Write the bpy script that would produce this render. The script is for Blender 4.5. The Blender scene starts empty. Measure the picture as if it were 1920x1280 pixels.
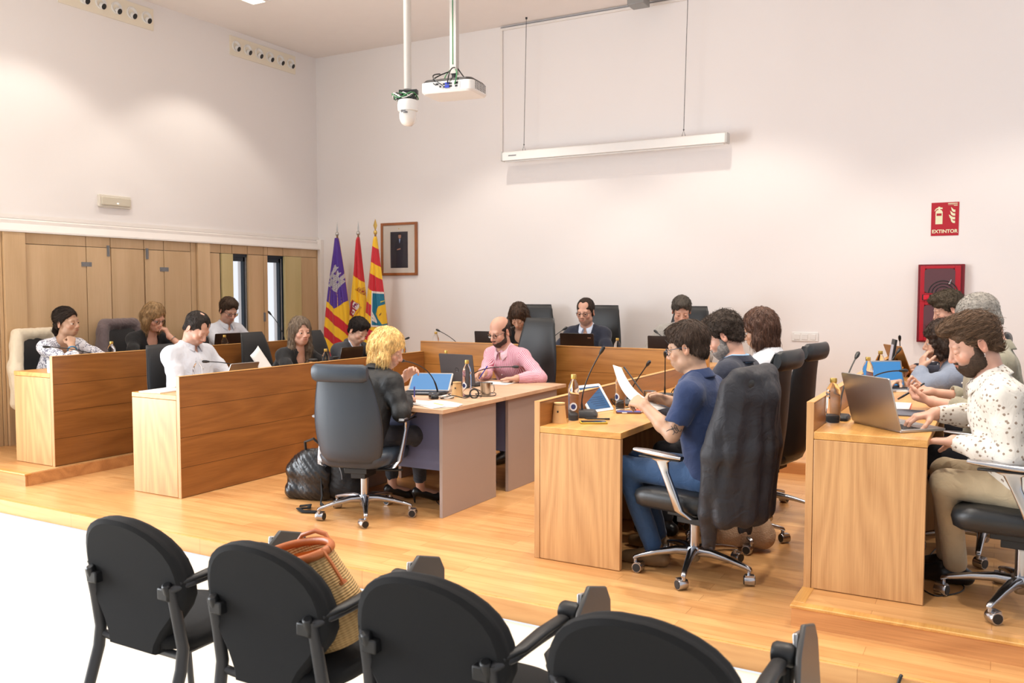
import bpy, bmesh, math, random
import numpy as np
from mathutils import Vector, Matrix, Euler
random.seed(7)
S = bpy.context.scene
COL = S.collection
PI = math.pi
R = math.radians

# ------------------------------------------------------------------ camera, world, lights, exposure
CAM_Z = 1.60
cam_d = bpy.data.cameras.new('camera'); cam = bpy.data.objects.new('camera', cam_d); COL.objects.link(cam)
cam_d.sensor_width = 36.0; cam_d.lens = 1640.0 / 1920.0 * 36.0
cam_d.clip_start = 0.05; cam_d.clip_end = 60
cam.location = (0, 0, CAM_Z)
cam.rotation_euler = (R(90 - 3.3153), 0, R(29.2504))
cam_d.dof.use_dof = True; cam_d.dof.focus_distance = 5.6; cam_d.dof.aperture_fstop = 5.0
S.camera = cam
S.view_settings.view_transform = 'Standard'; S.view_settings.look = 'None'
S.view_settings.exposure = 0.0; S.view_settings.gamma = 1.0; S.view_settings.use_curve_mapping = False

world = bpy.data.worlds.new('world'); S.world = world; world.use_nodes = True
wb = world.node_tree.nodes['Background']
wb.inputs[0].default_value = (0.90, 0.93, 1.0, 1); wb.inputs[1].default_value = 1.02

def area_light(name, loc, rot, sx, sy, power, color, spread=180):
    d = bpy.data.lights.new(name, 'AREA'); d.shape = 'RECTANGLE'; d.size = sx; d.size_y = sy
    d.energy = power; d.color = color; d.spread = R(spread)
    o = bpy.data.objects.new(name, d); COL.objects.link(o); o.location = loc; o.rotation_euler = rot
    return o
# daylight through the tall glazed opening in the left wall beside the public seats
area_light('daylight', (-8.3, 0.9, 1.75), (0, R(-90), 0), 3.0, 4.6, 640, (0.90, 0.95, 1.0))
WARM = (1.0, 0.915, 0.81)
CEIL_Z = 4.63
LAMPS = [(-6.90, 6.80, 105, 62), (-6.90, 4.90, 105, 62), (-6.90, 3.1, 105, 50),
         (-4.7, 7.3, 100, 110), (-4.1, 5.0, 95, 150), (-4.6, 3.4, 95, 120),
         (-2.3, 7.3, 100, 120), (-1.95, 5.6, 95, 190), (-2.5, 3.3, 95, 150),
         (0.3, 7.0, 105, 110), (0.25, 5.2, 95, 200), (-0.5, 3.3, 95, 190)]
for (x, y, ang, pw) in LAMPS:
    d = bpy.data.lights.new('downlight_beam', 'SPOT'); d.energy = pw * 1.28; d.color = WARM
    d.spot_size = R(ang); d.spot_blend = 0.35; d.shadow_soft_size = 0.07
    o = bpy.data.objects.new('downlight_beam', d); COL.objects.link(o); o.location = (x, y, CEIL_Z - 0.03)

# ------------------------------------------------------------------ mesh helpers
class MB:
    def __init__(s): s.v = []; s.f = []; s.m = []
    def add(s, vs, fs, mi=0, M=None):
        o = len(s.v)
        if M is not None: vs = [tuple(M @ Vector(v)) for v in vs]
        s.v += [tuple(v) for v in vs]; s.f += [tuple(i + o for i in f) for f in fs]; s.m += [mi] * len(fs)
        return s
    def box(s, x0, x1, y0, y1, z0, z1, mi=0, M=None):
        vs = [(x0,y0,z0),(x1,y0,z0),(x1,y1,z0),(x0,y1,z0),(x0,y0,z1),(x1,y0,z1),(x1,y1,z1),(x0,y1,z1)]
        return s.add(vs, [(0,3,2,1),(4,5,6,7),(0,1,5,4),(1,2,6,5),(2,3,7,6),(3,0,4,7)], mi, M)
    def lathe(s, prof, n=20, mi=0, M=None, cap=True):
        vs = []; fs = []
        for (r, z) in prof:
            for i in range(n):
                a = 2*PI*i/n; vs.append((r*math.cos(a), r*math.sin(a), z))
        for j in range(len(prof)-1):
            for i in range(n):
                k = (i+1) % n
                fs.append((j*n+i, j*n+k, (j+1)*n+k, (j+1)*n+i))
        if cap:
            fs.append(tuple(range(n-1, -1, -1))); fs.append(tuple((len(prof)-1)*n+i for i in range(n)))
        return s.add(vs, fs, mi, M)
    def loft(s, rings, mi=0, M=None, cap=True, closed=True):
        n = len(rings[0]); vs = [p for r in rings for p in r]; fs = []
        for j in range(len(rings)-1):
            for i in range(n if closed else n-1):
                k = (i+1) % n
                fs.append((j*n+i, j*n+k, (j+1)*n+k, (j+1)*n+i))
        if cap and closed:
            fs.append(tuple(range(n-1, -1, -1))); fs.append(tuple((len(rings)-1)*n+i for i in range(n)))
        return s.add(vs, fs, mi, M)
    def tube(s, pts, r, n=8, mi=0, M=None, flat=1.0, cap=True):
        P = [Vector(p) for p in pts]; rings = []; up = None
        for i, p in enumerate(P):
            t = (P[min(i+1, len(P)-1)] - P[max(i-1, 0)]).normalized()
            if up is None: up = t.orthogonal().normalized() if abs(t.z) > .9 else Vector((0,0,1))
            u = t.cross(up)
            if u.length < 1e-4: u = t.orthogonal()
            u.normalize(); w = u.cross(t).normalized(); up = w
            rr = r[i] if isinstance(r, (list, tuple)) else r
            rings.append([tuple(p + u*(math.cos(2*PI*k/n)*rr) + w*(math.sin(2*PI*k/n)*rr*flat)) for k in range(n)])
        return s.loft(rings, mi, M, cap)
    def prism(s, poly, z0, z1, mi=0, M=None):
        n = len(poly); vs = [(x,y,z0) for x,y in poly] + [(x,y,z1) for x,y in poly]
        fs = [tuple(range(n-1,-1,-1)), tuple(range(n,2*n))] + [(i,(i+1)%n,n+(i+1)%n,n+i) for i in range(n)]
        return s.add(vs, fs, mi, M)
    def grid(s, fn, nu, nv, mi=0, M=None):
        vs = [fn(i/nu, j/nv) for j in range(nv+1) for i in range(nu+1)]
        fs = [(j*(nu+1)+i, j*(nu+1)+i+1, (j+1)*(nu+1)+i+1, (j+1)*(nu+1)+i) for j in range(nv) for i in range(nu)]
        return s.add(vs, fs, mi, M)
    def ball(s, c, r, n=14, mi=0, M=None):
        rx, ry, rz = r if isinstance(r, (tuple, list)) else (r, r, r)
        vs = [(c[0], c[1], c[2]-rz)]; fs = []; m = max(6, n//2)
        for j in range(1, m):
            t = PI*j/m
            for i in range(n):
                a = 2*PI*i/n
                vs.append((c[0]+rx*math.sin(t)*math.cos(a), c[1]+ry*math.sin(t)*math.sin(a), c[2]-rz*math.cos(t)))
        vs.append((c[0], c[1], c[2]+rz)); top = len(vs)-1
        for i in range(n):
            k = (i+1) % n
            fs.append((0, 1+k, 1+i)); fs.append((top, 1+(m-2)*n+i, 1+(m-2)*n+k))
            for j in range(m-2): fs.append((1+j*n+i, 1+j*n+k, 1+(j+1)*n+k, 1+(j+1)*n+i))
        return s.add(vs, fs, mi, M)
    def mesh(s, name, mats, smooth=40):
        me = bpy.data.meshes.new(name); me.from_pydata(s.v, [], s.f)
        for m in (mats if isinstance(mats, (list, tuple)) else [mats]): me.materials.append(m)
        if len(set(s.m)) > 1: me.polygons.foreach_set('material_index', s.m)
        bm = bmesh.new(); bm.from_mesh(me); bmesh.ops.recalc_face_normals(bm, faces=bm.faces); bm.to_mesh(me); bm.free()
        if smooth: me.shade_smooth(); me.set_sharp_from_angle(angle=R(smooth))
        return me
    def obj(s, name, mats, parent=None, bevel=0, seg=2, smooth=40, sub=0, solid=0):
        o = bpy.data.objects.new(name, s.mesh(name, mats, smooth)); COL.objects.link(o)
        if parent is not None: o.parent = parent
        if solid:
            m = o.modifiers.new('t', 'SOLIDIFY'); m.thickness = solid; m.offset = 0
        if bevel:
            m = o.modifiers.new('b', 'BEVEL'); m.width = bevel; m.segments = seg; m.limit_method = 'ANGLE'; m.angle_limit = R(35)
            m.harden_normals = False
        if sub:
            m = o.modifiers.new('s', 'SUBSURF'); m.levels = sub; m.render_levels = sub
        return o

def T(x=0, y=0, z=0, rz=0, rx=0, ry=0, s=1):
    return Matrix.Translation((x, y, z)) @ Euler((rx, ry, rz)).to_matrix().to_4x4() @ Matrix.Diagonal((s, s, s, 1))
def tag(o, label=None, cat=None, group=None, kind=None):
    if label: o['label'] = label
    if cat: o['category'] = cat
    if group: o['group'] = group
    if kind: o['kind'] = kind
    return o
def thing(name, label, cat, loc=(0,0,0), rz=0, group=None):
    o = bpy.data.objects.new(name, None); COL.objects.link(o); o.empty_display_size = .1
    o.location = loc; o.rotation_euler = (0, 0, rz)
    return tag(o, label, cat, group)
def children(o): return [c for c in COL.objects if c.parent == o]
def dup(o, loc=None, rz=None, label=None, parent=None, rot=None):
    c = o.copy(); COL.objects.link(c)
    if parent is not None: c.parent = parent
    for ch in children(o): dup(ch, parent=c)
    if loc is not None: c.location = loc
    if rz is not None: c.rotation_euler = (0, 0, rz)
    if rot is not None: c.rotation_euler = rot
    if label: c['label'] = label
    return c
def struct(o): o['kind'] = 'structure'; return o
def rrect(w, h, r, n=5, cx=0, cy=0):
    P = []
    for (sx, sy, a0) in ((1,1,0),(-1,1,90),(-1,-1,180),(1,-1,270)):
        for i in range(n+1):
            a = R(a0 + 90*i/n); P.append((cx + sx*(w/2-r) + r*math.cos(a), cy + sy*(h/2-r) + r*math.sin(a)))
    return P

# ------------------------------------------------------------------ materials
def nmat(name):
    m = bpy.data.materials.new(name); m.use_nodes = True
    nt = m.node_tree; b = nt.nodes['Principled BSDF']
    return m, nt, b
def N(nt, t, **kw):
    n = nt.nodes.new(t)
    for k, v in kw.items():
        if k.startswith('i_'):
            key = k[2:]; key = int(key) if key.isdigit() else key
            n.inputs[key].default_value = v
        else: setattr(n, k, v)
    return n
def srgb(r, g, b):
    f = lambda c: (c/255/12.92) if c/255 <= .04045 else ((c/255+.055)/1.055)**2.4
    return (f(r), f(g), f(b), 1)
def plain(name, col, rough=.5, metal=0, bump=0, bscale=80, var=0, vscale=6, coat=0, spec=.5, sheen=0, trans=0):
    m, nt, b = nmat(name)
    b.inputs['Base Color'].default_value = col; b.inputs['Roughness'].default_value = rough
    b.inputs['Metallic'].default_value = metal; b.inputs['Specular IOR Level'].default_value = spec
    b.inputs['Coat Weight'].default_value = coat; b.inputs['Sheen Weight'].default_value = sheen
    b.inputs['Transmission Weight'].default_value = trans
    tc = N(nt, 'ShaderNodeTexCoord')
    if bump:
        no = N(nt, 'ShaderNodeTexNoise', i_Scale=bscale, i_Detail=4.0)
        bp = N(nt, 'ShaderNodeBump', i_Strength=bump, i_Distance=.01)
        nt.links.new(tc.outputs['Object'], no.inputs['Vector']); nt.links.new(no.outputs['Fac'], bp.inputs['Height'])
        nt.links.new(bp.outputs['Normal'], b.inputs['Normal'])
    no = N(nt, 'ShaderNodeTexNoise', i_Scale=vscale, i_Detail=3.0)
    mx = N(nt, 'ShaderNodeMix', data_type='RGBA')
    v = max(var, .02)
    mx.inputs[6].default_value = tuple(c*(1-v) for c in col[:3]) + (1,)
    mx.inputs[7].default_value = tuple(min(1, c*(1+v)) for c in col[:3]) + (1,)
    nt.links.new(tc.outputs['Object'], no.inputs['Vector']); nt.links.new(no.outputs['Fac'], mx.inputs[0])
    nt.links.new(mx.outputs[2], b.inputs['Base Color'])
    return m
def wood(name, dark, light, axis='Z', ring=9.0, rough=.38, scale=1.0, grooves=None, streak=.5, coat=.15):
    """cathedral grain running along axis"""
    m, nt, b = nmat(name); L = nt.links
    tc = N(nt, 'ShaderNodeTexCoord')
    mp = N(nt, 'ShaderNodeMapping'); st = {'X':(.16,1,1),'Y':(1,.16,1),'Z':(1,1,.16)}[axis]
    mp.inputs['Scale'].default_value = tuple(s*scale for s in st)
    L.new(tc.outputs['Object'], mp.inputs[0])
    n1 = N(nt, 'ShaderNodeTexNoise', i_Scale=3.2, i_Detail=1.2, i_Distortion=.35); L.new(mp.outputs[0], n1.inputs['Vector'])
    mul = N(nt, 'ShaderNodeMath', operation='MULTIPLY', i_1=ring*2.6); L.new(n1.outputs['Fac'], mul.inputs[0])
    fr = N(nt, 'ShaderNodeMath', operation='PINGPONG', i_1=1.0); L.new(mul.outputs[0], fr.inputs[0])
    mp2 = N(nt, 'ShaderNodeMapping'); st2 = {'X':(.03,1,1),'Y':(1,.03,1),'Z':(1,1,.03)}[axis]
    mp2.inputs['Scale'].default_value = tuple(s*scale for s in st2); L.new(tc.outputs['Object'], mp2.inputs[0])
    n2 = N(nt, 'ShaderNodeTexNoise', i_Scale=170.0, i_Detail=2.0); L.new(mp2.outputs[0], n2.inputs['Vector'])
    n3 = N(nt, 'ShaderNodeTexNoise', i_Scale=9.0, i_Detail=2.0); L.new(mp2.outputs[0], n3.inputs['Vector'])
    a = N(nt, 'ShaderNodeMath', operation='MULTIPLY', i_1=.26); L.new(fr.outputs[0], a.inputs[0])
    b2 = N(nt, 'ShaderNodeMath', operation='MULTIPLY_ADD', i_1=streak); L.new(n2.outputs['Fac'], b2.inputs[0]); L.new(a.outputs[0], b2.inputs[2])
    c = N(nt, 'ShaderNodeMath', operation='MULTIPLY_ADD', i_1=.45); L.new(n3.outputs['Fac'], c.inputs[0]); L.new(b2.outputs[0], c.inputs[2])
    rp = N(nt, 'ShaderNodeValToRGB'); rp.color_ramp.elements[0].position = .18; rp.color_ramp.elements[0].color = dark
    rp.color_ramp.elements[1].position = .82; rp.color_ramp.elements[1].color = light
    L.new(c.outputs[0], rp.inputs[0])
    out = rp.outputs[0]
    if grooves:   # thin joints between veneer sheets: (axis, spacing, offset)
        gx, sp, off = grooves
        sx = N(nt, 'ShaderNodeSeparateXYZ'); L.new(tc.outputs['Object'], sx.inputs[0])
        ad = N(nt, 'ShaderNodeMath', operation='ADD', i_1=off); L.new(sx.outputs[gx], ad.inputs[0])
        md = N(nt, 'ShaderNodeMath', operation='FLOORED_MODULO', i_1=sp); L.new(ad.outputs[0], md.inputs[0])
        lt = N(nt, 'ShaderNodeMath', operation='LESS_THAN', i_1=.0035); L.new(md.outputs[0], lt.inputs[0])
        mx = N(nt, 'ShaderNodeMix', data_type='RGBA'); L.new(lt.outputs[0], mx.inputs[0]); L.new(out, mx.inputs[6])
        mx.inputs[7].default_value = tuple(x*.35 for x in dark[:3]) + (1,); out = mx.outputs[2]
    L.new(out, b.inputs['Base Color']); b.inputs['Roughness'].default_value = rough
    b.inputs['Coat Weight'].default_value = coat; b.inputs['Coat Roughness'].default_value = .25
    bp = N(nt, 'ShaderNodeBump', i_Strength=.06, i_Distance=.002); L.new(n2.outputs['Fac'], bp.inputs['Height']); L.new(bp.outputs[0], b.inputs['Normal'])
    return m
def floor_wood(name):
    m, nt, b = nmat(name); L = nt.links
    tc = N(nt, 'ShaderNodeTexCoord')
    br = N(nt, 'ShaderNodeTexBrick', i_Scale=1.0, offset=.37, offset_frequency=2)
    br.inputs['Brick Width'].default_value = 1.25; br.inputs['Row Height'].default_value = .095
    br.inputs['Mortar Size'].default_value = .0012; br.inputs['Color1'].default_value = (0,0,0,1); br.inputs['Color2'].default_value = (1,1,1,1)
    br.inputs['Mortar'].default_value = (.5,.5,.5,1); br.inputs['Bias'].default_value = 0
    L.new(tc.outputs['Object'], br.inputs['Vector'])
    mp = N(nt, 'ShaderNodeMapping'); mp.inputs['Scale'].default_value = (.10, 1, 1); L.new(tc.outputs['Object'], mp.inputs[0])
    n1 = N(nt, 'ShaderNodeTexNoise', i_Scale=22.0, i_Detail=4.0, i_Distortion=.4); L.new(mp.outputs[0], n1.inputs['Vector'])
    n2 = N(nt, 'ShaderNodeTexNoise', i_Scale=5.0, i_Detail=2.0); L.new(mp.outputs[0], n2.inputs['Vector'])
    s1 = N(nt, 'ShaderNodeMath', operation='MULTIPLY_ADD', i_1=.22); L.new(br.outputs['Color'], s1.inputs[0])
    s0 = N(nt, 'ShaderNodeMath', operation='MULTIPLY', i_1=.65); L.new(n1.outputs['Fac'], s0.inputs[0]); L.new(s0.outputs[0], s1.inputs[2])
    s2 = N(nt, 'ShaderNodeMath', operation='MULTIPLY_ADD', i_1=.35); L.new(n2.outputs['Fac'], s2.inputs[0]); L.new(s1.outputs[0], s2.inputs[2])
    rp = N(nt, 'ShaderNodeValToRGB'); e = rp.color_ramp.elements
    e[0].position = .30; e[0].color = srgb(186, 128, 74); e[1].position = .85; e[1].color = srgb(222, 172, 114)
    L.new(s2.outputs[0], rp.inputs[0])
    mx = N(nt, 'ShaderNodeMix', data_type='RGBA', blend_type='MULTIPLY'); L.new(br.outputs['Fac'], mx.inputs[0]); L.new(rp.outputs[0], mx.inputs[6])
    mx.inputs[7].default_value = (.6,.5,.4,1)
    L.new(mx.outputs[2], b.inputs['Base Color']); b.inputs['Roughness'].default_value = .33; b.inputs['Specular IOR Level'].default_value = .45
    return m
def glass(name, col=(1,1,1,1), rough=0.0, ior=1.45, alpha=1):
    m, nt, b = nmat(name)
    b.inputs['Base Color'].default_value = col; b.inputs['Transmission Weight'].default_value = 1
    b.inputs['Roughness'].default_value = rough; b.inputs['IOR'].default_value = ior
    return m
def emit(name, col, st):
    m, nt, b = nmat(name); b.inputs['Base Color'].default_value = (0,0,0,1)
    b.inputs['Emission Color'].default_value = col; b.inputs['Emission Strength'].default_value = st; return m

M = {}
M['wall'] = plain('wall_paint', srgb(236, 231, 228), .9, bump=.03, bscale=40, var=.008, vscale=1)
M['ceiling'] = plain('ceiling_paint', srgb(238, 232, 228), .9)
M['white_trim'] = plain('white_trim', srgb(236, 230, 224), .55)
M['terrazzo'] = plain('pale_floor', srgb(224, 216, 200), .42, var=.03, vscale=30)
M['floor'] = floor_wood('laminate_floor')
M['riser'] = wood('riser_wood', srgb(170, 110, 62), srgb(216, 156, 98), 'X', 7, .4)
M['oak_front'] = wood('oak_front', srgb(116, 70, 30), srgb(158, 102, 50), 'Y', 8, .36, grooves=('Z', .22, 0.0))  # wing fronts: weak light there put into a darker veneer colour
M['oak_front_x'] = wood('oak_front_cross', srgb(150, 96, 40), srgb(198, 140, 72), 'X', 8, .36, grooves=('Z', .22, 0.0))
M['oak_end'] = wood('oak_end', srgb(166, 116, 70), srgb(210, 162, 108), 'Z', 10, .4)
M['oak_end_lit'] = wood('oak_end_daylit', srgb(176, 142, 110), srgb(222, 194, 166), 'Z', 10, .42)  # same veneer as oak_end with daylight paled into the colour; unused
M['oak_top'] = wood('oak_top', srgb(178, 120, 56), srgb(218, 164, 92), 'Y', 8, .36)
M['maple'] = wood('maple_panel', srgb(190, 156, 114), srgb(220, 188, 148), 'Z', 1.2, .45, streak=.3)
M['maple_lit'] = wood('maple_panel_lit', srgb(190, 172, 118), srgb(212, 196, 146), 'Z', 1.2, .45, streak=.35)  # lit copy of the maple: reflected light put into a lighter, greener tone
M['table_top'] = wood('table_laminate', srgb(176, 136, 106), srgb(208, 172, 140), 'X', 2, .4, streak=.6)
M['grey_panel'] = plain('grey_panel', srgb(158, 142, 134), .5, bump=.02, bscale=300)
M['leather'] = plain('black_leather', srgb(30, 32, 34), .40, bump=.12, bscale=220, var=.1)
M['leather_grey'] = plain('grey_leather', srgb(44, 53, 64), .42, bump=.10, bscale=260, var=.05)
M['chrome'] = plain('polished_aluminium', srgb(178, 178, 182), .22, 1)
M['black_plastic'] = plain('black_plastic', srgb(22, 22, 23), .45)
M['dark_metal'] = plain('dark_tube', srgb(58, 58, 60), .45, .3)
M['black_fabric'] = plain('black_upholstery', srgb(18, 18, 19), .95, bump=.12, bscale=420, sheen=.0, var=.1, vscale=20)
M['white_plastic'] = plain('white_plastic', srgb(232, 230, 226), .4)
M['grey_plastic'] = plain('grey_plastic', srgb(120, 120, 122), .4)
M['silver'] = plain('silver_shell', srgb(176, 174, 172), .32, .85)
M['steel'] = plain('brushed_steel', srgb(190, 188, 184), .28, 1)
M['brass'] = plain('gold_cap', srgb(212, 178, 96), .35, .7)
M['paper'] = plain('paper', srgb(226, 225, 222), .85)
M['glass'] = glass('clear_glass')
M['window_glass'] = glass('window_glass', ior=1.05)
M['water'] = glass('water', ior=1.12)
M['black_gloss'] = plain('black_gloss', srgb(12, 12, 13), .12)
M['kraft'] = plain('kraft_card', srgb(206, 160, 100), .8, var=.05)
M['red_paint'] = plain('red_paint', srgb(176, 14, 34), .35)
M['dark_frame'] = plain('dark_window_frame', srgb(34, 48, 62), .5)
M['green'] = plain('green_cable', srgb(50, 120, 70), .5)
M['screen_blue'] = emit('blue_screen', srgb(70, 150, 215), .9)
M['blue'] = plain('blue_plastic', srgb(40, 60, 170), .4)
# ------------------------------------------------------------------ room shell
XL, YB, ZC = -7.92, 8.89, 4.63
Z1, Z2 = 0.095, 0.19          # stage and side / rear platforms
X0, X1r, Y0 = -8.3, 2.6, -2.2

m = MB(); m.box(-8.15, X1r, Y0, 3.62, -.1, 0); struct(m.obj('floor', M['terrazzo']))
m = MB(); m.box(XL, X1r, 3.64, YB, 0, Z1)
struct(m.obj('floor', M['floor'], smooth=0)); 
m = MB()   # rounded nosing and riser of the stage step
m.box(XL, X1r, 3.655, 3.68, 0, .072, 0)
rings = []
for x in (XL, X1r):
    rings.append([(x, 3.66 + .02*math.cos(a), .083 + .0135*math.sin(a)) for a in [2*PI*i/14 for i in range(14)]])
m.loft(rings, 1)
struct(m.obj('trim_1', [M['riser'], M['oak_top']]))
# side platforms and rear platform
def platform(name, x0, x1, y0, y1, front, side):
    m = MB(); m.box(x0, x1, y0, y1, Z1, Z2); o = struct(m.obj(name, M['floor'], smooth=0)); return o
platform('floor', XL, -6.54, 4.0, YB, 0, 0)
platform('floor', -6.54, -0.775, 7.37, YB, 0, 0)
platform('floor', -0.775, X1r, 4.0, YB, 0, 0)
m = MB()
m.box(XL, -6.53, 3.985, 4.003, Z1, Z2-.012); m.box(-6.548, -6.525, 4.004, 7.37, Z1, Z2-.004)
m.box(-6.53, -.785, 7.352, 7.373, Z1, Z2-.004); m.box(-.79, -.772, 4.004, 7.35, Z1, Z2-.012); m.box(-.79, X1r, 3.985, 4.003, Z1, Z2-.012)
struct(m.obj('trim_2', M['riser']))
m = MB()
m.box(XL, -6.52, 3.975, 4.03, Z2-.012, Z2+.003); m.box(-.795, X1r, 3.975, 4.03, Z2-.012, Z2+.003); m.box(-.795, -.74, 4.03, 7.37, Z2-.012, Z2+.003)
struct(m.obj('trim_3', M['oak_top'], bevel=.004))

# left wall with the two window slits and the tall glazing beside the public seats
WIN = [(7.36, 7.60), (7.93, 8.19)]
m = MB()
xw0, xw1 = XL-.12, XL
ZW0, ZW1 = .45, 2.02
def lw(y0, y1, z0, z1): m.box(xw0, xw1, y0, y1, z0, z1)
lw(Y0, -1.4, 0, ZC); lw(-1.4, 3.2, 3.25, ZC); lw(3.2, 7.36, 0, ZC); lw(7.60, 7.93, 0, ZC); lw(8.19, YB+.2, 0, ZC)
for a, b in WIN: lw(a, b, 0, ZW0); lw(a, b, ZW1, ZC)
struct(m.obj('wall_left', M['wall'], smooth=0))
for k, (a, b) in enumerate(WIN):
    f = MB(); xa, xb = XL-.04, XL+.005
    f.box(xa, xb, a, a+.02, ZW0, ZW1); f.box(xa, xb, b-.03, b, ZW0, ZW1); f.box(xa, xb, a, b, ZW1-.07, ZW1); f.box(xa, xb, a, b, ZW0, ZW0+.05)
    f.box(XL-.02, XL+.006, b-.008, b, ZW0, ZW1)
    o = struct(f.obj('window_%d' % (k+1), M['dark_frame']))
    g = MB(); g.box(XL-.02, XL-.015, a+.02, b-.028, ZW0+.05, ZW1-.07); g.obj('window_pane', M['window_glass'], o)
f = MB()
for y in (-1.4, .13, 1.66, 3.14): f.box(XL-.1, XL-.03, y, y+.06, 0, 3.25)
f.box(XL-.1, XL-.03, -1.4, 3.2, 0, .06); f.box(XL-.1, XL-.03, -1.4, 3.2, 3.19, 3.25)
struct(f.obj('window_3', M['dark_frame']))
m = MB(); m.box(XL-.12, X1r, YB, YB+.2, 0, ZC); struct(m.obj('wall_back', M['wall'], smooth=0))
m = MB(); m.box(XL-.35, X1r, Y0, YB+.2, ZC, ZC+.15); struct(m.obj('ceiling', M['ceiling'], smooth=0))
# corner chase on the back wall, and cornice of the left wall
m = MB(); m.box(XL, XL+.10, YB-.06, YB, Z2, 2.27); struct(m.obj('trim_4', M['white_trim'], bevel=.004))
m = MB()
prof = [(0, 2.135), (.085, 2.135), (.085, 2.15), (.06, 2.19), (.045, 2.215), (.045, 2.245), (.012, 2.262), (0, 2.262)]
rings = [[(XL+x, y, z) for x, z in prof] for y in (3.3, YB-.06)]
m.loft(rings); m.box(XL, XL+.018, 3.3, YB, 2.262, 2.30)
struct(m.obj('trim_5', M['white_trim'], smooth=30))

# --- maple panelling: pilasters, header strips, folding shutters
PX = XL+.045
def pil(n, y0, y1, d=.03):
    m = MB(); m.box(XL, PX+d, y0, y1, Z2, 2.134); struct(m.obj('trim_%d' % n, M['maple'], bevel=.002))
pil(6, 3.3, 4.62, -.005); pil(7, 4.66, 4.86, .03); pil(8, 6.84, 7.01, .03); pil(9, 8.815, 8.885, .0)
pil(10, 4.625, 4.655, .0); pil(11, 6.765, 6.835, .0)
G = .0035
def header(n, ys):
    m = MB()
    for a, b in zip(ys, ys[1:]): m.box(XL, PX, a+G, b-G, 2.035, 2.134)
    m.box(XL, XL+.02, ys[0], ys[-1], 2.0, 2.134, 1)
    struct(m.obj('trim_%d' % n, [M['maple'], M['dark_frame']], bevel=.0015))
header(12, [4.865, 5.49, 5.76, 6.155, 6.405, 6.76]); header(13, [7.015, 7.19, 7.36, 7.60, 7.86, 7.93, 8.19, 8.81])
def shutter(label, leaves, hinges, group='wooden folding shutters of the left wall'):
    y0 = leaves[0][0]
    t = thing('folding_shutter', label, 'shutter', (XL, y0, Z2), 0, group)
    for (a, b, x, mat) in leaves:
        m = MB(); m.box(.012+x, .045+x, a-y0+G, b-y0-G, .004, 2.030-Z2); m.obj('shutter_leaf', M[mat], t, bevel=.002)
    m = MB(); m.box(0.001, .008, G, leaves[-1][1]-y0-G, 0, 2.028-Z2); m.obj('backing_board', M['dark_frame'], t)
    for (y, z, v) in hinges:
        m = MB()
        if v: m.box(.045, .056, y-y0-.014, y-y0+.014, z-Z2-.055, z-Z2+.055); m.tube([(.056, y-y0, z-Z2-.03), (.062, y-y0, z-Z2+.05)], .006)
        else:
            m.box(.045, .05, y-y0-.055, y-y0+.055, z-Z2-.022, z-Z2+.022)
            for s in (-.035, .035): m.lathe([(.007, 0), (.007, .004)], 8, M=T(.05, y-y0+s, z-Z2, ry=PI/2))
        h = m.obj('bolt' if v else 'hinge_plate', M['grey_plastic'], t)
shutter('wide maple folding shutter behind the ponytailed woman', [(4.865, 5.49, 0, 'maple'), (5.49, 5.76, .004, 'maple')], [(5.49, 1.86, 0), (5.50, 1.01, 0), (5.73, 2.0, 1)])
shutter('closed maple shutter leaf behind the woman in black blouse with glasses', [(5.765, 6.155, 0, 'maple')], [(5.79, .98, 1)])
shutter('narrow maple folding shutter pair left of the middle pilaster', [(6.165, 6.405, 0, 'maple'), (6.405, 6.76, .003, 'maple')], [(6.19, 1.99, 1), (6.405, 1.83, 0)])
shutter('half open maple shutter beside the first window slit', [(7.02, 7.18, 0, 'maple'), (7.19, 7.36, .02, 'maple_lit')], [])
shutter('maple shutter between the two window slits', [(7.61, 7.86, 0, 'maple'), (7.86, 7.925, .004, 'maple')], [(7.86, 1.28, 1)])
shutter('half open maple shutter beside the corner with the flags', [(8.20, 8.50, .02, 'maple_lit'), (8.505, 8.81, 0, 'maple')], [])

# --- ceiling lights
lf = None
for i, (x, y, a, p) in enumerate(LAMPS):
    if lf is None:
        lf = thing('ceiling_light', 'square recessed ceiling light at the top edge of the photo', 'ceiling light', (x, y, ZC), 0, 'recessed ceiling lights')
        m = MB()
        for (a0, a1, b0, b1) in ((-.12,.12,-.12,-.09),(-.12,.12,.09,.12),(-.12,-.09,-.09,.09),(.09,.12,-.09,.09)): m.box(a0, a1, b0, b1, -.014, 0)
        m.obj('light_frame', M['white_trim'], lf)
        m = MB(); m.box(-.09, .09, -.09, .09, -.006, 0); m.obj('diffuser', emit('lamp_glow', (1, .93, .82, 1), 6), lf)
    else: dup(lf, (x, y, ZC), label='square recessed ceiling light ' + ['in','second from the left wall,','third from the left wall,','by the right end,'][i//3] + ' ' + ['the back row','the middle row','the row over the public seats'][i%3])

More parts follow.
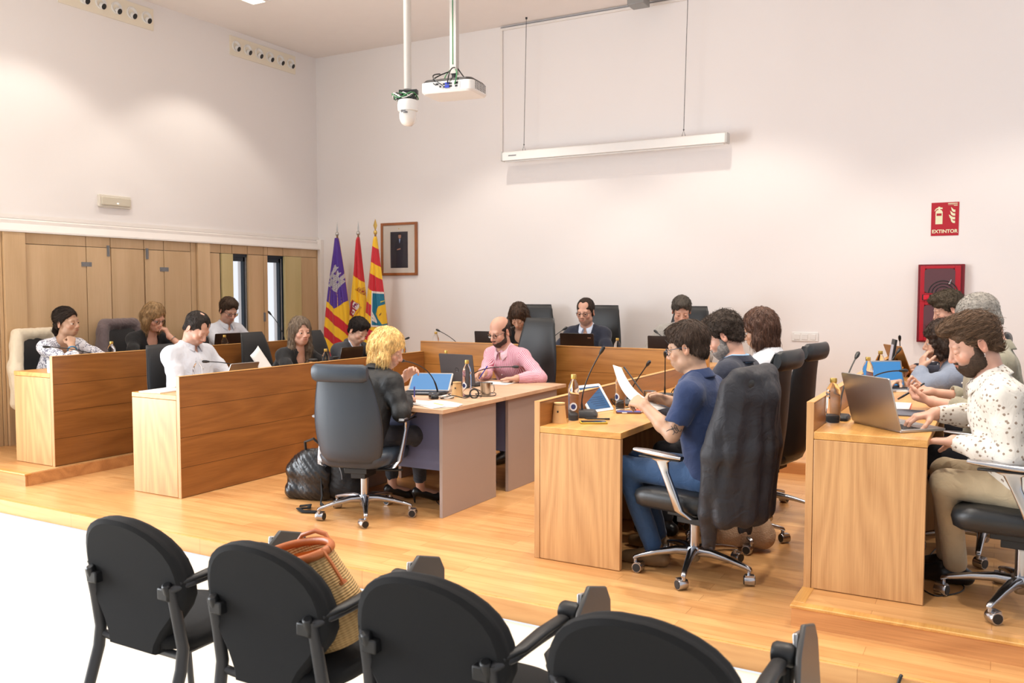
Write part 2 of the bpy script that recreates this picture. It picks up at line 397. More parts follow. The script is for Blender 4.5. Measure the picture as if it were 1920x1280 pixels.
# --- air nozzle grilles high on the left wall
def grille(y0, y1, label):
    t = thing('air_grille', label, 'air vent', (XL, y0, 4.34), 0, 'nozzle air vents on the left wall')
    w = y1-y0; m = MB(); m.box(0, .012, 0, w, 0, .225); m.obj('face_plate', plain('cream_plate', srgb(236, 226, 206), .6), t, bevel=.003)
    for k in range(6):
        y = w*(k+.5)/6; z = .115
        m = MB(); m.lathe([(.062, 0), (.062, .012), (.056, .016), (.05, .010), (.035, -.0005), (.0, -.001)], 24, M=T(.012, y, z, ry=PI/2), cap=False)
        c = m.obj('nozzle', M['white_plastic'], t)
        Mx = T(.018, y+.008, z-.022, ry=PI/2+R(25), rz=R(12))
        m = MB(); m.lathe([(.031, -.005), (.033, .028), (.029, .032)], 20, M=Mx); m.obj('nozzle_throat', M['white_plastic'], c)
        m = MB(); m.lathe([(.0285, .026), (.0285, .0345)], 20, M=Mx); m.obj('nozzle_hole', M['black_plastic'], c)
grille(7.42, 8.50, 'air vent plate with six round nozzles nearest the room corner')
grille(5.30, 6.37, 'air vent plate with round nozzles at the top left of the photo')

# emergency lamp
t = thing('emergency_lamp', 'small rectangular emergency lamp on the white left wall above the panelling', 'lamp', (XL, 5.66, 2.44))
m = MB(); m.prism(rrect(.37, .125, .012, cx=.185, cy=.063), 0, .03, M=Matrix(((0,0,1,0),(1,0,0,0),(0,1,0,0),(0,0,0,1)))); m.obj('housing', plain('aged_white', srgb(222, 214, 200), .5), t, bevel=.004)
m = MB(); m.box(.03, .045, .02, .35, .02, .105); m.obj('lens', plain('frosted_lens', srgb(205, 196, 176), .25, coat=.5), t, bevel=.008)
m = MB(); m.ball((.046, .20, .045), (.003, .014, .008), 8); m.obj('lamp_bulb', emit('small_glow', (1,.97,.9,1), 1.2), t)

# light switches
t = thing('switch_plate', 'white triple light switch plate on the back wall', 'light switch', (-1.68, YB, 1.15))
m = MB(); m.box(-.125, .125, -.010, 0, -.045, .045); m.obj('plate', M['white_plastic'], t, bevel=.004)
for k in range(3):
    m = MB(); m.box(-.028, .028, -.016, -.01, -.028, .028, M=T(-.075+.075*k, 0, 0, rx=R(3))); m.obj('rocker', M['white_plastic'], t, bevel=.003)

# extinguisher sign
def text(name, body, size, mat, parent, loc, rot, ext=.0006, align='CENTER', bold=0):
    c = bpy.data.curves.new(name, 'FONT'); c.body = body; c.size = size; c.extrude = ext; c.align_x = align; c.align_y = 'CENTER'; c.offset = bold
    tmp = bpy.data.objects.new(name, c); COL.objects.link(tmp)
    dg = bpy.context.evaluated_depsgraph_get(); me = bpy.data.meshes.new_from_object(tmp.evaluated_get(dg))
    bpy.data.objects.remove(tmp); me.materials.clear(); me.materials.append(mat)
    o = bpy.data.objects.new(name, me); COL.objects.link(o); o.parent = parent; o.location = loc; o.rotation_euler = rot
    return o
glow = plain('photolum', srgb(226, 228, 190), .6)
t = thing('extinguisher_sign', 'red EXTINTOR sign with white extinguisher and flame symbols', 'sign', (-.475, YB, 2.25))
m = MB(); m.box(-.113, .113, -.004, 0, -.15, .15); m.obj('sign_board', M['red_paint'], t)
text('lettering', 'EXTINTOR', .043, glow, t, (0, -.0045, -.112), (PI/2, 0, 0), bold=.0012)
FL = Matrix(((1,0,0,0),(0,0,-1,-.0042),(0,1,0,0),(0,0,0,1)))
m = MB(); m.prism([(-.078,-.045),(-.02,-.045),(-.02,.065),(-.03,.082),(-.068,.082),(-.078,.065)], 0, .0008, M=FL)
m.prism([(-.057,.082),(-.040,.082),(-.040,.092),(-.022,.090),(-.022,.104),(-.040,.106),(-.045,.113),(-.055,.112),(-.06,.104),(-.075,.098),(-.086,.080),(-.085,.070),(-.072,.088),(-.057,.094)], 0, .0008, M=FL)
m.obj('extinguisher_symbol', glow, t)
m = MB(); m.prism([(-.070,.030),(-.028,.030),(-.028,.052),(-.070,.052)], .001, .0015, M=FL); m.obj('symbol_band', M['red_paint'], t)
m = MB()
for k in range(4):
    y = -.038 + .033*k; w = (.030, .042, .034, .028)[k]; x1 = .082
    m.prism([(x1-w*.55, y), (x1, y-.002), (x1, y+.020), (x1-w*.4, y+.020), (x1-w*.75, y+.030), (x1-w*1.25, y+.046), (x1-w*1.1, y+.024), (x1-w, y+.012)], 0, .0008, M=FL)
m.obj('flame_symbol', glow, t)
m = MB(); m.box(.022, .10, -.0052, -.0042, .135, .141); m.box(.022, .10, -.0052, -.0042, .126, .129); m.box(.07, .10, -.0052, -.0042, .116, .121); m.obj('small_print', glow, t)

# fire hose cabinet
t = thing('fire_hose_cabinet', 'red fire hose cabinet with two glazed doors on the back wall', 'fire cabinet', (-.49, YB, 0))
zc0, zc1 = 1.13, 1.84; w = .19
m = MB(); m.box(-w, w, -.06, 0, zc0, zc1); m.obj('cabinet_body', plain('dark_red', srgb(120, 8, 26), .4), t, bevel=.004)
m = MB()
def framed(x0, x1, z0, z1, hx0, hx1, hz0, hz1, y0, y1):
    m.box(x0, hx0, y0, y1, z0, z1); m.box(hx1, x1, y0, y1, z0, z1); m.box(hx0, hx1, y0, y1, z0, hz0); m.box(hx0, hx1, y0, y1, hz1, z1)
dd = [(1.145, 1.50, 1.18, 1.47), (1.50, 1.825, 1.58, 1.80)]
for (a, b, c, d) in dd:
    m = MB(); framed(-w+.02, w-.03, a, b, -.13, .11, c, d, -.078, -.061); door = m.obj('cabinet_door', M['red_paint'], t, bevel=.003)
    m = MB(); m.prism(rrect(.25, d-c, .03, cx=-.01, cy=(c+d)/2), .0, .004, M=Matrix(((1,0,0,0),(0,0,-1,-.076),(0,1,0,0),(0,0,0,1)))); m.obj('door_window', plain('smoked_pane', srgb(92, 52, 56), .08), door)
m = MB()
for k in range(3):
    r = .045+.02*k; m.tube([(.02+r*math.cos(a)*1.4, -.082, 1.58+max(0, r*1.3*math.sin(a))) for a in [PI*i/14 for i in range(15)]], .004)
m.obj('fire_hose', M['black_plastic'], t)
m = MB(); m.ball((.07, -.083, 1.665), .012, 10); m.tube([(.07,-.083,1.665),(.085,-.083,1.70)], .005); m.obj('hose_valve', M['chrome'], t)
m = MB(); m.box(-.15, -.05, -.085, -.078, 1.515, 1.565); m.obj('handle_recess', M['black_plastic'], t)
m = MB(); m.box(-.14, -.09, -.094, -.084, 1.518, 1.562); m.obj('door_handle', plain('bright_red', srgb(214, 24, 48), .35), t, bevel=.004)

# framed portrait
fr = thing('framed_portrait', 'wooden framed full length portrait of a dark suited figure on the back wall', 'picture', (-6.585, YB, 2.12))
m = MB(); framed(-.277, .277, -.328, .328, -.245, .245, -.296, .296, -.03, -.002); m.obj('picture_frame', wood('frame_wood', srgb(120, 66, 28), srgb(160, 94, 44), 'Z', 6), fr, bevel=.004)
m = MB(); framed(-.25, .25, -.3, .3, -.135, .135, -.235, .215, -.016, -.01); m.obj('mount_board', plain('mount', srgb(226, 216, 202), .8), fr)
m = MB(); m.box(-.14, .14, -.010, -.006, -.24, .22); ph = m.obj('print', plain('print_backdrop', srgb(50, 48, 56), .5, var=.25, vscale=5), fr)
FP = Matrix(((1,0,0,0),(0,0,-1,-.0102),(0,1,0,0),(0,0,0,1)))
m = MB(); m.prism([(-.055,-.235),(.03,-.235),(.055,-.05),(.058,.10),(.03,.125),(-.01,.125),(-.045,.10),(-.075,.01),(-.07,-.02),(-.05,-.03)], 0, .0006, M=FP); m.obj('printed_suit', plain('print_suit', srgb(34, 36, 50), .5), fr)
m = MB(); m.prism([(-.005,.125),(.02,.125),(.004,.07)], .0007, .0012, M=FP); m.obj('printed_shirt', plain('print_shirt', srgb(150, 170, 205), .5), fr)
m = MB(); m.prism([(.022*math.cos(a)+.008, .16+.032*math.sin(a)) for a in [2*PI*i/16 for i in range(16)]], .0007, .0012, M=FP)
m.prism([(-.035,.0),(.02,.012),(.02,-.004),(-.035,-.014)], .0007, .0012, M=FP); m.obj('printed_face', plain('print_skin', srgb(176, 128, 104), .5), fr)
m = MB(); m.prism([(.025*math.cos(a)+.008, .176+.024*math.sin(a)) for a in [PI*i/10 for i in range(11)]], .0013, .0016, M=FP); m.obj('printed_hair', plain('print_hair', srgb(40, 30, 26), .5), fr)
m = MB(); m.box(-.006, .006, -.0175, -.016, .245, .258); m.obj('crest_mark', M['brass'], fr)
m = MB(); m.box(-.246, .246, -.0225, -.0205, -.297, .297); m.obj('picture_glass', M['window_glass'], fr)

# projection screen housing hanging by wires
YS = 8.72; sx0, sx1 = -5.0, -2.42
t = thing('projection_screen', 'long white retractable projection screen housing hung by two wires', 'projector screen', (sx0, YS, 3.10))
Ls = sx1-sx0
m = MB(); m.prism([(-.05,-.035),(.05,-.035),(.055,.0),(.055,.055),(.035,.066),(-.035,.066),(-.055,.055),(-.055,0)], .02, Ls-.02, M=Matrix(((0,0,1,0),(1,0,0,0),(0,1,0,0),(0,0,0,1)))); m.obj('housing', M['white_plastic'], t, bevel=.004)
for x in (0, Ls-.02):
    m = MB(); m.box(x, x+.02, -.056, .056, -.037, .068); m.obj('end_cap', plain('cap_grey', srgb(190,188,184), .4), t, bevel=.006)
m = MB(); m.tube([(.04, -.02, -.043), (Ls-.04, -.02, -.043)], .009); m.obj('bottom_bar', M['white_plastic'], t)
m = MB(); m.box(.10, .20, -.0575, -.0555, .012, .024); m.obj('maker_badge', M['grey_plastic'], t)
for xx in (.27, 2.12):
    m = MB(); m.tube([(xx+.03, 0, ZC-3.10), (xx, 0, .13)], .003, 6); m.tube([(xx-.02, 0, .066), (xx, 0, .13), (xx+.02, 0, .066)], .0025, 6); m.ball((xx, 0, .135), .008, 8); m.tube([(xx+.03,0,ZC-3.1-.02),(xx+.03,0,ZC-3.1)], .012, 8)
    m.obj('suspension_wire', M['dark_metal'], t)
t = thing('conduit', 'white cable conduit running up the back wall to the projection screen', 'conduit', (-5.11, YB-.002, 3.12))
m = MB(); m.box(-.014, .014, -.02, 0, 0, 1.46); m.obj('vertical_duct', M['white_trim'], t)
m = MB(); m.box(-.014, 3.2, -.024, 0, 1.46, 1.485); m.obj('horizontal_duct', M['white_trim'], t)
m = MB(); m.box(0, 3.2, -.03, -.024, 1.484, 1.492); m.obj('cable', M['grey_plastic'], t)
t = tag(MB().box(-.09, .09, -.09, .09, -.13, 0).obj('junction_box', plain('galvanised', srgb(150,150,148), .4, .5), bevel=.006), 'small grey metal junction box on the ceiling at the top edge', 'junction box'); t.location = (-3.33, YB-.3, ZC)

# projector and dome camera on ceiling poles
PXp, PYp, PZp = -3.72, 5.78, 0
t = thing('projector', 'white ceiling projector with ports and cables on a square pole', 'projector', (-3.78, 5.83, 3.165), R(8))
m = MB(); m.box(-.028, .028, -.028, .028, .12, ZC-3.165); m.obj('pole', plain('pole_paint', srgb(196, 190, 184), .4, .4), t, bevel=.003)
m = MB()
P_ = rrect(.44, .32, .05)
m.loft([[(x*.93, y*.93, -.05) for x, y in P_], [(x, y, -.035) for x, y in P_], [(x, y, .035) for x, y in P_]]); m.obj('body', M['white_plastic'], t, bevel=.003)
m = MB(); m.loft([[(x*.99, y*.99, .035) for x, y in P_], [(x*.9, y*.88, .058) for x, y in P_], [(x*.6, y*.6, .066) for x, y in P_]]); m.obj('top_cover', M['black_plastic'], t)
m = MB()
for k in range(7):
    for j in range(6): m.box(.2195, .222, -.10+.03*k, -.10+.03*k+.018, -.025+.010*j, -.025+.010*j+.005)
m.obj('vent_grille', M['black_plastic'], t)
m = MB(); m.box(-.10, .12, -.1625, -.1595, -.028, .028); pp = m.obj('port_panel', plain('port_panel', srgb(200,198,196), .4), t)
m = MB()
for (x, z, w_, h_) in ((-.08,.008,.02,.012),(-.05,-.012,.012,.012),(-.02,.006,.03,.012),(-.02,-.016,.03,.012),(.03,.008,.024,.01),(.03,-.012,.024,.01),(.075,.006,.03,.014),(.08,-.014,.02,.01)): m.box(x, x+w_, -.165, -.1622, z, z+h_)
m.obj('port', M['black_plastic'], pp)
m = MB(); m.box(.0, .035, -.175, -.162, -.02, .0); m.box(.0, .03, -.172, -.162, .006, .02); m.obj('video_plug', M['blue'], pp)
m = MB()
for (a, b, c, mi) in (((-.02,-.17,.0),(-.16,-.2,.09),(-.10,-.05,.12),0),((.02,-.17,.01),(.05,-.2,.14),(.01,0,.17),0),((.08,-.17,0),(.13,-.2,.10),(.0,.01,.16),1),((-.08,-.165,.01),(-.19,-.15,.06),(-.02,.0,.15),0),((-.06,-.05,.07),(-.1,.02,.13),(.01,.0,.19),1),((.12,-.05,.06),(.06,.02,.11),(.0,.01,.2),0)):
    pts = [tuple((1-u)**2*a[i]+2*u*(1-u)*b[i]+u*u*c[i] for i in range(3)) for u in [k/9 for k in range(10)]]
    m.tube(pts, .005, 6, mi)
m.obj('cables', [M['black_plastic'], M['green']], t)
m = MB(); m.tube([(0,-.029,.19),(0,-.029,1.2),(0.0,-.029,ZC-3.17)], .004, 6); m.obj('green_cable', M['green'], t)
m = MB(); m.box(-.09,.09,-.07,.07,.066,.078); m.tube([(0,0,.07),(0,0,.14)], .02, 10); m.obj('mount_plate', M['dark_metal'], t)

t = thing('dome_camera', 'white dome camera hanging from a round ceiling pole', 'security camera', (-3.80, 5.24, 2.865), R(20))
m = MB(); m.tube([(0,0,.19),(0,0,ZC-2.865)], .028, 16); m.obj('pole', plain('pole_white', srgb(206, 200, 192), .3, .4), t)
m = MB(); m.lathe([(.05,.03),(.072,.035),(.075,.075),(.070,.11),(.06,.115)], 24); m.obj('housing', M['white_plastic'], t, bevel=.002)
m = MB(); m.lathe([(.002,-.075),(.03,-.070),(.05,-.052),(.062,-.02),(.064,.01),(.060,.034)], 24); d_ = m.obj('dome', plain('dome_white', srgb(226,220,212), .15, coat=.6), t)
m = MB(); m.tube([(.0, -.066+.0*k, .02-.01*k) for k in range(2)], .016, 12); m.box(-.035,.0,-.062,-.045,.018,.034); m.obj('lens_slit', M['grey_plastic'], d_)
m = MB(); m.box(-.075,.06,-.045,.045,.112,.135); m.box(-.06,.075,-.03,.02,.15,.185,0); m.obj('power_box', M['black_plastic'], t, bevel=.004)
m = MB()
for k in range(5):
    r = .06+.006*k; m.tube([(r*math.cos(a)*1.15-.02, r*math.sin(a)*.8, .14+.02*math.sin(3*a+k)) for a in [2*PI*i/20 for i in range(21)]], .004, 6, k % 3)
m.obj('coiled_cable', [M['white_plastic'], M['green'], M['black_plastic']], t)
# ------------------------------------------------------------------ council desks
def desk(label, x_out, s, y0, length, z0, group):
    """x_out: outer face of the raised front; s=+1 inward is +x, -1 inward is -x"""
    t = thing('council_desk', label, 'desk', (x_out, y0, z0), 0, group)
    def bx(name, mat, x0, x1, a, b, c, d, bev=.0025):
        m = MB(); m.box(min(s*x0, s*x1), max(s*x0, s*x1), a, b, c, d); return m.obj(name, mat, t, bevel=bev)
    bx('front_panel', M['oak_front'], 0, .034, .002, length, .003, .885)
    bx('front_edge', M['oak_end'], .0005, .0335, .0, .0035, .001, .887, .001)
    bx('top_edge', M['oak_top'], 0, .034, .0, length, .885, .889, .001)
    bx('desktop', M['oak_top'], .035, .52, .0, length, .715, .75)
    for k, y in enumerate([0, length-.034] + [length*j/3 for j in (1, 2)]):
        bx('end_panel' if k < 2 else 'divider', M['oak_end'], .036, .518, y, y+.034, .003, .713)
    bx('modesty_panel', M['oak_end'], .036, .055, .04, length-.04, .30, .712)
    bx('cable_tray', M['black_plastic'], .08, .28, .06, length-.06, .62, .64)
    return t
G1 = 'council desks of the chamber'
desk('raised outer desk at the left below the maple shutters, pale end panel', -6.59, -1, 4.27, 3.2, Z2, G1)
desk('inner left desk in front of the balding man, wide grained front', -5.15, -1, 4.295, 3.055, Z1, G1)
desk('inner right desk where the man in navy polo sits', -2.27, 1, 4.31, 3.04, Z1, G1)
desk('raised desk at the far right with the bearded man and his laptop', -.79, 1, 4.25, 3.9, Z2, G1)
t = thing('council_desk', 'long raised presiding desk across the back between the two wings', 'desk', (-5.21, 7.375, Z2), 0, G1)
def bx(name, mat, *a, bev=.0025):
    m = MB(); m.box(*a); return m.obj(name, mat, t, bevel=bev)
bx('front_panel', M['oak_front_x'], 0, 3.02, 0, .034, .003, .893)
bx('top_edge', M['oak_top'], 0, 3.02, 0, .034, .893, .897, bev=.001)
bx('desktop', M['oak_top'], 0, 3.02, .035, .56, .715, .75)
for x in (0, 1.0, 2.0, 2.986): bx('end_panel' if x in (0, 2.986) else 'divider', M['oak_end'], x, x+.034, .036, .55, .003, .713)

# centre tables
def ctable(label, x0, x1, y0, y1, legs):
    t = thing('meeting_table', label, 'table', (x0, y0, Z1), 0, 'laminate tables in the middle of the chamber')
    w, d = x1-x0, y1-y0
    m = MB(); m.box(0, w, 0, d, .70, .728); m.obj('table_top', M['table_top'], t, bevel=.002)
    for (a, b) in legs:
        for x in (.03, w-.055):
            m = MB(); m.box(x, x+.026, a, b, 0, .698); m.obj('leg_panel', M['grey_panel'], t, bevel=.002)
    m = MB(); m.box(.06, w-.06, d*.5-.01, d*.5+.01, .28, .698); m.obj('modesty_panel', M['grey_panel'], t)
    m = MB(); m.box(.06, w-.06, .10, .118, .30, .698); m.obj('end_panel', plain('blue_grey_panel', srgb(92, 96, 126), .5), t)
    return t
ctable('nearer grey panelled meeting table with laminate top where the blonde woman writes', -4.24, -3.165, 4.73, 5.56, [(.035, .735)])
ctable('farther grey panelled meeting table where the man in striped shirt sits', -4.24, -3.165, 5.562, 6.58, [(.085, .90)])

# ------------------------------------------------------------------ executive chairs
def exec_chair(label, loc, az, H=1.08, roll=True, grey=False, tilt=0, baserot=0, seatz=.46):
    """az: heading in degrees, 0 = faces +Y, +90 = faces +X"""
    t = thing('office_chair', label, 'chair', loc, R(-az), 'swivel office chairs of the councillors')
    L = M['leather_grey'] if grey else M['leather']; C = M['chrome']
    Mb = T(rz=R(baserot))
    hub = MB(); hub.lathe([(.0, .062), (.024, .064), (.03, .075), (.036, .10), (.046, .13), (.040, .145)], 20)
    hub.lathe([(.027, .14), (.027, .26), (.030, .262), (.030, .275)], 18); hub.obj('gas_column', C, t)
    for k in range(5):
        Mk = Mb @ T(rz=2*PI*k/5)
        m = MB(); rings = []
        for (r, z, w, h) in ((.02, .118, .052, .052), (.10, .122, .046, .042), (.20, .108, .036, .030), (.29, .088, .028, .022), (.318, .080, .026, .020), (.325, .074, .020, .012)):
            rings.append([(r, y, z+zz) for y, zz in rrect(w, h, min(w, h)*.38, 3)])
        m.loft(rings, M=Mk)
        m.lathe([(.010, .052), (.010, .078)], 10, M=Mk @ T(.312))
        leg = m.obj('base_arm', C, t)
        rw = 1.3*k
        Mw = Mk @ T(.312, 0, 0, rz=rw) @ T(.018)
        m = MB(); m.lathe([(.012, -.027), (.027, -.026), (.029, -.02), (.029, .02), (.027, .026), (.012, .027)], 18, M=Mw @ T(z=.0295, rx=PI/2)); m.box(-.012, .022, -.022, .022, .040, .058, M=Mw)
        w_ = m.obj('caster', C, leg)
        m = MB()
        m.lathe([(.004, -.029), (.004, .029)], 8, M=Mw @ T(z=.0285, rx=PI/2))
        for sg in (-1, 1): m.lathe([(.0, .026), (.022, .0265), (.022, .029), (.0, .0295)], 16, M=Mw @ T(z=.0285, rx=sg*PI/2))
        m.obj('wheel_disc', M['black_plastic'], leg)
    m = MB(); m.box(-.08, .08, -.14, .12, seatz-.15, seatz-.115); m.box(-.05, .05, -.10, .08, seatz-.19, seatz-.15); m.lathe([(.022, .26), (.022, seatz-.15)], 14)
    m.tube([(.06, .02, seatz-.15), (.20, .06, seatz-.155), (.25, .065, seatz-.15)], .008); m.obj('mechanism', M['black_plastic'], t, bevel=.006)
    # seat
    m = MB(); rings = []
    for (z, sc) in ((seatz-.105, .86), (seatz-.085, .96), (seatz-.04, 1.0), (seatz-.012, .97), (seatz+.0, .88), (seatz+.004, .6)):
        rings.append([(x*sc, y*sc+.02, z - .03*max(0, (y*sc)/.25-.6) + .01*(abs(x)/.25)**2) for x, y in rrect(.50, .50, .11, 6)])
    m.loft(rings); m.obj('seat', L, t, smooth=60)
    # back
    nz = 18; rings = []
    zb = seatz-.06
    for j in range(nz+1):
        u = j/nz; z = zb + (H-zb)*u
        w = .39 + .10*math.sin(PI*min(1, u*1.12))**.8 * (1-.35*u) - .045*u*u
        y = -.235 - .035*math.sin(2*PI*(u*.62+.03)) - .13*u**2.2
        th = .062 - .022*u
        if j in (0, nz): th *= .45; w -= .03
        if j in (1, nz-1): th *= .85; w -= .008
        ring = []
        for k in range(24):
            a = 2*PI*k/24; cx = math.copysign(abs(math.cos(a))**.55, math.cos(a)); cy = math.copysign(abs(math.sin(a))**.8, math.sin(a))
            x = cx*w/2; ring.append((x, y + cy*th/2 + 1.1*x*x*(1.1-.5*u), z))
        rings.append(ring)
    m = MB(); m.loft(rings); bk = m.obj('backrest', L, t, smooth=70)
    # piping seam round the shell
    m = MB()
    for sg in (-1, 1): m.tube([(ring[0 if sg > 0 else 12][0]*1.0, ring[6][1]*.0 + ring[0][1], ring[0][2]) for ring in rings[1:-1]], .004, 6)
    m.obj('piping', M['black_plastic'], bk)
    if roll:
        ww = .375; m = MB(); rr = []
        for j in range(15):
            x = -ww/2 + ww*j/14; e = 1 if 0 < j < 14 else .75
            yc = -.368 + .55*x*x; ring = []
            for i in range(18):
                a = 2*PI*i/18; y_ = math.cos(a)*.030*e; z_ = math.sin(a)*.058*e
                ring.append((x, yc + y_ - .10*z_*(1 if z_ < 0 else .2), H-.040 + z_))
            rr.append(ring)
        m.loft(rr); m.obj('headrest_roll', L, t, smooth=60)
    # arms
    for sg in (-1, 1):
        m = MB(); rr = []
        for (y, z, w, d, x) in ((-.16, seatz-.10, .055, .05, .20), (-.12, seatz-.098, .05, .045, .255), (-.07, seatz-.06, .032, .05, .285), (-.03, seatz+.05, .028, .046, .295), (.005, seatz+.13, .026, .046, .298), (.02, seatz+.18, .028, .07, .298), (.03, seatz+.20, .034, .16, .298)):
            rr.append([(sg*x + dx, y+dy, z) for dx, dy in rrect(w, d, min(w, d)*.42, 3)])
        m.loft(rr); a_ = m.obj('armrest', C, t, smooth=60)
        m = MB(); rr = []
        for j in range(11):
            y = -.10 + .29*j/10; e = math.sin(PI*(.12+.76*j/10))**.5
            rr.append([(sg*(.30 - .02*(j/10-.5)) + dx*e, y, seatz+.212 + .012*(j/10) + dz*e) for dx, dz in rrect(.062, .026, .012, 3)])
        m.loft(rr); m.obj('arm_pad', C, a_, smooth=60)
        m = MB(); m.box(sg*.30-.02, sg*.30+.02, -.09, .15, seatz+.193, seatz+.202); m.obj('pad_underside', M['black_plastic'], a_, bevel=.004)
    return t
CH = {}
CH[7] = exec_chair('grey leather office chair of the blonde woman, its back to the public seats', (-3.66, 4.38, Z1), -14, 1.03, True, True, baserot=8)
CH[12] = exec_chair('black office chair of the man in navy polo, dark jacket hung over it', (-1.36, 4.60, Z1), -78, 1.08, baserot=-16)
CH[13] = exec_chair('black high back office chair of the man in navy blazer', (-1.20, 5.25, Z1), -82, 1.15, baserot=10)
CH[14] = exec_chair('black high back office chair of the woman in white blazer', (-1.18, 6.0, Z1), -80, 1.15, baserot=-4)
CH[15] = exec_chair('black office chair of the bearded man at the far right, checked jacket on it', (.08, 4.62, Z2), -84, 1.08, baserot=20)
CH[16] = exec_chair('black office chair of the grey haired man at the right edge', (.10, 5.35, Z2), -90, 1.15, baserot=33)
CH[17] = exec_chair('black office chair of the curly haired woman', (.0, 6.15, Z2), -90, 1.08)
CH[18] = exec_chair('black office chair farthest along the right wing', (.0, 7.0, Z2), -90, 1.08)
CH[8] = exec_chair('tall black office chair of the man in striped shirt', (-3.74, 6.93, Z1), 187, 1.25, False)
CH[9] = exec_chair('tall black office chair of the mostly hidden woman at the presiding desk', (-4.48, 8.20, Z2), 172, 1.26, False)
CH[10] = exec_chair('tall black office chair of the man in navy cardigan', (-3.60, 8.20, Z2), 186, 1.26, False)
CH[11] = exec_chair('tall black office chair of the man in grey jacket at the presiding desk', (-2.69, 8.20, Z2), 180, 1.26, False)
CH[4] = exec_chair('black office chair of the balding man in white shirt', (-5.98, 5.0, Z1), 80, 1.06, False)
CH[5] = exec_chair('black office chair of the long haired woman in black', (-5.98, 6.14, Z1), 84, 1.10, False)
CH[6] = exec_chair('black office chair of the young man in dark suit', (-5.98, 6.98, Z1), 88, 1.08, False)
CH[1] = exec_chair('black office chair under the cream jacket at the far left', (-7.40, 4.95, Z2), 82, 1.02, False, seatz=.44)
CH[2] = exec_chair('black office chair under the grey jacket of the woman with glasses', (-7.42, 5.86, Z2), 82, 1.08, False)
CH[3] = exec_chair('black office chair of the man with glasses in white shirt', (-7.42, 6.82, Z2), 88, 1.0, False)

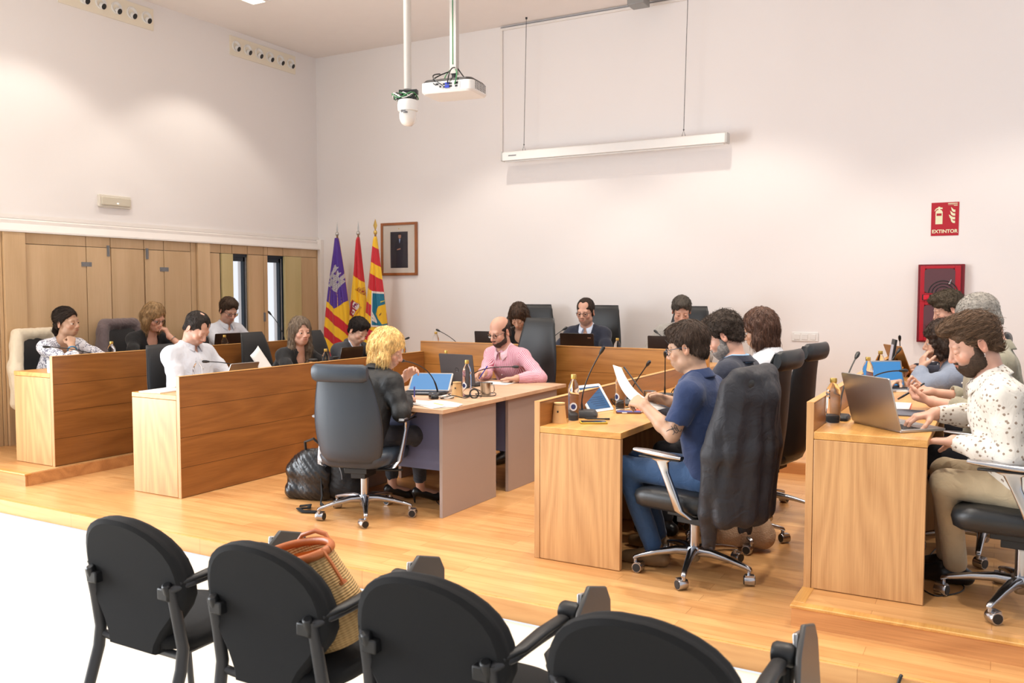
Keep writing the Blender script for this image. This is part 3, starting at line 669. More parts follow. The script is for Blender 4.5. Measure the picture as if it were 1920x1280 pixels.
# ------------------------------------------------------------------ public chairs
def audience_chair(label):
    t = thing('visitor_chair', label, 'chair', (0, 0, 0), 0, 'black public chairs in the foreground row')
    D = M['dark_metal']
    # posts
    for sg in (-1, 1):
        x = sg*.205
        m = MB(); m.tube([(x, -.02, .645), (x, .0, .55), (x+sg*.004, .02, .43), (x+sg*.004, .01, .36), (x+sg*.004, -.05, .18), (x+sg*.006, -.12, .0)], [.013, .015, .016, .016, .015, .012], 12, flat=1.25); m.obj('rear_leg', D, t, smooth=60)
        m = MB(); m.tube([(x, -.02, .635), (x+sg*.045, .03, .655), (x+sg*.055, .14, .665), (x+sg*.055, .27, .66), (x+sg*.052, .345, .63), (x+sg*.045, .38, .55), (x+sg*.03, .40, .38), (x+sg*.02, .42, .0)], [.013, .012, .014, .014, .013, .012, .012, .012], 12); m.obj('front_leg', D, t, smooth=60)
        m = MB(); m.tube([(x+sg*.02, .0, .658), (x+sg*.052, .05, .672), (x+sg*.055, .16, .680), (x+sg*.055, .28, .676), (x+sg*.054, .33, .655)], [.014, .020, .022, .021, .012], 12, flat=.6); m.obj('arm_pad', M['black_plastic'], t, smooth=60)
        m = MB(); m.tube([(x-sg*.012, -.028, .655), (x-sg*.012, -.012, .60)], .02, 10, flat=.8); m.box(min(x, x-sg*.05), max(x, x-sg*.05), -.035, .0, .60, .64); m.obj('arm_bracket', M['black_plastic'], t, bevel=.005)
    m = MB(); m.tube([(-.21, .022, .405), (-.17, .03, .395), (.17, .03, .395), (.21, .022, .405)], .014, 10); m.obj('rear_crossbar', D, t)
    m = MB(); m.tube([(-.21, .38, .40), (.21, .38, .40)], .012, 10)
    for sg in (-1, 1): m.tube([(sg*.17, .03, .395), (sg*.17, .38, .40)], .011, 8)
    m.obj('seat_rails', D, t)
    # backrest: rounded top, narrow foot
    def half(z):   # half width by height
        u = (z-.40)/.455
        if u < .5: return .118 + .128*(math.sin(PI*(u/.5-.5))*.5+.5)
        v = (u-.5)/.5; return .246*math.sqrt(max(0, 1-v**2.6))
    zs = [.40, .43, .48, .53, .57, .61, .65, .69, .73, .765, .795, .82, .838, .848, .853]
    def outline(off):
        P = [(half(z)-off, z) for z in zs]
        return [(x, z) for x, z in P] + [(-x, z) for x, z in reversed(P)]
    def place(x, z, dy): 
        u = (z-.40)/.455
        return (x, -.005 - .075*u*u + .02*u + .55*x*x + dy, z)
    m = MB(); rings = []
    def ringat(sc, dy):
        return [place(x*sc, .40 + (z-.40)*(sc*.5+.5) + (1-sc)*.04, dy) for x, z in outline(0)]
    for sc, dy in ((.90, -.022), (.985, -.016), (1.0, -.004), (.985, .010), (1.005, .018), (.99, .035), (.92, .046), (.7, .05)): rings.append(ringat(sc, dy))
    # close front/back with grids via strips
    n = len(zs)
    for r_, flip in ((rings[0], False), (rings[-1], True)):
        pass
    m.loft(rings, cap=False)
    for r_ in (rings[0], rings[-1]):
        nn = len(r_); vs = list(r_); fs = []
        for i in range(n-1): fs.append((i, i+1, nn-2-i, nn-1-i))
        m.add(vs, fs)
    m.obj('backrest', M['black_fabric'], t, smooth=50)
    m = MB(); rings = []
    for (z, sc) in ((.405, .80), (.415, .96), (.44, 1.0), (.455, .97), (.463, .85), (.465, .5)):
        rings.append([(x*sc, y*sc+.215, z - .02*max(0, (y*sc)/.22-.5)) for x, y in rrect(.46, .45, .15, 7)])
    m.loft(rings); m.obj('seat', M['black_fabric'], t, smooth=60)
    # folded writing tablet at the right arm
    m = MB(); m.lathe([(.024, -.03), (.030, -.02), (.030, .02), (.024, .03)], 16, M=T(.262, .33, .68, ry=PI/2)); m.tube([(.262, .36, .56), (.262, .345, .65)], [.020, .024], 8); hinge = m.obj('tablet_hinge', M['black_plastic'], t, bevel=.003)
    Mt = T(.315, .36, .60, ry=R(-6), rx=R(-12))
    m = MB()
    P_ = [(-.13,-.20),(.11,-.20),(.14,-.15),(.13,.10),(.10,.14),(-.02,.15),(-.09,.08),(-.13,-.02)]
    m.prism(P_, -.007, .007, M=Mt @ Matrix(((0,0,1,0),(1,0,0,0),(0,1,0,0),(0,0,0,1)))); m.obj('writing_tablet', plain('tablet_grey', srgb(70, 68, 66), .35), t, bevel=.005)
    m = MB(); m.box(-.022, -.008, -.05, .05, -.06, .13, M=Mt); m.tube([tuple(Mt @ Vector((-.016, .02, -.19))), tuple(Mt @ Vector((-.014, .05, .02)))], .011, 8); m.obj('tablet_bracket', M['silver'], t, bevel=.004)
    return t
ac = audience_chair('black public chair nearest the left, empty, seen from behind'); ac.location = (-2.52, 1.90, 0)
for x, lab in ((-1.92, 'black public chair carrying the straw bag on its seat'), (-1.32, 'third black public chair from the left, empty, back to the camera'), (-.72, 'black public chair nearest the camera, its writing tablet folded up at right')):
    dup(ac, (x, 1.90, 0), label=lab)
# ------------------------------------------------------------------ implicit surface modeller for people and cloth
A_ = lambda *v: np.array(v, dtype=np.float64)
def nrm(v): v = np.asarray(v, float); return v/(np.linalg.norm(v)+1e-12)
def cap(a, b, ra, rb=None, k=.02, op='u'): return dict(t='c', a=np.asarray(a, float), b=np.asarray(b, float), ra=ra, rb=ra if rb is None else rb, k=k, op=op)
def ell(c, r, Rm=None, k=.02, op='u'): return dict(t='e', c=np.asarray(c, float), r=np.asarray(r, float), R=np.eye(3) if Rm is None else Rm, k=k, op=op)   # rows of R = local axes
def pln(n, p, k=.004, op='i'): n = nrm(n); return dict(t='p', n=n, d=float(n @ np.asarray(p, float)), k=k, op=op)   # inside where n.(x-p)<0
def grp(items, c, rad, k=.004, op='u'): return dict(t='g', items=items, c=np.asarray(c, float), rad=rad, k=k, op=op)
def sdv(q, P):
    t = q['t']
    if t == 'c':
        ab = q['b']-q['a']; L2 = ab @ ab + 1e-12
        w = P - q['a']; h = np.clip((w @ ab)/L2, 0, 1)
        return np.sqrt(((w - h[..., None]*ab)**2).sum(-1)) - (q['ra'] + (q['rb']-q['ra'])*h)
    if t == 'e':
        w = (P - q['c']) @ q['R'].T; r = q['r']
        k0 = np.sqrt(((w/r)**2).sum(-1)); k1 = np.sqrt(((w/(r*r))**2).sum(-1)) + 1e-9
        return k0*(k0-1)/k1
    if t == 'p': return P @ q['n'] - q['d']
    if t == 'g':
        D = np.full(P.shape[:-1], 1.0)
        for s in q['items']: D = comb(D, sdv(s, P), s)
        return D
def comb(D, d, q):
    k = q['k']
    if q['op'] == 'u':
        h = np.maximum(k - np.abs(D-d), 0)/k; return np.minimum(D, d) - h*h*k*.25
    if q['op'] == 'd': d = -d
    h = np.maximum(k - np.abs(D-d), 0)/k; return np.maximum(D, d) + h*h*k*.25
def aabb(q):
    if q['t'] == 'c':
        return np.minimum(q['a']-q['ra'], q['b']-q['rb']), np.maximum(q['a']+q['ra'], q['b']+q['rb'])
    if q['t'] == 'e': m = q['r'].max(); return q['c']-m, q['c']+m
    if q['t'] == 'g': return q['c']-q['rad'], q['c']+q['rad']
def axis_coords(lo, hi, fine, hc, hf):
    xs = [lo]; x = lo
    while x < hi:
        h = hc
        for a, b in fine:
            if x >= a-1e-9 and x < b: h = hf
            elif x < a < x+hc: h = min(h, max(hf, a-x))
        x += h; xs.append(x)
    while (len(xs)-1) % 8: x += hc; xs.append(x)
    return np.array(xs)
def mesh_sdf(prims, hc=.012, hf=.005, fine=(), disp=None, pad=.02):
    bb = [aabb(q) for q in prims if q['op'] == 'u']
    lo = np.min([b[0] for b in bb], 0) - pad; hi = np.max([b[1] for b in bb], 0) + pad
    ax = [axis_coords(lo[i], hi[i], [(f[0][i], f[1][i]) for f in fine], hc, hf) for i in range(3)]
    nb = [(len(a)-1)//8 for a in ax]
    cs = [.5*(a[:-1:8][:n] + a[8::8][:n]) for a, n in zip(ax, nb)]; hs = [.5*(a[8::8][:n] - a[:-1:8][:n]) for a, n in zip(ax, nb)]
    BX, BY, BZ = np.meshgrid(*[np.arange(n) for n in nb], indexing='ij'); B = np.stack([BX.ravel(), BY.ravel(), BZ.ravel()], 1)
    Cc = np.stack([cs[i][B[:, i]] for i in range(3)], 1); Hh = np.sqrt(sum(hs[i][B[:, i]]**2 for i in range(3)))
    dc = [sdv(q, Cc) for q in prims]
    D = np.full(len(B), 1.0)
    for q, d in zip(prims, dc): D = comb(D, d, q)
    act = np.abs(D) < Hh*1.15 + .03
    B = B[act]; Hh = Hh[act]; dc = [d[act] for d in dc]
    ar = np.arange(9)
    gx = ax[0][B[:, 0:1]*8 + ar]; gy = ax[1][B[:, 1:2]*8 + ar]; gz = ax[2][B[:, 2:3]*8 + ar]
    n = len(B); P = np.empty((n, 9, 9, 9, 3))
    P[..., 0] = gx[:, :, None, None]; P[..., 1] = gy[:, None, :, None]; P[..., 2] = gz[:, None, None, :]
    D = np.full((n, 9, 9, 9), 1.0)
    for q, d in zip(prims, dc):
        if q['op'] == 'i' and q['t'] == 'p': m = np.abs(d) < 9
        else: m = d < Hh*1.15 + q['k'] + .02
        if q['op'] == 'i' and q['t'] != 'p': m = np.ones(n, bool)
        if m.any(): D[m] = comb(D[m], sdv(q, P[m]), q)
    if disp is not None: D = D + disp(P)
    ins = D < 0
    c8 = [(a, b, c) for a in (0, 1) for b in (0, 1) for c in (0, 1)]
    cnt = sum(ins[:, a:a+8, b:b+8, c:c+8].astype(np.int8) for a, b, c in c8)
    bi, i, j, k = np.nonzero((cnt > 0) & (cnt < 8))
    V = np.stack([D[bi, i+a, j+b, k+c] for a, b, c in c8], 1)
    PP = np.stack([P[bi, i+a, j+b, k+c] for a, b, c in c8], 1)
    acc = np.zeros((len(bi), 3)); num = np.zeros(len(bi))
    for e0 in range(8):
        for bit in (1, 2, 4):
            if e0 & bit: continue
            e1 = e0 | bit; v0 = V[:, e0]; v1 = V[:, e1]; s = (v0 < 0) != (v1 < 0)
            t = np.where(s, v0/(v0-v1+1e-20), 0)
            acc += np.where(s[:, None], PP[:, e0] + t[:, None]*(PP[:, e1]-PP[:, e0]), 0); num += s
    verts = acc/num[:, None]
    NX, NY, NZ = [len(a) for a in ax]
    gid = ((B[bi, 0]*8+i)*NY + (B[bi, 1]*8+j))*NZ + (B[bi, 2]*8+k)
    order = np.argsort(gid); sg = gid[order]
    def look(I, J, K):
        g = (I*NY+J)*NZ+K; p = np.searchsorted(sg, g); p = np.clip(p, 0, len(sg)-1)
        return np.where(sg[p] == g, order[p], -1)
    Q = []
    for axn in range(3):
        s = [slice(0, 8)]*3; s1 = list(s); s1[axn] = slice(1, 9)
        A = ins[(slice(None),)+tuple(s)]; Bn = ins[(slice(None),)+tuple(s1)]
        bi, i, j, k = np.nonzero(A != Bn); fl = A[bi, i, j, k]
        G = [B[bi, 0]*8+i, B[bi, 1]*8+j, B[bi, 2]*8+k]; u, v = (axn+1) % 3, (axn+2) % 3
        q = []
        for du, dv in ((0, 0), (1, 0), (1, 1), (0, 1)):
            g = list(G); g[u] = g[u]-du; g[v] = g[v]-dv; q.append(look(*g))
        q = np.stack(q, 1); q[~fl] = q[~fl][:, ::-1]; Q.append(q)
    Q = np.concatenate(Q); Q = Q[(Q >= 0).all(1)]
    # drop crumbs: keep the largest connected pieces
    par = np.arange(len(verts))
    for _ in range(60):
        m = par[Q].min(1); old = par.copy()
        for c in range(4): np.minimum.at(par, Q[:, c], m)
        par = par[par]
        if (par == old).all(): break
    while True:
        nx = par[par]
        if (nx == par).all(): break
        par = nx
    u, cn = np.unique(par, return_counts=True); good = u[cn > max(60, .02*len(verts))]
    keep = np.isin(par, good); Q = Q[keep[Q].all(1)]
    idx = np.cumsum(keep)-1
    return verts[keep], idx[Q]
def np_obj(name, V, Q, mat, parent, origin, col=None):
    V = V - origin
    me = bpy.data.meshes.new(name); me.vertices.add(len(V)); me.vertices.foreach_set('co', V.astype(np.float32).ravel())
    me.loops.add(len(Q)*4); me.loops.foreach_set('vertex_index', Q.astype(np.int32).ravel())
    me.polygons.add(len(Q)); me.polygons.foreach_set('loop_start', np.arange(0, len(Q)*4, 4, dtype=np.int32))
    me.update(calc_edges=True); me.validate(); me.shade_smooth(); me.materials.append(mat)
    if col is not None:
        ca = me.color_attributes.new('Col', 'FLOAT_COLOR', 'POINT')
        ca.data.foreach_set('color', np.concatenate([col, np.ones((len(col), 1))], 1).astype(np.float32).ravel())
    o = bpy.data.objects.new(name, me); COL.objects.link(o)
    if parent is not None: o.parent = parent
    return o
def wob(P, s, seed=0):
    r = np.random.RandomState(seed); out = 0
    for o in range(3):
        k = r.randn(3)*s*(1.7**o); k2 = r.randn(3)*s*.6
        out = out + np.sin(P @ k + r.rand()*6 + 1.4*np.sin(P @ k2 + r.rand()*6))/(1.5**o)
    return out/2.1

def attr_mat(name, rough=.5, bump=.1, bscale=200, sub=0, tint=(1,1,1), streak=None, sheen=0, spec=.5):
    m, nt, b = nmat(name); L = nt.links
    at = N(nt, 'ShaderNodeAttribute', attribute_name='Col'); out = at.outputs['Color']
    tc = N(nt, 'ShaderNodeTexCoord')
    no = N(nt, 'ShaderNodeTexNoise', i_Scale=bscale, i_Detail=3.0)
    if streak:
        mp = N(nt, 'ShaderNodeMapping'); mp.inputs['Scale'].default_value = streak; L.new(tc.outputs['Object'], mp.inputs[0]); L.new(mp.outputs[0], no.inputs['Vector'])
        mr = N(nt, 'ShaderNodeMapRange', i_1=.3, i_2=.7, i_3=.6, i_4=1.4); L.new(no.outputs['Fac'], mr.inputs[0])
        vm = N(nt, 'ShaderNodeVectorMath', operation='SCALE'); L.new(out, vm.inputs[0]); L.new(mr.outputs[0], vm.inputs['Scale']); out = vm.outputs[0]
    else: L.new(tc.outputs['Object'], no.inputs['Vector'])
    bp = N(nt, 'ShaderNodeBump', i_Strength=bump, i_Distance=.003); L.new(no.outputs['Fac'], bp.inputs['Height']); L.new(bp.outputs[0], b.inputs['Normal'])
    L.new(out, b.inputs['Base Color']); b.inputs['Roughness'].default_value = rough; b.inputs['Sheen Weight'].default_value = sheen
    b.inputs['Specular IOR Level'].default_value = spec
    if sub:
        b.inputs['Subsurface Weight'].default_value = sub; b.inputs['Subsurface Radius'].default_value = (.012, .004, .002); b.inputs['Subsurface Scale'].default_value = 1.0
    return m
M['skin'] = attr_mat('skin', .48, .06, 350, sub=.12)
M['hair'] = attr_mat('hair', .5, .5, 240, streak=(1, 1, .12), spec=.25)
M['strand'] = attr_mat('hair_strand', .5, 0, 10, spec=.22)
M['hair_short'] = attr_mat('hair_short', .6, .7, 420, streak=(1, 1, .6), spec=.2)
def cloth(name, col, rough=.85, kind=None, col2=None, scale=40, bump=.2, sheen=.15):
    m, nt, b = nmat(name); L = nt.links; tc = N(nt, 'ShaderNodeTexCoord')
    b.inputs['Roughness'].default_value = rough; b.inputs['Base Color'].default_value = col; b.inputs['Sheen Weight'].default_value = sheen
    no = N(nt, 'ShaderNodeTexNoise', i_Scale=14.0, i_Detail=4.0, i_Distortion=1.2); L.new(tc.outputs['Object'], no.inputs['Vector'])
    bp = N(nt, 'ShaderNodeBump', i_Strength=bump*2, i_Distance=.012); L.new(no.outputs['Fac'], bp.inputs['Height']); L.new(bp.outputs[0], b.inputs['Normal'])
    if kind:
        mx = N(nt, 'ShaderNodeMix', data_type='RGBA'); mx.inputs[6].default_value = col; mx.inputs[7].default_value = col2
        if kind == 'stripe':
            at = N(nt, 'ShaderNodeAttribute', attribute_name='Col'); sx = N(nt, 'ShaderNodeSeparateXYZ'); L.new(at.outputs['Vector'], sx.inputs[0])
            ml = N(nt, 'ShaderNodeMath', operation='MULTIPLY', i_1=float(scale)); L.new(sx.outputs[0], ml.inputs[0])
            sn = N(nt, 'ShaderNodeMath', operation='SINE'); L.new(ml.outputs[0], sn.inputs[0]); gt = N(nt, 'ShaderNodeMath', operation='GREATER_THAN', i_1=.1); L.new(sn.outputs[0], gt.inputs[0]); L.new(gt.outputs[0], mx.inputs[0])
        elif kind == 'spots':
            vo = N(nt, 'ShaderNodeTexVoronoi', i_Scale=float(scale)); L.new(tc.outputs['Object'], vo.inputs['Vector'])
            n2 = N(nt, 'ShaderNodeTexNoise', i_Scale=scale*2.6); L.new(tc.outputs['Object'], n2.inputs['Vector'])
            ad = N(nt, 'ShaderNodeMath', operation='MULTIPLY_ADD', i_1=.38); L.new(n2.outputs['Fac'], ad.inputs[0]); L.new(vo.outputs['Distance'], ad.inputs[2])
            lt = N(nt, 'ShaderNodeMath', operation='LESS_THAN', i_1=.45); L.new(ad.outputs[0], lt.inputs[0]); L.new(lt.outputs[0], mx.inputs[0])
        elif kind == 'blotch':
            n2 = N(nt, 'ShaderNodeTexNoise', i_Scale=float(scale), i_Detail=5.0, i_Distortion=1.5); L.new(tc.outputs['Object'], n2.inputs['Vector'])
            mr = N(nt, 'ShaderNodeMapRange', i_1=.50, i_2=.56); L.new(n2.outputs['Fac'], mr.inputs[0]); L.new(mr.outputs[0], mx.inputs[0])
        elif kind == 'check':
            ck = []
            for ax_ in range(3):
                sx = N(nt, 'ShaderNodeSeparateXYZ'); L.new(tc.outputs['Object'], sx.inputs[0])
                ml = N(nt, 'ShaderNodeMath', operation='MULTIPLY', i_1=float(scale)*(1, 1.1, .9)[ax_]); L.new(sx.outputs[ax_], ml.inputs[0])
                sn = N(nt, 'ShaderNodeMath', operation='SINE'); L.new(ml.outputs[0], sn.inputs[0]); ck.append(sn)
            p1 = N(nt, 'ShaderNodeMath', operation='MULTIPLY'); L.new(ck[1].outputs[0], p1.inputs[0]); L.new(ck[2].outputs[0], p1.inputs[1])
            ad = N(nt, 'ShaderNodeMath', operation='ADD'); L.new(p1.outputs[0], ad.inputs[0]); L.new(ck[0].outputs[0], ad.inputs[1])
            mr = N(nt, 'ShaderNodeMapRange', i_1=-.6, i_2=1.2); L.new(ad.outputs[0], mr.inputs[0]); L.new(mr.outputs[0], mx.inputs[0])
        L.new(mx.outputs[2], b.inputs['Base Color'])
    return m

def hand_prims(W, f, pn, side, curl=(.35, .45, .3), spread=.0, thumb=.5, tcurl=.35, size=1.0, fing=None):
    """W wrist, f finger direction, pn palm normal; side +1 right hand, -1 left hand"""
    f = nrm(f); pn = nrm(pn - (pn @ f)*f); t = nrm(np.cross(f, pn))*side
    s = size; out = []
    KN = [(.029, .086), (.010, .090), (-.010, .086), (-.027, .078)]
    SEG = [(.040, .025, .021), (.045, .028, .022), (.042, .026, .021), (.032, .020, .019)]
    for q, ((lx, ly), sg) in enumerate(zip(KN, SEG)):
        k0 = W + f*.012*s + t*lx*.45*s; k1 = W + f*ly*s + t*lx*s - pn*.002*s
        out.append(cap(k0, k1, .0155*s, .0115*s, k=.012))
        cu = curl if fing is None or fing[q] is None else fing[q]
        ang = 0; p = k1; d0 = nrm(f + t*lx*spread*12)
        rad = (.0098, .0086, .0076) if q != 3 else (.0086, .0076, .0068)
        for b in range(3):
            ang += cu[b]; d = d0*math.cos(ang) + pn*math.sin(ang)
            e = p + d*sg[b]*s; out.append(cap(p, e, rad[b]*s, (rad[b]-.0008)*s, k=.0025 if b else .006)); p = e
    b0 = W + f*.022*s + t*.016*s + pn*.004*s; d = nrm(f*(1-thumb) + t*(.35+.6*thumb) + pn*.35)
    b1 = b0 + d*.044*s; out.append(cap(b0, b1, .017*s, .0125*s, k=.012))
    for L_, r_, a in ((.032, .0108, tcurl), (.026, .0098, tcurl*.8)):
        d = nrm(d + (f*.5 - t*.8 + pn*.25)*a); b2 = b1 + d*L_*s; out.append(cap(b1, b2, r_*s, (r_-.001)*s, k=.005)); b1 = b2
    return out

def scale_prim(q, s):
    for k_ in ('ra', 'rb', 'r', 'rad'):
        if k_ in q: q[k_] = q[k_]*s
    for it in q.get('items', []): scale_prim(it, s)
SK = dict(fair=(.62, .375, .265), tan=(.47, .275, .175), rosy=(.585, .325, .23), pale=(.66, .43, .33))
def frame(az, pitch=0, roll=0):
    """rows: right, forward, up; az heading clockwise from +Y; pitch>0 looks down"""
    a, p, r = R(az), R(pitch), R(roll)
    f = A_(math.sin(a)*math.cos(p), math.cos(a)*math.cos(p), -math.sin(p)); rt = A_(math.cos(a), -math.sin(a), 0); u = np.cross(rt, f)
    rt2 = rt*math.cos(r) - u*math.sin(r); u2 = u*math.cos(r) + rt*math.sin(r)
    return np.stack([rt2, f, u2])
def ik(S_, Tg, pole, l1, l2):
    v = Tg-S_; d = np.linalg.norm(v); mx = (l1+l2)*.995
    if d > mx: sc = d/mx; l1 *= sc; l2 *= sc
    d = max(d, abs(l1-l2)+.01); a = (l1*l1 - l2*l2 + d*d)/(2*d); h = math.sqrt(max(0, l1*l1-a*a)); u = v/np.linalg.norm(v)
    p = nrm(pole - (pole @ u)*u); return S_ + u*a + p*h

def person(label, head, az, floor, haz=None, hp=10, hroll=0, seat=.46, L=None, R_=None, skin='fair', sw=.175, bulk=1.0, belly=0., fem=False,
           top='shirt', topmat=None, under=None, hair='short', haircol=(.05, .03, .02), beard=None, beardcol=None, glasses=None, res=.0045, legs=None,
           trousers=None, eyes=.35, collar=None, sleeve='long', hlen=.16, skirtlegs=False, shoe=None, stripe=False, hs=1.05, spine=.49, part=None, age=0, cuffcol=None, lean_roll=0):
    head = A_(*head); haz = az if haz is None else haz
    Rh = frame(haz, hp, hroll); Rn = frame((az+haz)/2, hp*.45)
    H = lambda x, y, z: head + (A_(x, y, z)*hs) @ Rh
    NB = head + A_(0, -.045, -.180) @ Rn
    hipz = floor + seat + .085
    F0 = frame(az)
    dz = NB[2]-hipz; off = math.sqrt(max(0, spine**2 - dz*dz)); HIP = A_(*(NB - F0[1]*off)[:2], hipz) + F0[0]*lean_roll
    u = nrm(NB-HIP); f = nrm(F0[1] - (F0[1] @ u)*u); r = np.cross(f, u); RT = np.stack([r, f, u]); Ls = np.linalg.norm(NB-HIP)
    TP = lambda x, y, z: HIP + A_(x, y, z*Ls/.5) @ RT
    org = A_(HIP[0], HIP[1], floor)
    root = thing('person', label, 'person', tuple(org))
    B = bulk; sw_ = sw
    SH = {1: NB + r*sw_ - u*.050, -1: NB - r*sw_ - u*.050}
    arms = {}
    for sd, spec in ((1, R_), (-1, L)):
        spec = dict(spec) if spec else dict(to=TP(sd*.17, .30, .10), f=f, pn=-A_(0, 0, 1))
        W = A_(*spec['to']); pole = spec.get('pole', None)
        pole = (r*sd*.7 - u*.8 - f*.45) if pole is None else A_(*pole)
        E = ik(SH[sd], W, pole, .285, .25) if 'elbow' not in spec else A_(*spec['elbow'])
        hf_ = A_(*spec['f']) if 'f' in spec else nrm(W-E)
        arms[sd] = dict(W=W, E=E, f=nrm(hf_), pn=A_(*spec.get('pn', (0, 0, -1))), s=spec)
    am = .92 if fem else 1.0
    def torso(g=0.0, k=.05):
        return [ell(TP(0, .0, .02), (.170*B+g, .125*B+g, .13+g), RT, k=k), ell(TP(0, .012+belly*.5, .17), (.145*B+belly*.4+g, .108*B+belly+g, .16+g), RT, k=k),
                ell(TP(0, .012, .33), ((.158 if not fem else .142)*B+g, .112*B+g, .17+g), RT, k=k),
                cap(SH[1]-r*.040-u*.006, SH[-1]+r*.040-u*.006, .062*am+g, k=k), cap(TP(0, .0, .44), NB+u*.01, .075*am+g*.7, .052*am+g*.5, k=k),
                cap(NB+r*.02+u*.012, SH[1]-r*.02, .048*am+g*.6, .052*am+g, k=.03), cap(NB-r*.02+u*.012, SH[-1]+r*.02, .048*am+g*.6, .052*am+g, k=.03)] + \
               ([ell(TP(s_*.068, .085, .315), (.062+g, .055+g, .06+g), RT, k=.04) for s_ in (1, -1)] if fem else [])
    # ---- body
    P = torso()
    for sd in (1, -1):
        a = arms[sd]; E, W = a['E'], a['W']
        P += [cap(SH[sd], SH[sd]*.5+E*.5, .050*am*B**.5, .046*am*B**.5, k=.03), cap(SH[sd]*.5+E*.5, E, .045*am*B**.5, .038*am, k=.02), cap(E, E*.65+W*.35, .040*am, .041*am, k=.02), cap(E*.65+W*.35, W, .040*am, .0265*am, k=.02), ell(W, (.031*am,)*3, k=.012)]
        P += hand_prims(W, a['f'], a['pn'], sd, a['s'].get('curl', (.35, .45, .3)), a['s'].get('spread', .2), a['s'].get('thumb', .5), a['s'].get('tcurl', .35), .95 if fem else 1.03, a['s'].get('fing'))
    g_ = .92 if fem else 1.0
    P += [cap(NB-u*.02, H(0, -.022, -.07), .060*g_, .054*g_, k=.03)]
    n0 = len(P)
    P += [ell(H(0, -.014, .044), (.0755, .096, .084), Rh, k=.02), ell(H(0, .028, -.032), (.0575, .066, .080), Rh, k=.035), ell(H(0, .055, -.088), (.030, .026, .024), Rh, k=.035),
          ell(H(.044, .012, -.070), (.017, .030, .022), Rh, k=.03), ell(H(-.044, .012, -.070), (.017, .030, .022), Rh, k=.03),
          ell(H(.040, .062, -.030), (.020, .018, .018), Rh, k=.02), ell(H(-.040, .062, -.030), (.020, .018, .018), Rh, k=.02),
          cap(H(-.036, .077, .021), H(.036, .077, .021), .0115, k=.018), 
          ell(H(.031, .099, -.001), (.019, .014, .013), Rh, k=.012, op='d'), ell(H(-.031, .099, -.001), (.019, .014, .013), Rh, k=.012, op='d'),
          cap(H(0, .088, .010), H(0, .109, -.030), .0085, .0115, k=.012), ell(H(0, .108, -.034), (.012, .011, .009), Rh, k=.006), ell(H(.012, .098, -.038), (.0075, .010, .0075), Rh, k=.006), ell(H(-.012, .098, -.038), (.0075, .010, .0075), Rh, k=.006),
          ell(H(0, .083, -.062), (.030, .016, .022), Rh, k=.012), cap(H(-.019, .089, -.0615), H(0, .0975, -.058), .0042, .0062, k=.005), cap(H(.019, .089, -.0615), H(0, .0975, -.058), .0042, .0062, k=.005),
          cap(H(-.014, .090, -.068), H(.014, .090, -.068), .0068, k=.005), cap(H(-.022, .098, -.0638), H(.022, .098, -.0638), .0022, k=.004, op='d')]
    for s_ in (1, -1):
        P += [grp([ell(H(s_*.031, .0775, -.001), (.0165,)*3, Rh), pln(-Rh[2]*math.cos(.5-eyes) , H(s_*.031, .0775, -.001) + Rh[2]*(.007-.013*eyes), k=.003)], H(s_*.031, .0775, -.001), .018, k=.003),
              grp([ell(H(s_*.031, .0775, -.001), (.0158,)*3, Rh), pln(Rh[2], H(s_*.031, .0775, -.001) - Rh[2]*.008, k=.003)], H(s_*.031, .0775, -.001), .018, k=.003)]
        Re = np.stack([nrm(Rh[0]*.94 - s_*Rh[1]*.34), nrm(Rh[1]*.94 + s_*Rh[0]*.34), Rh[2]])
        P += [ell(H(s_*.0775, -.014, -.004), (.0075, .0185, .031), Re, k=.005), ell(H(s_*.0785, -.016, -.026), (.0065, .011, .013), Re, k=.006),
              ell(H(s_*.0845, -.010, -.001), (.005, .011, .020), Re, k=.004, op='d')]
    for q_ in P[n0:]: scale_prim(q_, hs)
    if skirtlegs and legs:
        for sd in (1, -1):
            kn, an, toe = [A_(*q) for q in legs[sd]]; hp_ = HIP + r*sd*.085
            P += [cap(hp_, kn, .075, .052, k=.03), cap(kn, kn*.6+an*.4, .050, .050, k=.03), cap(kn*.6+an*.4, an, .048, .030, k=.03), cap(an-A_(0,0,.02), toe, .030, .022, k=.02)]
    hb = (head-.135, head+.135); fb = [hb]
    for sd in (1, -1):
        c = arms[sd]['W'] + arms[sd]['f']*.07; fb.append((c-.095, c+.095))
    V, Q = mesh_sdf(P, hc=.013, hf=res, fine=fb)
    base = np.array(SK.get(skin, SK['fair'])); C = np.tile(base, (len(V), 1)); 
    q = ((V-head) @ Rh.T)/hs
    def blob(cx, cy, cz, rx, ry, rz, colr, s):
        d = np.sqrt(((q[:, 0]-cx)/rx)**2 + ((q[:, 1]-cy)/ry)**2 + ((q[:, 2]-cz)/rz)**2); w = np.clip((1.15-d)/.4, 0, 1)[:, None]*s; C[:] = C*(1-w) + np.array(colr)*w
    C *= (1 + .05*wob(V, 30, 3))[:, None]
    for s_ in (1, -1): blob(s_*.042, .07, -.035, .028, .04, .022, base*A_(1.04, .86, .82), .5); blob(s_*.08, -.01, -.005, .02, .03, .035, base*A_(1.05, .78, .72), .6)
    blob(0, .11, -.034, .018, .02, .014, base*A_(1.04, .84, .80), .6)
    if beard: 
        bc = np.array(beardcol or haircol); stub = {'stubble': .38, 'full': .8, 'short': .6}[beard]
        blob(0, .05, -.085, .066, .075, .050, base*.35+bc*.65, stub); blob(0, .085, -.05, .030, .03, .012, base*.35+bc*.65, stub)
    blob(0, .095, -.062, .024, .020, .0075, base*A_(.92, .55, .52), .75)
    blob(0, .095, -.0638, .020, .020, .0016, base*A_(.42, .25, .22), .7)
    if skirtlegs is False:
        hd = np.zeros(len(V), bool)
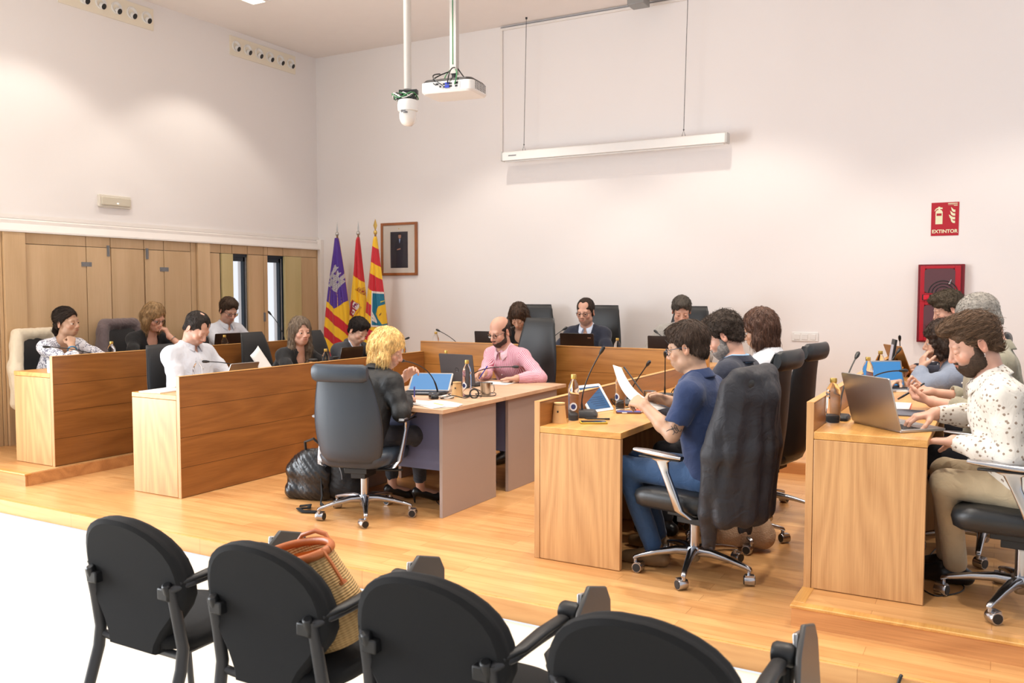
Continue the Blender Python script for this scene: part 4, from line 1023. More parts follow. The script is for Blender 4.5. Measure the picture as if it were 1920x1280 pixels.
    body = np_obj('body', V, Q, M['skin'], root, org, np.clip(C, 0, 1))
    # ---- eyes, brows
    for s_ in (1, -1):
        ec = H(s_*.031, .0775, -.001); m = MB(); m.ball(tuple(ec-org), .0136*hs, 16); e = m.obj('eye', plain_c('eye_white', srgb(212, 204, 198), .2), root)
        lk = nrm(Rh[1] - Rh[2]*.35); a1 = nrm(np.cross(lk, Rh[2])); a2 = np.cross(a1, lk)
        Mx = Matrix.Translation(tuple(ec-org)) @ Matrix(((a1[0], a2[0], lk[0], 0), (a1[1], a2[1], lk[1], 0), (a1[2], a2[2], lk[2], 0), (0, 0, 0, 1)))
        m = MB(); m.lathe([(.0066*hs, .0126*hs), (.0064*hs, .0138*hs), (.002*hs, .0148*hs)], 14, M=Mx); m.obj('iris', plain_c('iris', srgb(38, 26, 20), .15), e)
        bcol = srgb(*[min(255, int(255*(c**.4545)*.9)) for c in haircol]) if hair != 'bald' else srgb(60, 42, 32)
        m = MB(); pts = [tuple(H(s_*x, y, z) - org) for x, y, z in ((.012, .0885, .017), (.022, .0885, .022), (.034, .083, .0235), (.046, .0715, .018), (.050, .066, .014))]
        m.tube(pts, [.0026, .0036, .0036, .0026, .0012], 8, flat=.6); m.obj('eyebrow', hairmat(haircol), root)
    # ---- hair
    if hair: make_hair(root, org, H, Rh, head, hair, haircol, hlen, res, hs, part)
    if beard in ('full', 'short'):
        t_ = .009 if beard == 'full' else .0035; bc = np.array(beardcol or haircol)
        G = [ell(H(0, .028, -.032), (.0575+t_, .066+t_, .080+t_), Rh, k=.02), ell(H(0, .057, -.090), (.030+t_, .026+t_, .025+t_*1.6), Rh, k=.03), ell(H(.044, .012, -.070), (.017+t_, .030+t_, .022+t_), Rh, k=.03), ell(H(-.044, .012, -.070), (.017+t_, .030+t_, .022+t_), Rh, k=.03), ell(H(0, .083, -.062), (.030+t_*.7, .016+t_*.7, .022+t_*.7), Rh, k=.012),
             pln(nrm(Rh[2] + .35*Rh[1]), H(0, 0, -.024 if beard == 'full' else -.034), k=.01), ell(H(.060, .010, -.018), (.010, .013, .030), Rh, k=.012), ell(H(-.060, .010, -.018), (.010, .013, .030), Rh, k=.012), ell(H(0, .094, -.050), (.026, .0115, .0085), Rh, k=.008), pln(-Rh[1], H(0, -.008, 0), k=.01),
             ell(H(0, .108, -.0625), (.024, .030, .0095), Rh, k=.004, op='d'), ell(H(.0, .115, -.031), (.020, .030, .0120), Rh, k=.006, op='d'),
             ell(H(.046, .078, -.040), (.028, .030, .027), Rh, k=.008, op='d'), ell(H(-.046, .078, -.040), (.028, .030, .027), Rh, k=.008, op='d')]
        for q_ in G: scale_prim(q_, hs)
        V, Q = mesh_sdf(G, hc=res, hf=res, disp=lambda P_: .0015*wob(P_, 300, 5) + .001*wob(P_, 600, 6))
        C = np.tile(bc, (len(V), 1))*(1+.35*wob(V, 300, 8))[:, None]
        if len(V): np_obj('beard', V, Q, M['hair_short'], root, org, np.clip(C, 0, 1))
    # ---- clothes
    hc = .0095 if res > .004 else .0075
    def sleeves(g, slv, cuff=.036):
        out = []; cut = []
        for sd in (1, -1):
            a = arms[sd]; E, W = a['E'], a['W']; bs = B**.5
            out += [cap(SH[sd]-r*sd*.004, SH[sd]*.5+E*.5, .051*am*bs+g, .048*am*bs+g, k=.05)]
            if slv == 'short': 
                e2 = SH[sd]*.30+E*.70; out += [cap(SH[sd]*.5+E*.5, e2, .052*am*bs+g, .056*am*bs+g, k=.02)]; cut += [pln(nrm(E-SH[sd]), e2 + nrm(E-SH[sd])*.005)] if False else [cap(e2+nrm(E-SH[sd])*.055, E+nrm(E-SH[sd])*.4, .075, .075, k=.003, op='d')]
                continue
            e3 = E*.5+W*.5
            we = W - nrm(W-E)*(.0 if slv == 'long' else .06)
            if slv == 'rolled': we = E*.45+W*.55
            out += [cap(SH[sd]*.5+E*.5, E, .050*am*bs+g, .049*am+g, k=.03), cap(E, e3, .050*am+g, .047*am+g, k=.03), cap(e3, we, .046*am+g, cuff*am+g*.6+(.010 if slv == 'rolled' else 0), k=.03)]
            d_ = nrm(W-E); cut += [cap(we+d_*(.028), we+d_*.25, .052*am, .10, k=.003, op='d')] if slv != 'rolled' else [cap(we+d_*.05, we+d_*.25, .07, .12, k=.003, op='d')]
            cut += [cap(we-d_*.004, we+d_*.06, cuff*am-.006+(.008 if slv == 'rolled' else 0), k=.002, op='d')]
        return out, cut
    neckcut = lambda rr, dep=0.: [cap(NB+u*.026, head, rr, rr, k=.006, op='d'), ell(NB+f*.105-u*(.000+dep*.4), (.022+dep*1.6, .085, .036+dep), RT, k=.005, op='d')]
    hem = [pln(-u, TP(0, 0, -.07), k=.01)]
    tm = topmat
    folds = lambda amp: (lambda P_: amp*.75*wob(P_, 24, 11) + amp*.5*np.abs(wob(P_, 52, 12)))
    if top in ('shirt', 'polo', 'blouse', 'tshirt'):
        sl, ct = sleeves(.006, sleeve)
        G = torso(.014, .06) + sl + neckcut(.062*g_ if top != 'blouse' else .072, .0 if top != 'blouse' else .03) + ct + hem
        V, Q = mesh_sdf(G, hc=hc, hf=hc, disp=folds(.0042))
        C = stripe_col(V, arms, SH, RT, HIP, org) if stripe else None
        np_obj('shirt' if top != 'blouse' else 'blouse', V, Q, tm, root, org, C)
        if top in ('shirt', 'polo'):
            collar_loft(root, org, NB, u, f, r, head, tm, g_, .0, stripe)
            # buttons sit on the placket: march from inside out to the cloth surface
            for k_ in range(5):
                c = TP(0, .02, .41-.07*k_); s_ = 0
                for it in range(40):
                    d = 1.0
                    Dv = np.array([1.0]); 
                    for q_ in G: Dv = comb(Dv, sdv(q_, c[None]), q_)
                    if Dv[0] > -.001: break
                    c = c + f*max(.002, -Dv[0]*.7)
                bt = MB(); bt.ball(tuple(c-org+f*.001), .0055, 8); 
                if top == 'shirt': bt.obj('button', M['white_plastic'], root)
    else:
        # inner layer showing in the opening, then the open jacket over it
        G = torso(.008, .05) + neckcut(.062*g_, .0) + [pln(-u, TP(0, 0, .10), k=.01)]
        if under is not None:
            V, Q = mesh_sdf(G, hc=hc, hf=hc, disp=folds(.0015)); np_obj('shirt' if not fem else 'top', V, Q, under, root, org)
            if not fem:
                collar_loft(root, org, NB, u, f, r, head, under, g_, .0)
        sl, ct = sleeves(.012, sleeve, .040)
        jt = torso(.024 if top != 'cardigan' else .020, .06)
        w0 = .060 if top != 'cardigan' else .052
        vee = [grp([pln(nrm(r*1.0*s_ + u*-.30), TP(s_*w0, .0, .47), k=.002, op='i') if i_ else ell(TP(0, .20, .36), (.30, .22, .34), RT, k=.001) for i_, s_ in ((0, 1), (1, 1), (1, -1))], TP(0, .2, .36), .4, k=.004, op='d')]
        G = jt + sl + neckcut(.070*g_, .0) + vee + ct + hem
        V, Q = mesh_sdf(G, hc=hc, hf=hc, disp=folds(.0036)); np_obj('jacket' if top != 'cardigan' else 'cardigan', V, Q, tm, root, org)
        if top == 'jacket':
            collar_loft(root, org, NB, u, f, r, head, tm, g_, .010, name='jacket_collar')
            for s_ in (1, -1):     # lapels lying along the opening
                pts = []
                for k_ in range(9):
                    zz = .475 - .036*k_; xw = max(.004, w0 - (.47-zz)*.30*.98)
                    c = TP(s_*xw, .03, zz)
                    for it in range(30):
                        Dv = np.array([1.0])
                        for q_ in jt: Dv = comb(Dv, sdv(q_, c[None]), q_)
                        if Dv[0] > -.0005: break
                        c = c + f*max(.002, -Dv[0]*.8)
                    pts.append(c-org)
                m = MB(); rings = []
                for k_, c in enumerate(pts):
                    wl = (.012, .034, .040, .042, .038, .032, .024, .016, .006)[k_]
                    o1 = c + f*.004; o2 = c + r*s_*wl + f*(.007) - f*wl*.30
                    rings.append([tuple(o1-f*.003), tuple(o1+f*.003), tuple(o2+f*.004), tuple(o2-f*.003)])
                m.loft(rings); m.obj('lapel', tm, root, smooth=60)
    # ---- legs
    kz = floor + seat + .055
    lg = legs or {sd: (HIP + F0[1]*.42 + F0[0]*sd*.10 - A_(0,0,HIP[2]-kz), HIP + F0[1]*.40 + F0[0]*sd*.12 + A_(0,0,floor+.09-HIP[2]), HIP + F0[1]*.54 + F0[0]*sd*.13 + A_(0,0,floor+.03-HIP[2])) for sd in (1, -1)}
    G = [ell(HIP-A_(0,0,.01), (.172*B, .15*B, .105), F0, k=.05)]
    for sd in (1, -1):
        kn, an, toe = [A_(*q_) for q_ in lg[sd]]; hp_ = HIP + F0[0]*sd*.085 - A_(0,0,.01)
        G += [cap(hp_, kn, .084*B, .064, k=.04), cap(kn, an + nrm(kn-an)*.03, .064, .052 if not skirtlegs else .045, k=.03)]
        if skirtlegs: G += [cap(an+nrm(kn-an)*.03, an-nrm(kn-an)*.3, .06, .07, k=.002, op='d')]
    V, Q = mesh_sdf(G, hc=.0115, hf=.0115, disp=folds(.003)); np_obj('trousers', V, Q, trousers or M['c_darktrouser'], root, org)
    for sd in (1, -1):
        kn, an, toe = [A_(*q_) for q_ in lg[sd]]; fd = nrm((toe-an)*A_(1, 1, 0)); zb = floor
        an0 = A_(an[0], an[1], 0); 
        if skirtlegs:
            RS = np.stack([np.cross(fd, A_(0,0,1)), fd, A_(0,0,1)])
            G = [cap(an0 + fd*.13 + A_(0,0,floor+.026), an0 + fd*.17 + A_(0,0,floor+.022), .036, .026, k=.02), cap(an0 - fd*.03 + A_(0,0,floor+.085), an0 + fd*.12 + A_(0,0,floor+.03), .034, .032, k=.02), pln(-A_(0,0,1), A_(0,0,floor+.003), k=.003),
                 cap(an0 + fd*.02 + A_(0,0,floor+.135), an0 + fd*.10 + A_(0,0,floor+.085), .034, .036, k=.01, op='d'), cap(an0-fd*.05+A_(0,0,floor+.08), an0-fd*.045+A_(0,0,floor+.004), .013, .006, k=.015)]
        else:
            G = [cap(an0 - fd*.045 + A_(0,0,floor+.042), an0 + fd*.05 + A_(0,0,floor+.045), .040, .046, k=.03), cap(an0 + fd*.05 + A_(0,0,floor+.045), an0 + fd*.165 + A_(0,0,floor+.030), .046, .036, k=.03), cap(an0+A_(0,0,floor+.04), an0+A_(0,0,floor+.10), .042, .044, k=.02), pln(-A_(0,0,1), A_(0,0,floor+.004), k=.006)]
        V, Q = mesh_sdf(G, hc=.007, hf=.007); np_obj('shoe', V, Q, shoe or M['c_shoe'], root, org)
    if glasses:
        gm = M[glasses]; m = MB()
        gs = Matrix.Identity(4)
        for s_ in (1, -1):
            c = (s_*.0325, .099, -.004)
            pts = [tuple(H(c[0]+.0225*math.copysign(abs(math.cos(a))**.75, math.cos(a)), c[1]-abs(math.cos(a)*.0225*s_+s_*.01)*.12, c[2]+.0175*math.copysign(abs(math.sin(a))**.8, math.sin(a))) - org) for a in [2*PI*i/22 for i in range(23)]]
            m.tube(pts, .0019, 6, cap=False)
            m.tube([tuple(H(*p_) - org) for p_ in ((s_*.054, .096, .004), (s_*.068, .080, .005), (s_*.080, .0, .006), (s_*.079, -.02, -.004))], .0019, 6)
        m.tube([tuple(H(*p_) - org) for p_ in ((-.011, .101, .001), (0, .104, .004), (.011, .101, .001))], .0018, 6)
        g_o = m.obj('glasses', gm, root)
        for s_ in (1, -1):
            m = MB(); c = (s_*.0325, .0985, -.004); m.add([tuple(H(c[0]+.0215*math.copysign(abs(math.cos(a))**.75, math.cos(a)), c[1]-abs(math.cos(a)*.0225*s_+s_*.01)*.12, c[2]+.0165*math.copysign(abs(math.sin(a))**.8, math.sin(a))) - org) for a in [2*PI*i/22 for i in range(22)]], [tuple(range(22))])
            m.obj('lens', M['window_glass'], g_o, solid=.0012)
    return root, dict(NB=NB, u=u, f=f, r=r, TP=TP, org=org, H=H, Rh=Rh, arms=arms, SH=SH, HIP=HIP)

def collar_loft(root, org, NB, u, f, r, head, mat, g_, grow, stripe=False, name='collar'):
    jacket = name == 'jacket_collar'
    m = MB(); nu = 30; a0 = R(34 if jacket else 13)
    rows = [(.060, -.020), (.062, .020), (.067, .024), (.080, .004), (.094, -.024)]
    ctr = NB + u*.040 + f*.010
    def fn(a, b):
        th = a0 + (2*PI-2*a0)*a    # 0 = front
        fb = math.cos(th); j = b*(len(rows)-1); k = min(int(j), len(rows)-2); t = j-k
        rr = rows[k][0]*(1-t) + rows[k+1][0]*t; hh = rows[k][1]*(1-t) + rows[k+1][1]*t
        fr = max(0, fb)
        rr = (rr*g_ + grow + (.010*fr**6 if b > .6 else 0))*(1 + .10*abs(fb)); hh = hh*(.75 if jacket else 1) - .030*fr - (.006 if fb < 0 else 0)*0
        if b > .7: hh -= (.020 if not jacket else .004)*fr**10*(b-.7)/.3; th += (.0 if jacket else .16)*fr**10*(1 if th < PI else -1)*(b-.7)/.3
        p = ctr + (f*math.cos(th) + r*math.sin(th))*rr + u*hh - org
        return tuple(p)
    m.grid(fn, nu, 12)
    o = m.obj(name, mat, root, smooth=50, solid=.0025 if not jacket else .004)
    if stripe:
        me = o.data; ca = me.color_attributes.new('Col', 'FLOAT_COLOR', 'POINT')
        for i in range(len(me.vertices)): ca.data[i].color = (0, 0, 0, 1)
_pc = {}
def plain_c(name, *a, **k):
    if name not in _pc: _pc[name] = plain(name, *a, **k)
    return _pc[name]
def hairmat(c):
    key = 'hair_%.3f_%.3f' % (c[0], c[1])
    if key not in _pc: _pc[key] = plain(key, tuple(c)+(1,), .5, var=.3, vscale=120)
    return _pc[key]
def stripe_col(V, arms, SH, RT, HIP, org):
    w = (V-HIP) @ RT.T; s = w[:, 0].copy(); best = np.full(len(V), 1.0)
    for sd in (1, -1):
        for a, b in ((SH[sd], arms[sd]['E']), (arms[sd]['E'], arms[sd]['W'])):
            ab = b-a; L = np.linalg.norm(ab); ab = ab/L; ww = V-a; h = np.clip((ww @ ab)/L, 0, 1)
            rad = ww - (ww @ ab)[:, None]*ab; d = np.linalg.norm(rad, axis=1)
            e1 = nrm(np.cross(ab, RT[1])); e2 = np.cross(ab, e1); ang = np.arctan2(rad @ e2, rad @ e1)
            lim = (d < .075) & (np.abs(w[:, 0]) > .185 if a is SH[sd] else d < .075) & (h > .02)
            s = np.where(lim & (d < best), ang*.052, s); best = np.where(lim, np.minimum(best, d), best)
    return np.stack([s+1, s*0, s*0], 1)

def make_hair(root, org, H, Rh, head, kind, colr_, hlen, res, hs, part):
    c = np.array(colr_)*.8; up = Rh[2]; fw = Rh[1]; rt = Rh[0]
    t = dict(short=.011, crop=.006, fringe=.006, bald=.003, bob=.016, long=.014, pony=.009, curly=.022, curlyshort=.017, quiff=.008, grey=.007).get(kind, .01)
    base = [ell(H(0, -.016, .046), (.0765+t, .096+t, .085+t), Rh, k=.02)]
    ears = [ell(H(s_*.088, -.004, -.008), (.018, .022, .030), Rh, k=.004, op='d') for s_ in (1, -1)]
    lowcut = [pln(nrm(-Rh[2] + .62*Rh[1]), H(0, -.060, -.055), k=.010)]
    back = [ell(H(0, -.058, -.025), (.060+t*.5, .040+t*.4, .055), Rh, k=.02)]
    facecut = [ell(H(0, .100, -.018), (.062, .052, .094), Rh, k=.008, op='d')]
    temples = [ell(H(s_*.064, .078, -.020), (.030, .050, .068), Rh, k=.010, op='d') for s_ in (1, -1)]
    if kind in ('short', 'grey', 'crop', 'quiff', 'curlyshort', 'pony'):
        G = base + back
        if kind == 'quiff': G += [ell(H(0, .030, .106), (.060, .084, .036), Rh, k=.02), ell(H(.0, .084, .094), (.050, .030, .024), Rh, k=.02)]
        if kind == 'short': G += [ell(H(0, .040, .098), (.060, .060, .032), Rh, k=.025)]
        if kind == 'curlyshort': G += [ell(H(0, .045, .105), (.064, .062, .036), Rh, k=.025)]
        if kind == 'pony': G += [ell(H(0, -.105, -.02), (.022, .022, .025), Rh, k=.02)]
        G += facecut + (lowcut if kind != 'pony' else [pln(nrm(-Rh[2] + .9*Rh[1]), H(0, -.05, -.052), k=.010)]) + ears + temples
        if kind == 'crop': G += [ell(H(s_*.034, .080, .090), (.030, .045, .036), Rh, k=.01, op='d') for s_ in (1, -1)] + [ell(H(0, .090, .080), (.05, .040, .034), Rh, k=.01, op='d')]
        if kind == 'pony': G += [cap(H(0, -.11, -.025), H(0, -.125, -.08), .020, .022, k=.015), cap(H(0, -.125, -.08), H(0, -.11, -.16), .022, .010, k=.015)]
        mat = M['hair_short']
    elif kind in ('fringe', 'bald'):
        G = base + back + facecut + lowcut + ears + temples
        G += [ell(H(0, -.030, .150), (.036, .048, .026), Rh, k=.02, op='d'), ell(H(.035, .082, .078), (.026, .035, .034), Rh, k=.012, op='d'), ell(H(-.035, .082, .078), (.026, .035, .034), Rh, k=.012, op='d')] if kind == 'fringe' else [ell(H(0, .040, .10), (.095, .135, .085), Rh, k=.012, op='d')]
        mat = M['hair_short']
    else:
        fall = nrm(A_(0, 0, -.9) + (-up)*.1); side = []
        for s_ in (1, -1):
            p0 = H(s_*.070, -.010, .03); p1 = p0 + fall*hlen*.55 + rt*s_*.014 - fw*.008; p2 = p0 + fall*hlen - fw*.012 + rt*s_*.004
            side += [cap(p0, p1, .030, .034, k=.03), cap(p1, p2, .034, .018, k=.03)]
        pb = H(0, -.070, .0)
        side += [cap(pb, pb+fall*hlen*.6, .055, .052, k=.04), cap(pb+fall*hlen*.6, pb+fall*hlen*.98, .05, .026, k=.03)] + [cap(H(s_*.04, -.06, 0), H(s_*.04, -.06, 0)+fall*hlen*.94, .045, .024, k=.03) for s_ in (1, -1)]
        G = base + side
        if kind == 'curly':
            rr = np.random.RandomState(4)
            for i in range(60):
                a = rr.rand()*2*PI; z = rr.uniform(-.17, .12); rad = .088 + .014*rr.rand() if z > -.02 else .088
                y_ = math.sin(a)*rad*1.15-.02
                if y_ > .05: continue
                G += [ell(H(math.cos(a)*rad, y_, z), (.014+.010*rr.rand(),)*3, Rh, k=.007)]
        G += [ell(H(0, .105, -.036), (.058, .062, .086), Rh, k=.010, op='d'), cap(H(0, .07, -.08), H(0, .10, -.20), .052, .07, k=.012, op='d')]
        if part is not None: G += [ell(H(part, .105, .022), (.042, .055, .058), Rh, k=.012, op='d')]
        mat = M['hair']
    for q_ in G: scale_prim(q_, hs)
    wh = A_(0, -.045, .13)
    def coords(P_):
        q = ((P_-head) @ Rh.T)/hs
        if kind in ('quiff',): return np.stack([q[..., 0]*11, q[..., 1]*1.6, q[..., 2]*4], -1)
        if kind == 'pony': return np.stack([q[..., 0]*10, q[..., 1]*1.5, q[..., 2]*6], -1)
        ph = np.arctan2(q[..., 0], q[..., 1]-wh[1]); rho = np.sqrt(q[..., 0]**2 + (q[..., 1]-wh[1])**2 + (q[..., 2]-wh[2])**2)
        return np.stack([np.cos(ph), np.sin(ph), rho*2], -1)
    def disp(P_):
        if kind == 'curly': return .005*wob(P_, 100, 9) + .002*wob(P_, 240, 3)
        if kind == 'curlyshort': return .0035*wob(P_, 120, 9) + .0016*wob(P_, 280, 3)
        if kind == 'grey': return .0014*wob(P_, 300, 2)
        K = coords(P_); a = {'bob': .0042, 'long': .0042, 'short': .0030, 'quiff': .0042, 'pony': .0018}.get(kind, .0018)
        return a*wob(K, 26, 2) + a*.45*wob(K, 75, 6) + .0011*wob(P_, 320, 2)
    V, Q = mesh_sdf(G, hc=max(res, .0042)*1.05, hf=res, disp=disp)
    K = coords(V); st = .30*wob(K, 40, 4) + .22*wob(K, 110, 5) + .12*wob(V, 60, 4)
    if kind in ('grey', 'curly', 'curlyshort'): st = .3*wob(V, 240, 4)
    C = c[None]*np.clip(1+st, .3, 2)[:, None]
    ho = np_obj('hair', V, Q, mat, root, org, np.clip(C, 0, 1))
    # loose strands over the surface
    nn = np.cross(V[Q[:, 2]]-V[Q[:, 0]], V[Q[:, 3]]-V[Q[:, 1]]); VN = np.zeros_like(V)
    for k_ in range(4): np.add.at(VN, Q[:, k_], nn)
    VN /= np.linalg.norm(VN, axis=1)[:, None]+1e-12
    rs = np.random.RandomState(3); n = {'bald': 500, 'fringe': 900, 'grey': 1500}.get(kind, 1500)
    idx = rs.choice(len(V), min(n, len(V)), replace=False); p = V[idx].copy(); nv = VN[idx]
    q = ((p-head) @ Rh.T)/hs
    keep = (q[:, 1] < .055) | (q[:, 2] > .055); idx, p, nv, q = idx[keep], p[keep], nv[keep], q[keep]; n = len(p)
    if kind in ('curly', 'curlyshort'): fl = rs.randn(n, 3)
    elif kind == 'quiff': fl = (np.array([0, -1., .15])[None] + rs.randn(n, 3)*.22) @ Rh
    elif kind == 'pony': fl = (np.array([0, -.11, -.02])[None] - q + rs.randn(n, 3)*.01) @ Rh
    else: fl = (q - wh + rs.randn(n, 3)*.02) @ Rh
    if kind in ('bob', 'long'): fl = fl/np.linalg.norm(fl, axis=1)[:, None] + A_(0, 0, -1)*np.clip(1.2-(q[:, 2:3]+.02)*10, 0, 3)
    fl -= (fl*nv).sum(1)[:, None]*nv; fl /= np.linalg.norm(fl, axis=1)[:, None]+1e-9
    Ls = {'bob': .070, 'long': .085, 'grey': .008, 'crop': .012, 'fringe': .016, 'bald': .008, 'curly': .030, 'curlyshort': .022, 'quiff': .034, 'pony': .04}.get(kind, .022)*(.6+.8*rs.rand(n))
    if kind in ('bob', 'long'): Ls = np.where(q[:, 2] > .04, Ls*.4, Ls)
    lift = {'bob': .0, 'long': .0, 'quiff': .12, 'curly': .4, 'curlyshort': .35, 'short': .10, 'grey': .3, 'pony': .0}.get(kind, .05)*(.5+rs.rand(n))
    pts = [p + nv*(.0005 if kind not in ('bob', 'long') else .0012)]; d = fl + nv*lift[:, None]
    hang = kind in ('bob', 'long')
    for k_ in range(3):
        d = d/np.linalg.norm(d, axis=1)[:, None]; pts.append(pts[-1] + d*(Ls/3)[:, None])
        rel = pts[-1]-head; rel[:, 2] = np.where(hang & (rel[:, 2] < .02), 0, rel[:, 2]); n2 = rel/(np.linalg.norm(rel, axis=1)[:, None]+1e-9)
        d = d - np.maximum((d*n2).sum(1), 0)[:, None]*n2*(1.0 if hang or kind in ('short', 'pony', 'bald', 'crop', 'fringe') else .5)
        if hang: d = d + A_(0, 0, -.35)
        d = d + rs.randn(n, 3)*(.06 if 'curly' not in kind else .9)
    sd = np.cross(fl, nv); vs = []; W0 = [.0010, .0011, .0008, .0003]
    for k_, pt in enumerate(pts):
        w = W0[k_]; vs += [pt+sd*w, pt-sd*w*.6+nv*w, pt-sd*w*.6-nv*w]
    VV = np.stack(vs, 1).reshape(-1, 3); qs = []
    o_ = np.arange(n)[:, None]*12
    for k_ in range(3):
        for j in range(3):
            a, b = k_*3+j, k_*3+(j+1) % 3; qs.append(np.concatenate([o_+a, o_+b, o_+b+3, o_+a+3], 1))
    QQ = np.concatenate(qs); CC = np.repeat(C[idx]*(.6+.9*rs.rand(n))[:, None], 12, 0)
    so = np_obj('hair_strands', VV, QQ, M['strand'], ho, org, np.clip(CC, 0, 1)); so['kind'] = 'stuff'
# ------------------------------------------------------------------ the people
M['c_darktrouser'] = cloth('dark_trousers', srgb(30, 31, 38), .9)
M['c_shoe'] = plain('black_shoe', srgb(22, 20, 20), .35)
M['c_white'] = cloth('white_cotton', srgb(205, 208, 216), .85, bump=.35)
M['c_black'] = cloth('black_cloth', srgb(16, 16, 18), .9, bump=.2)
M['c_blazer_black'] = cloth('black_blazer', srgb(20, 20, 21), .6, bump=.25, sheen=.0)
M['c_navy'] = cloth('navy_cloth', srgb(24, 30, 48), .85, bump=.25)
M['c_polo'] = cloth('navy_polo', srgb(26, 46, 86), .85, bump=.25)
M['c_suit'] = cloth('charcoal_suit', srgb(44, 46, 52), .8, bump=.2)
M['c_sky'] = cloth('sky_shirt', srgb(150, 190, 225), .8, bump=.2)
M['c_pale'] = cloth('pale_blue_shirt', srgb(200, 212, 232), .8, bump=.2)
M['c_greyjacket'] = cloth('grey_jacket', srgb(160, 156, 150), .85, 'check', srgb(140, 136, 130), 420)
M['c_stripe'] = cloth('pink_stripes', srgb(228, 196, 206), .85, 'stripe', srgb(190, 92, 118), 2*PI/.0115, bump=.25)
M['c_floral'] = cloth('floral_shirt', srgb(214, 208, 198), .85, 'spots', srgb(140, 122, 106), 46, bump=.35)
M['c_blotch'] = cloth('patterned_blouse', srgb(222, 222, 228), .85, 'blotch', srgb(110, 112, 130), 34, bump=.3)
M['c_whiteblazer'] = cloth('white_blazer', srgb(206, 208, 214), .8, bump=.25)
M['c_khaki'] = cloth('khaki_shirt', srgb(150, 144, 124), .85, bump=.3)
M['c_greyblue'] = cloth('grey_blue_jacket', srgb(128, 138, 156), .85, bump=.3)
M['c_jeans'] = cloth('blue_jeans', srgb(44, 74, 112), .85, bump=.3)
M['c_beige'] = cloth('beige_chinos', srgb(186, 166, 134), .85, bump=.3)
M['g_black'] = plain('black_frame', srgb(18, 18, 20), .3); M['g_blue'] = plain('blue_frame', srgb(50, 66, 84), .3); M['g_brown'] = plain('brown_frame', srgb(70, 46, 40), .3)
V3 = lambda *a: tuple(a)
DOWN = (0, 0, -1)
PEOPLE = {}
def P_(key, *a, **k): PEOPLE[key] = person(*a, **k)

# left outer wing, facing the middle of the room
P_(1, 'person with dark ponytail and patterned blouse, chin resting on a fist, far left', (-7.33, 4.90, 1.318), 95, Z2, haz=74, hp=2, hroll=8, fem=True, sw=.165, bulk=.98, skin='tan', top='blouse', topmat=M['c_blotch'],
   hair='pony', haircol=(.030, .018, .012), sleeve='rolled', L=dict(to=(-6.98, 5.12, .99), f=(.2, -1, .0), pn=DOWN), R_=dict(to=(-7.165, 4.83, 1.115), elbow=(-6.98, 4.72, .965), f=(-.40, .25, .75), pn=(-.9, .3, .2), curl=(1.3, 1.3, .8), tcurl=.9), eyes=.6)
P_(2, 'person with dark blonde hair, glasses and black blouse, hand at the mouth', (-7.30, 5.80, 1.337), 92, Z2, haz=84, hp=24, fem=True, sw=.17, bulk=1.1, skin='rosy', top='blouse', topmat=M['c_black'],
   hair='bob', haircol=(.36, .22, .10), hlen=.15, part=-.02, glasses='g_black', sleeve='rolled', L=dict(to=(-7.165, 5.87, 1.150), elbow=(-6.99, 6.00, .97), f=(-.35, -.22, .85), pn=(-.8, -.5, .1), curl=(.8, .9, .5)), R_=dict(to=(-7.00, 5.62, .985), f=(.2, 1, 0)))
P_(3, 'person with short brown hair, glasses and white shirt on the far left wing', (-7.31, 6.77, 1.387), 100, Z2, haz=104, hp=24, skin='rosy', topmat=M['c_white'], hair='short', haircol=(.075, .045, .028), glasses='g_brown', beard='stubble',
   L=dict(to=(-6.96, 6.98, .985), f=(.6, -.8, 0)), R_=dict(to=(-6.96, 6.62, .985), f=(.6, .8, 0)))
# left inner wing
P_(4, 'balding person in white shirt bent over a tablet at the inner left desk', (-5.73, 4.965, 1.292), 88, Z1, haz=80, hp=36, sw=.195, bulk=1.22, belly=.03, skin='rosy', topmat=M['c_white'], hair='fringe', haircol=(.028, .020, .016),
   L=dict(to=(-5.44, 5.16, .885), f=(.6, -.55, -.1), curl=(.5, .5, .3)), R_=dict(to=(-5.46, 4.86, .885), f=(.75, .6, -.1), curl=(.5, .5, .3)), eyes=1.0, beard='stubble')
P_(5, 'person with long grey-brown hair in black jacket looking across the room', (-5.80, 6.25, 1.211), 92, Z1, haz=112, hp=2, fem=True, sw=.175, bulk=1.12, skin='rosy', top='blouse', topmat=M['c_black'], hair='long', haircol=(.20, .145, .10), hlen=.34, part=.008,
   L=dict(to=(-5.45, 6.42, .885), f=(.3, -1, 0)), R_=dict(to=(-5.47, 6.12, .885), f=(.5, .8, 0)), eyes=.5)
P_(6, 'young person with dark hair in charcoal suit, forehead leaning on one hand', (-5.80, 7.10, 1.186), 96, Z1, haz=96, hp=30, hroll=-4, skin='fair', top='jacket', topmat=M['c_suit'], under=M['c_pale'], hair='short', haircol=(.022, .015, .012), spine=.48,
   L=dict(to=(-5.58, 7.20, 1.08), elbow=(-5.42, 7.33, .88), f=(-.25, -.35, .8), pn=(-.9, -.3, .1), curl=(.9, .8, .4)), R_=dict(to=(-5.45, 6.95, .885), f=(.5, .7, 0)), eyes=.9)
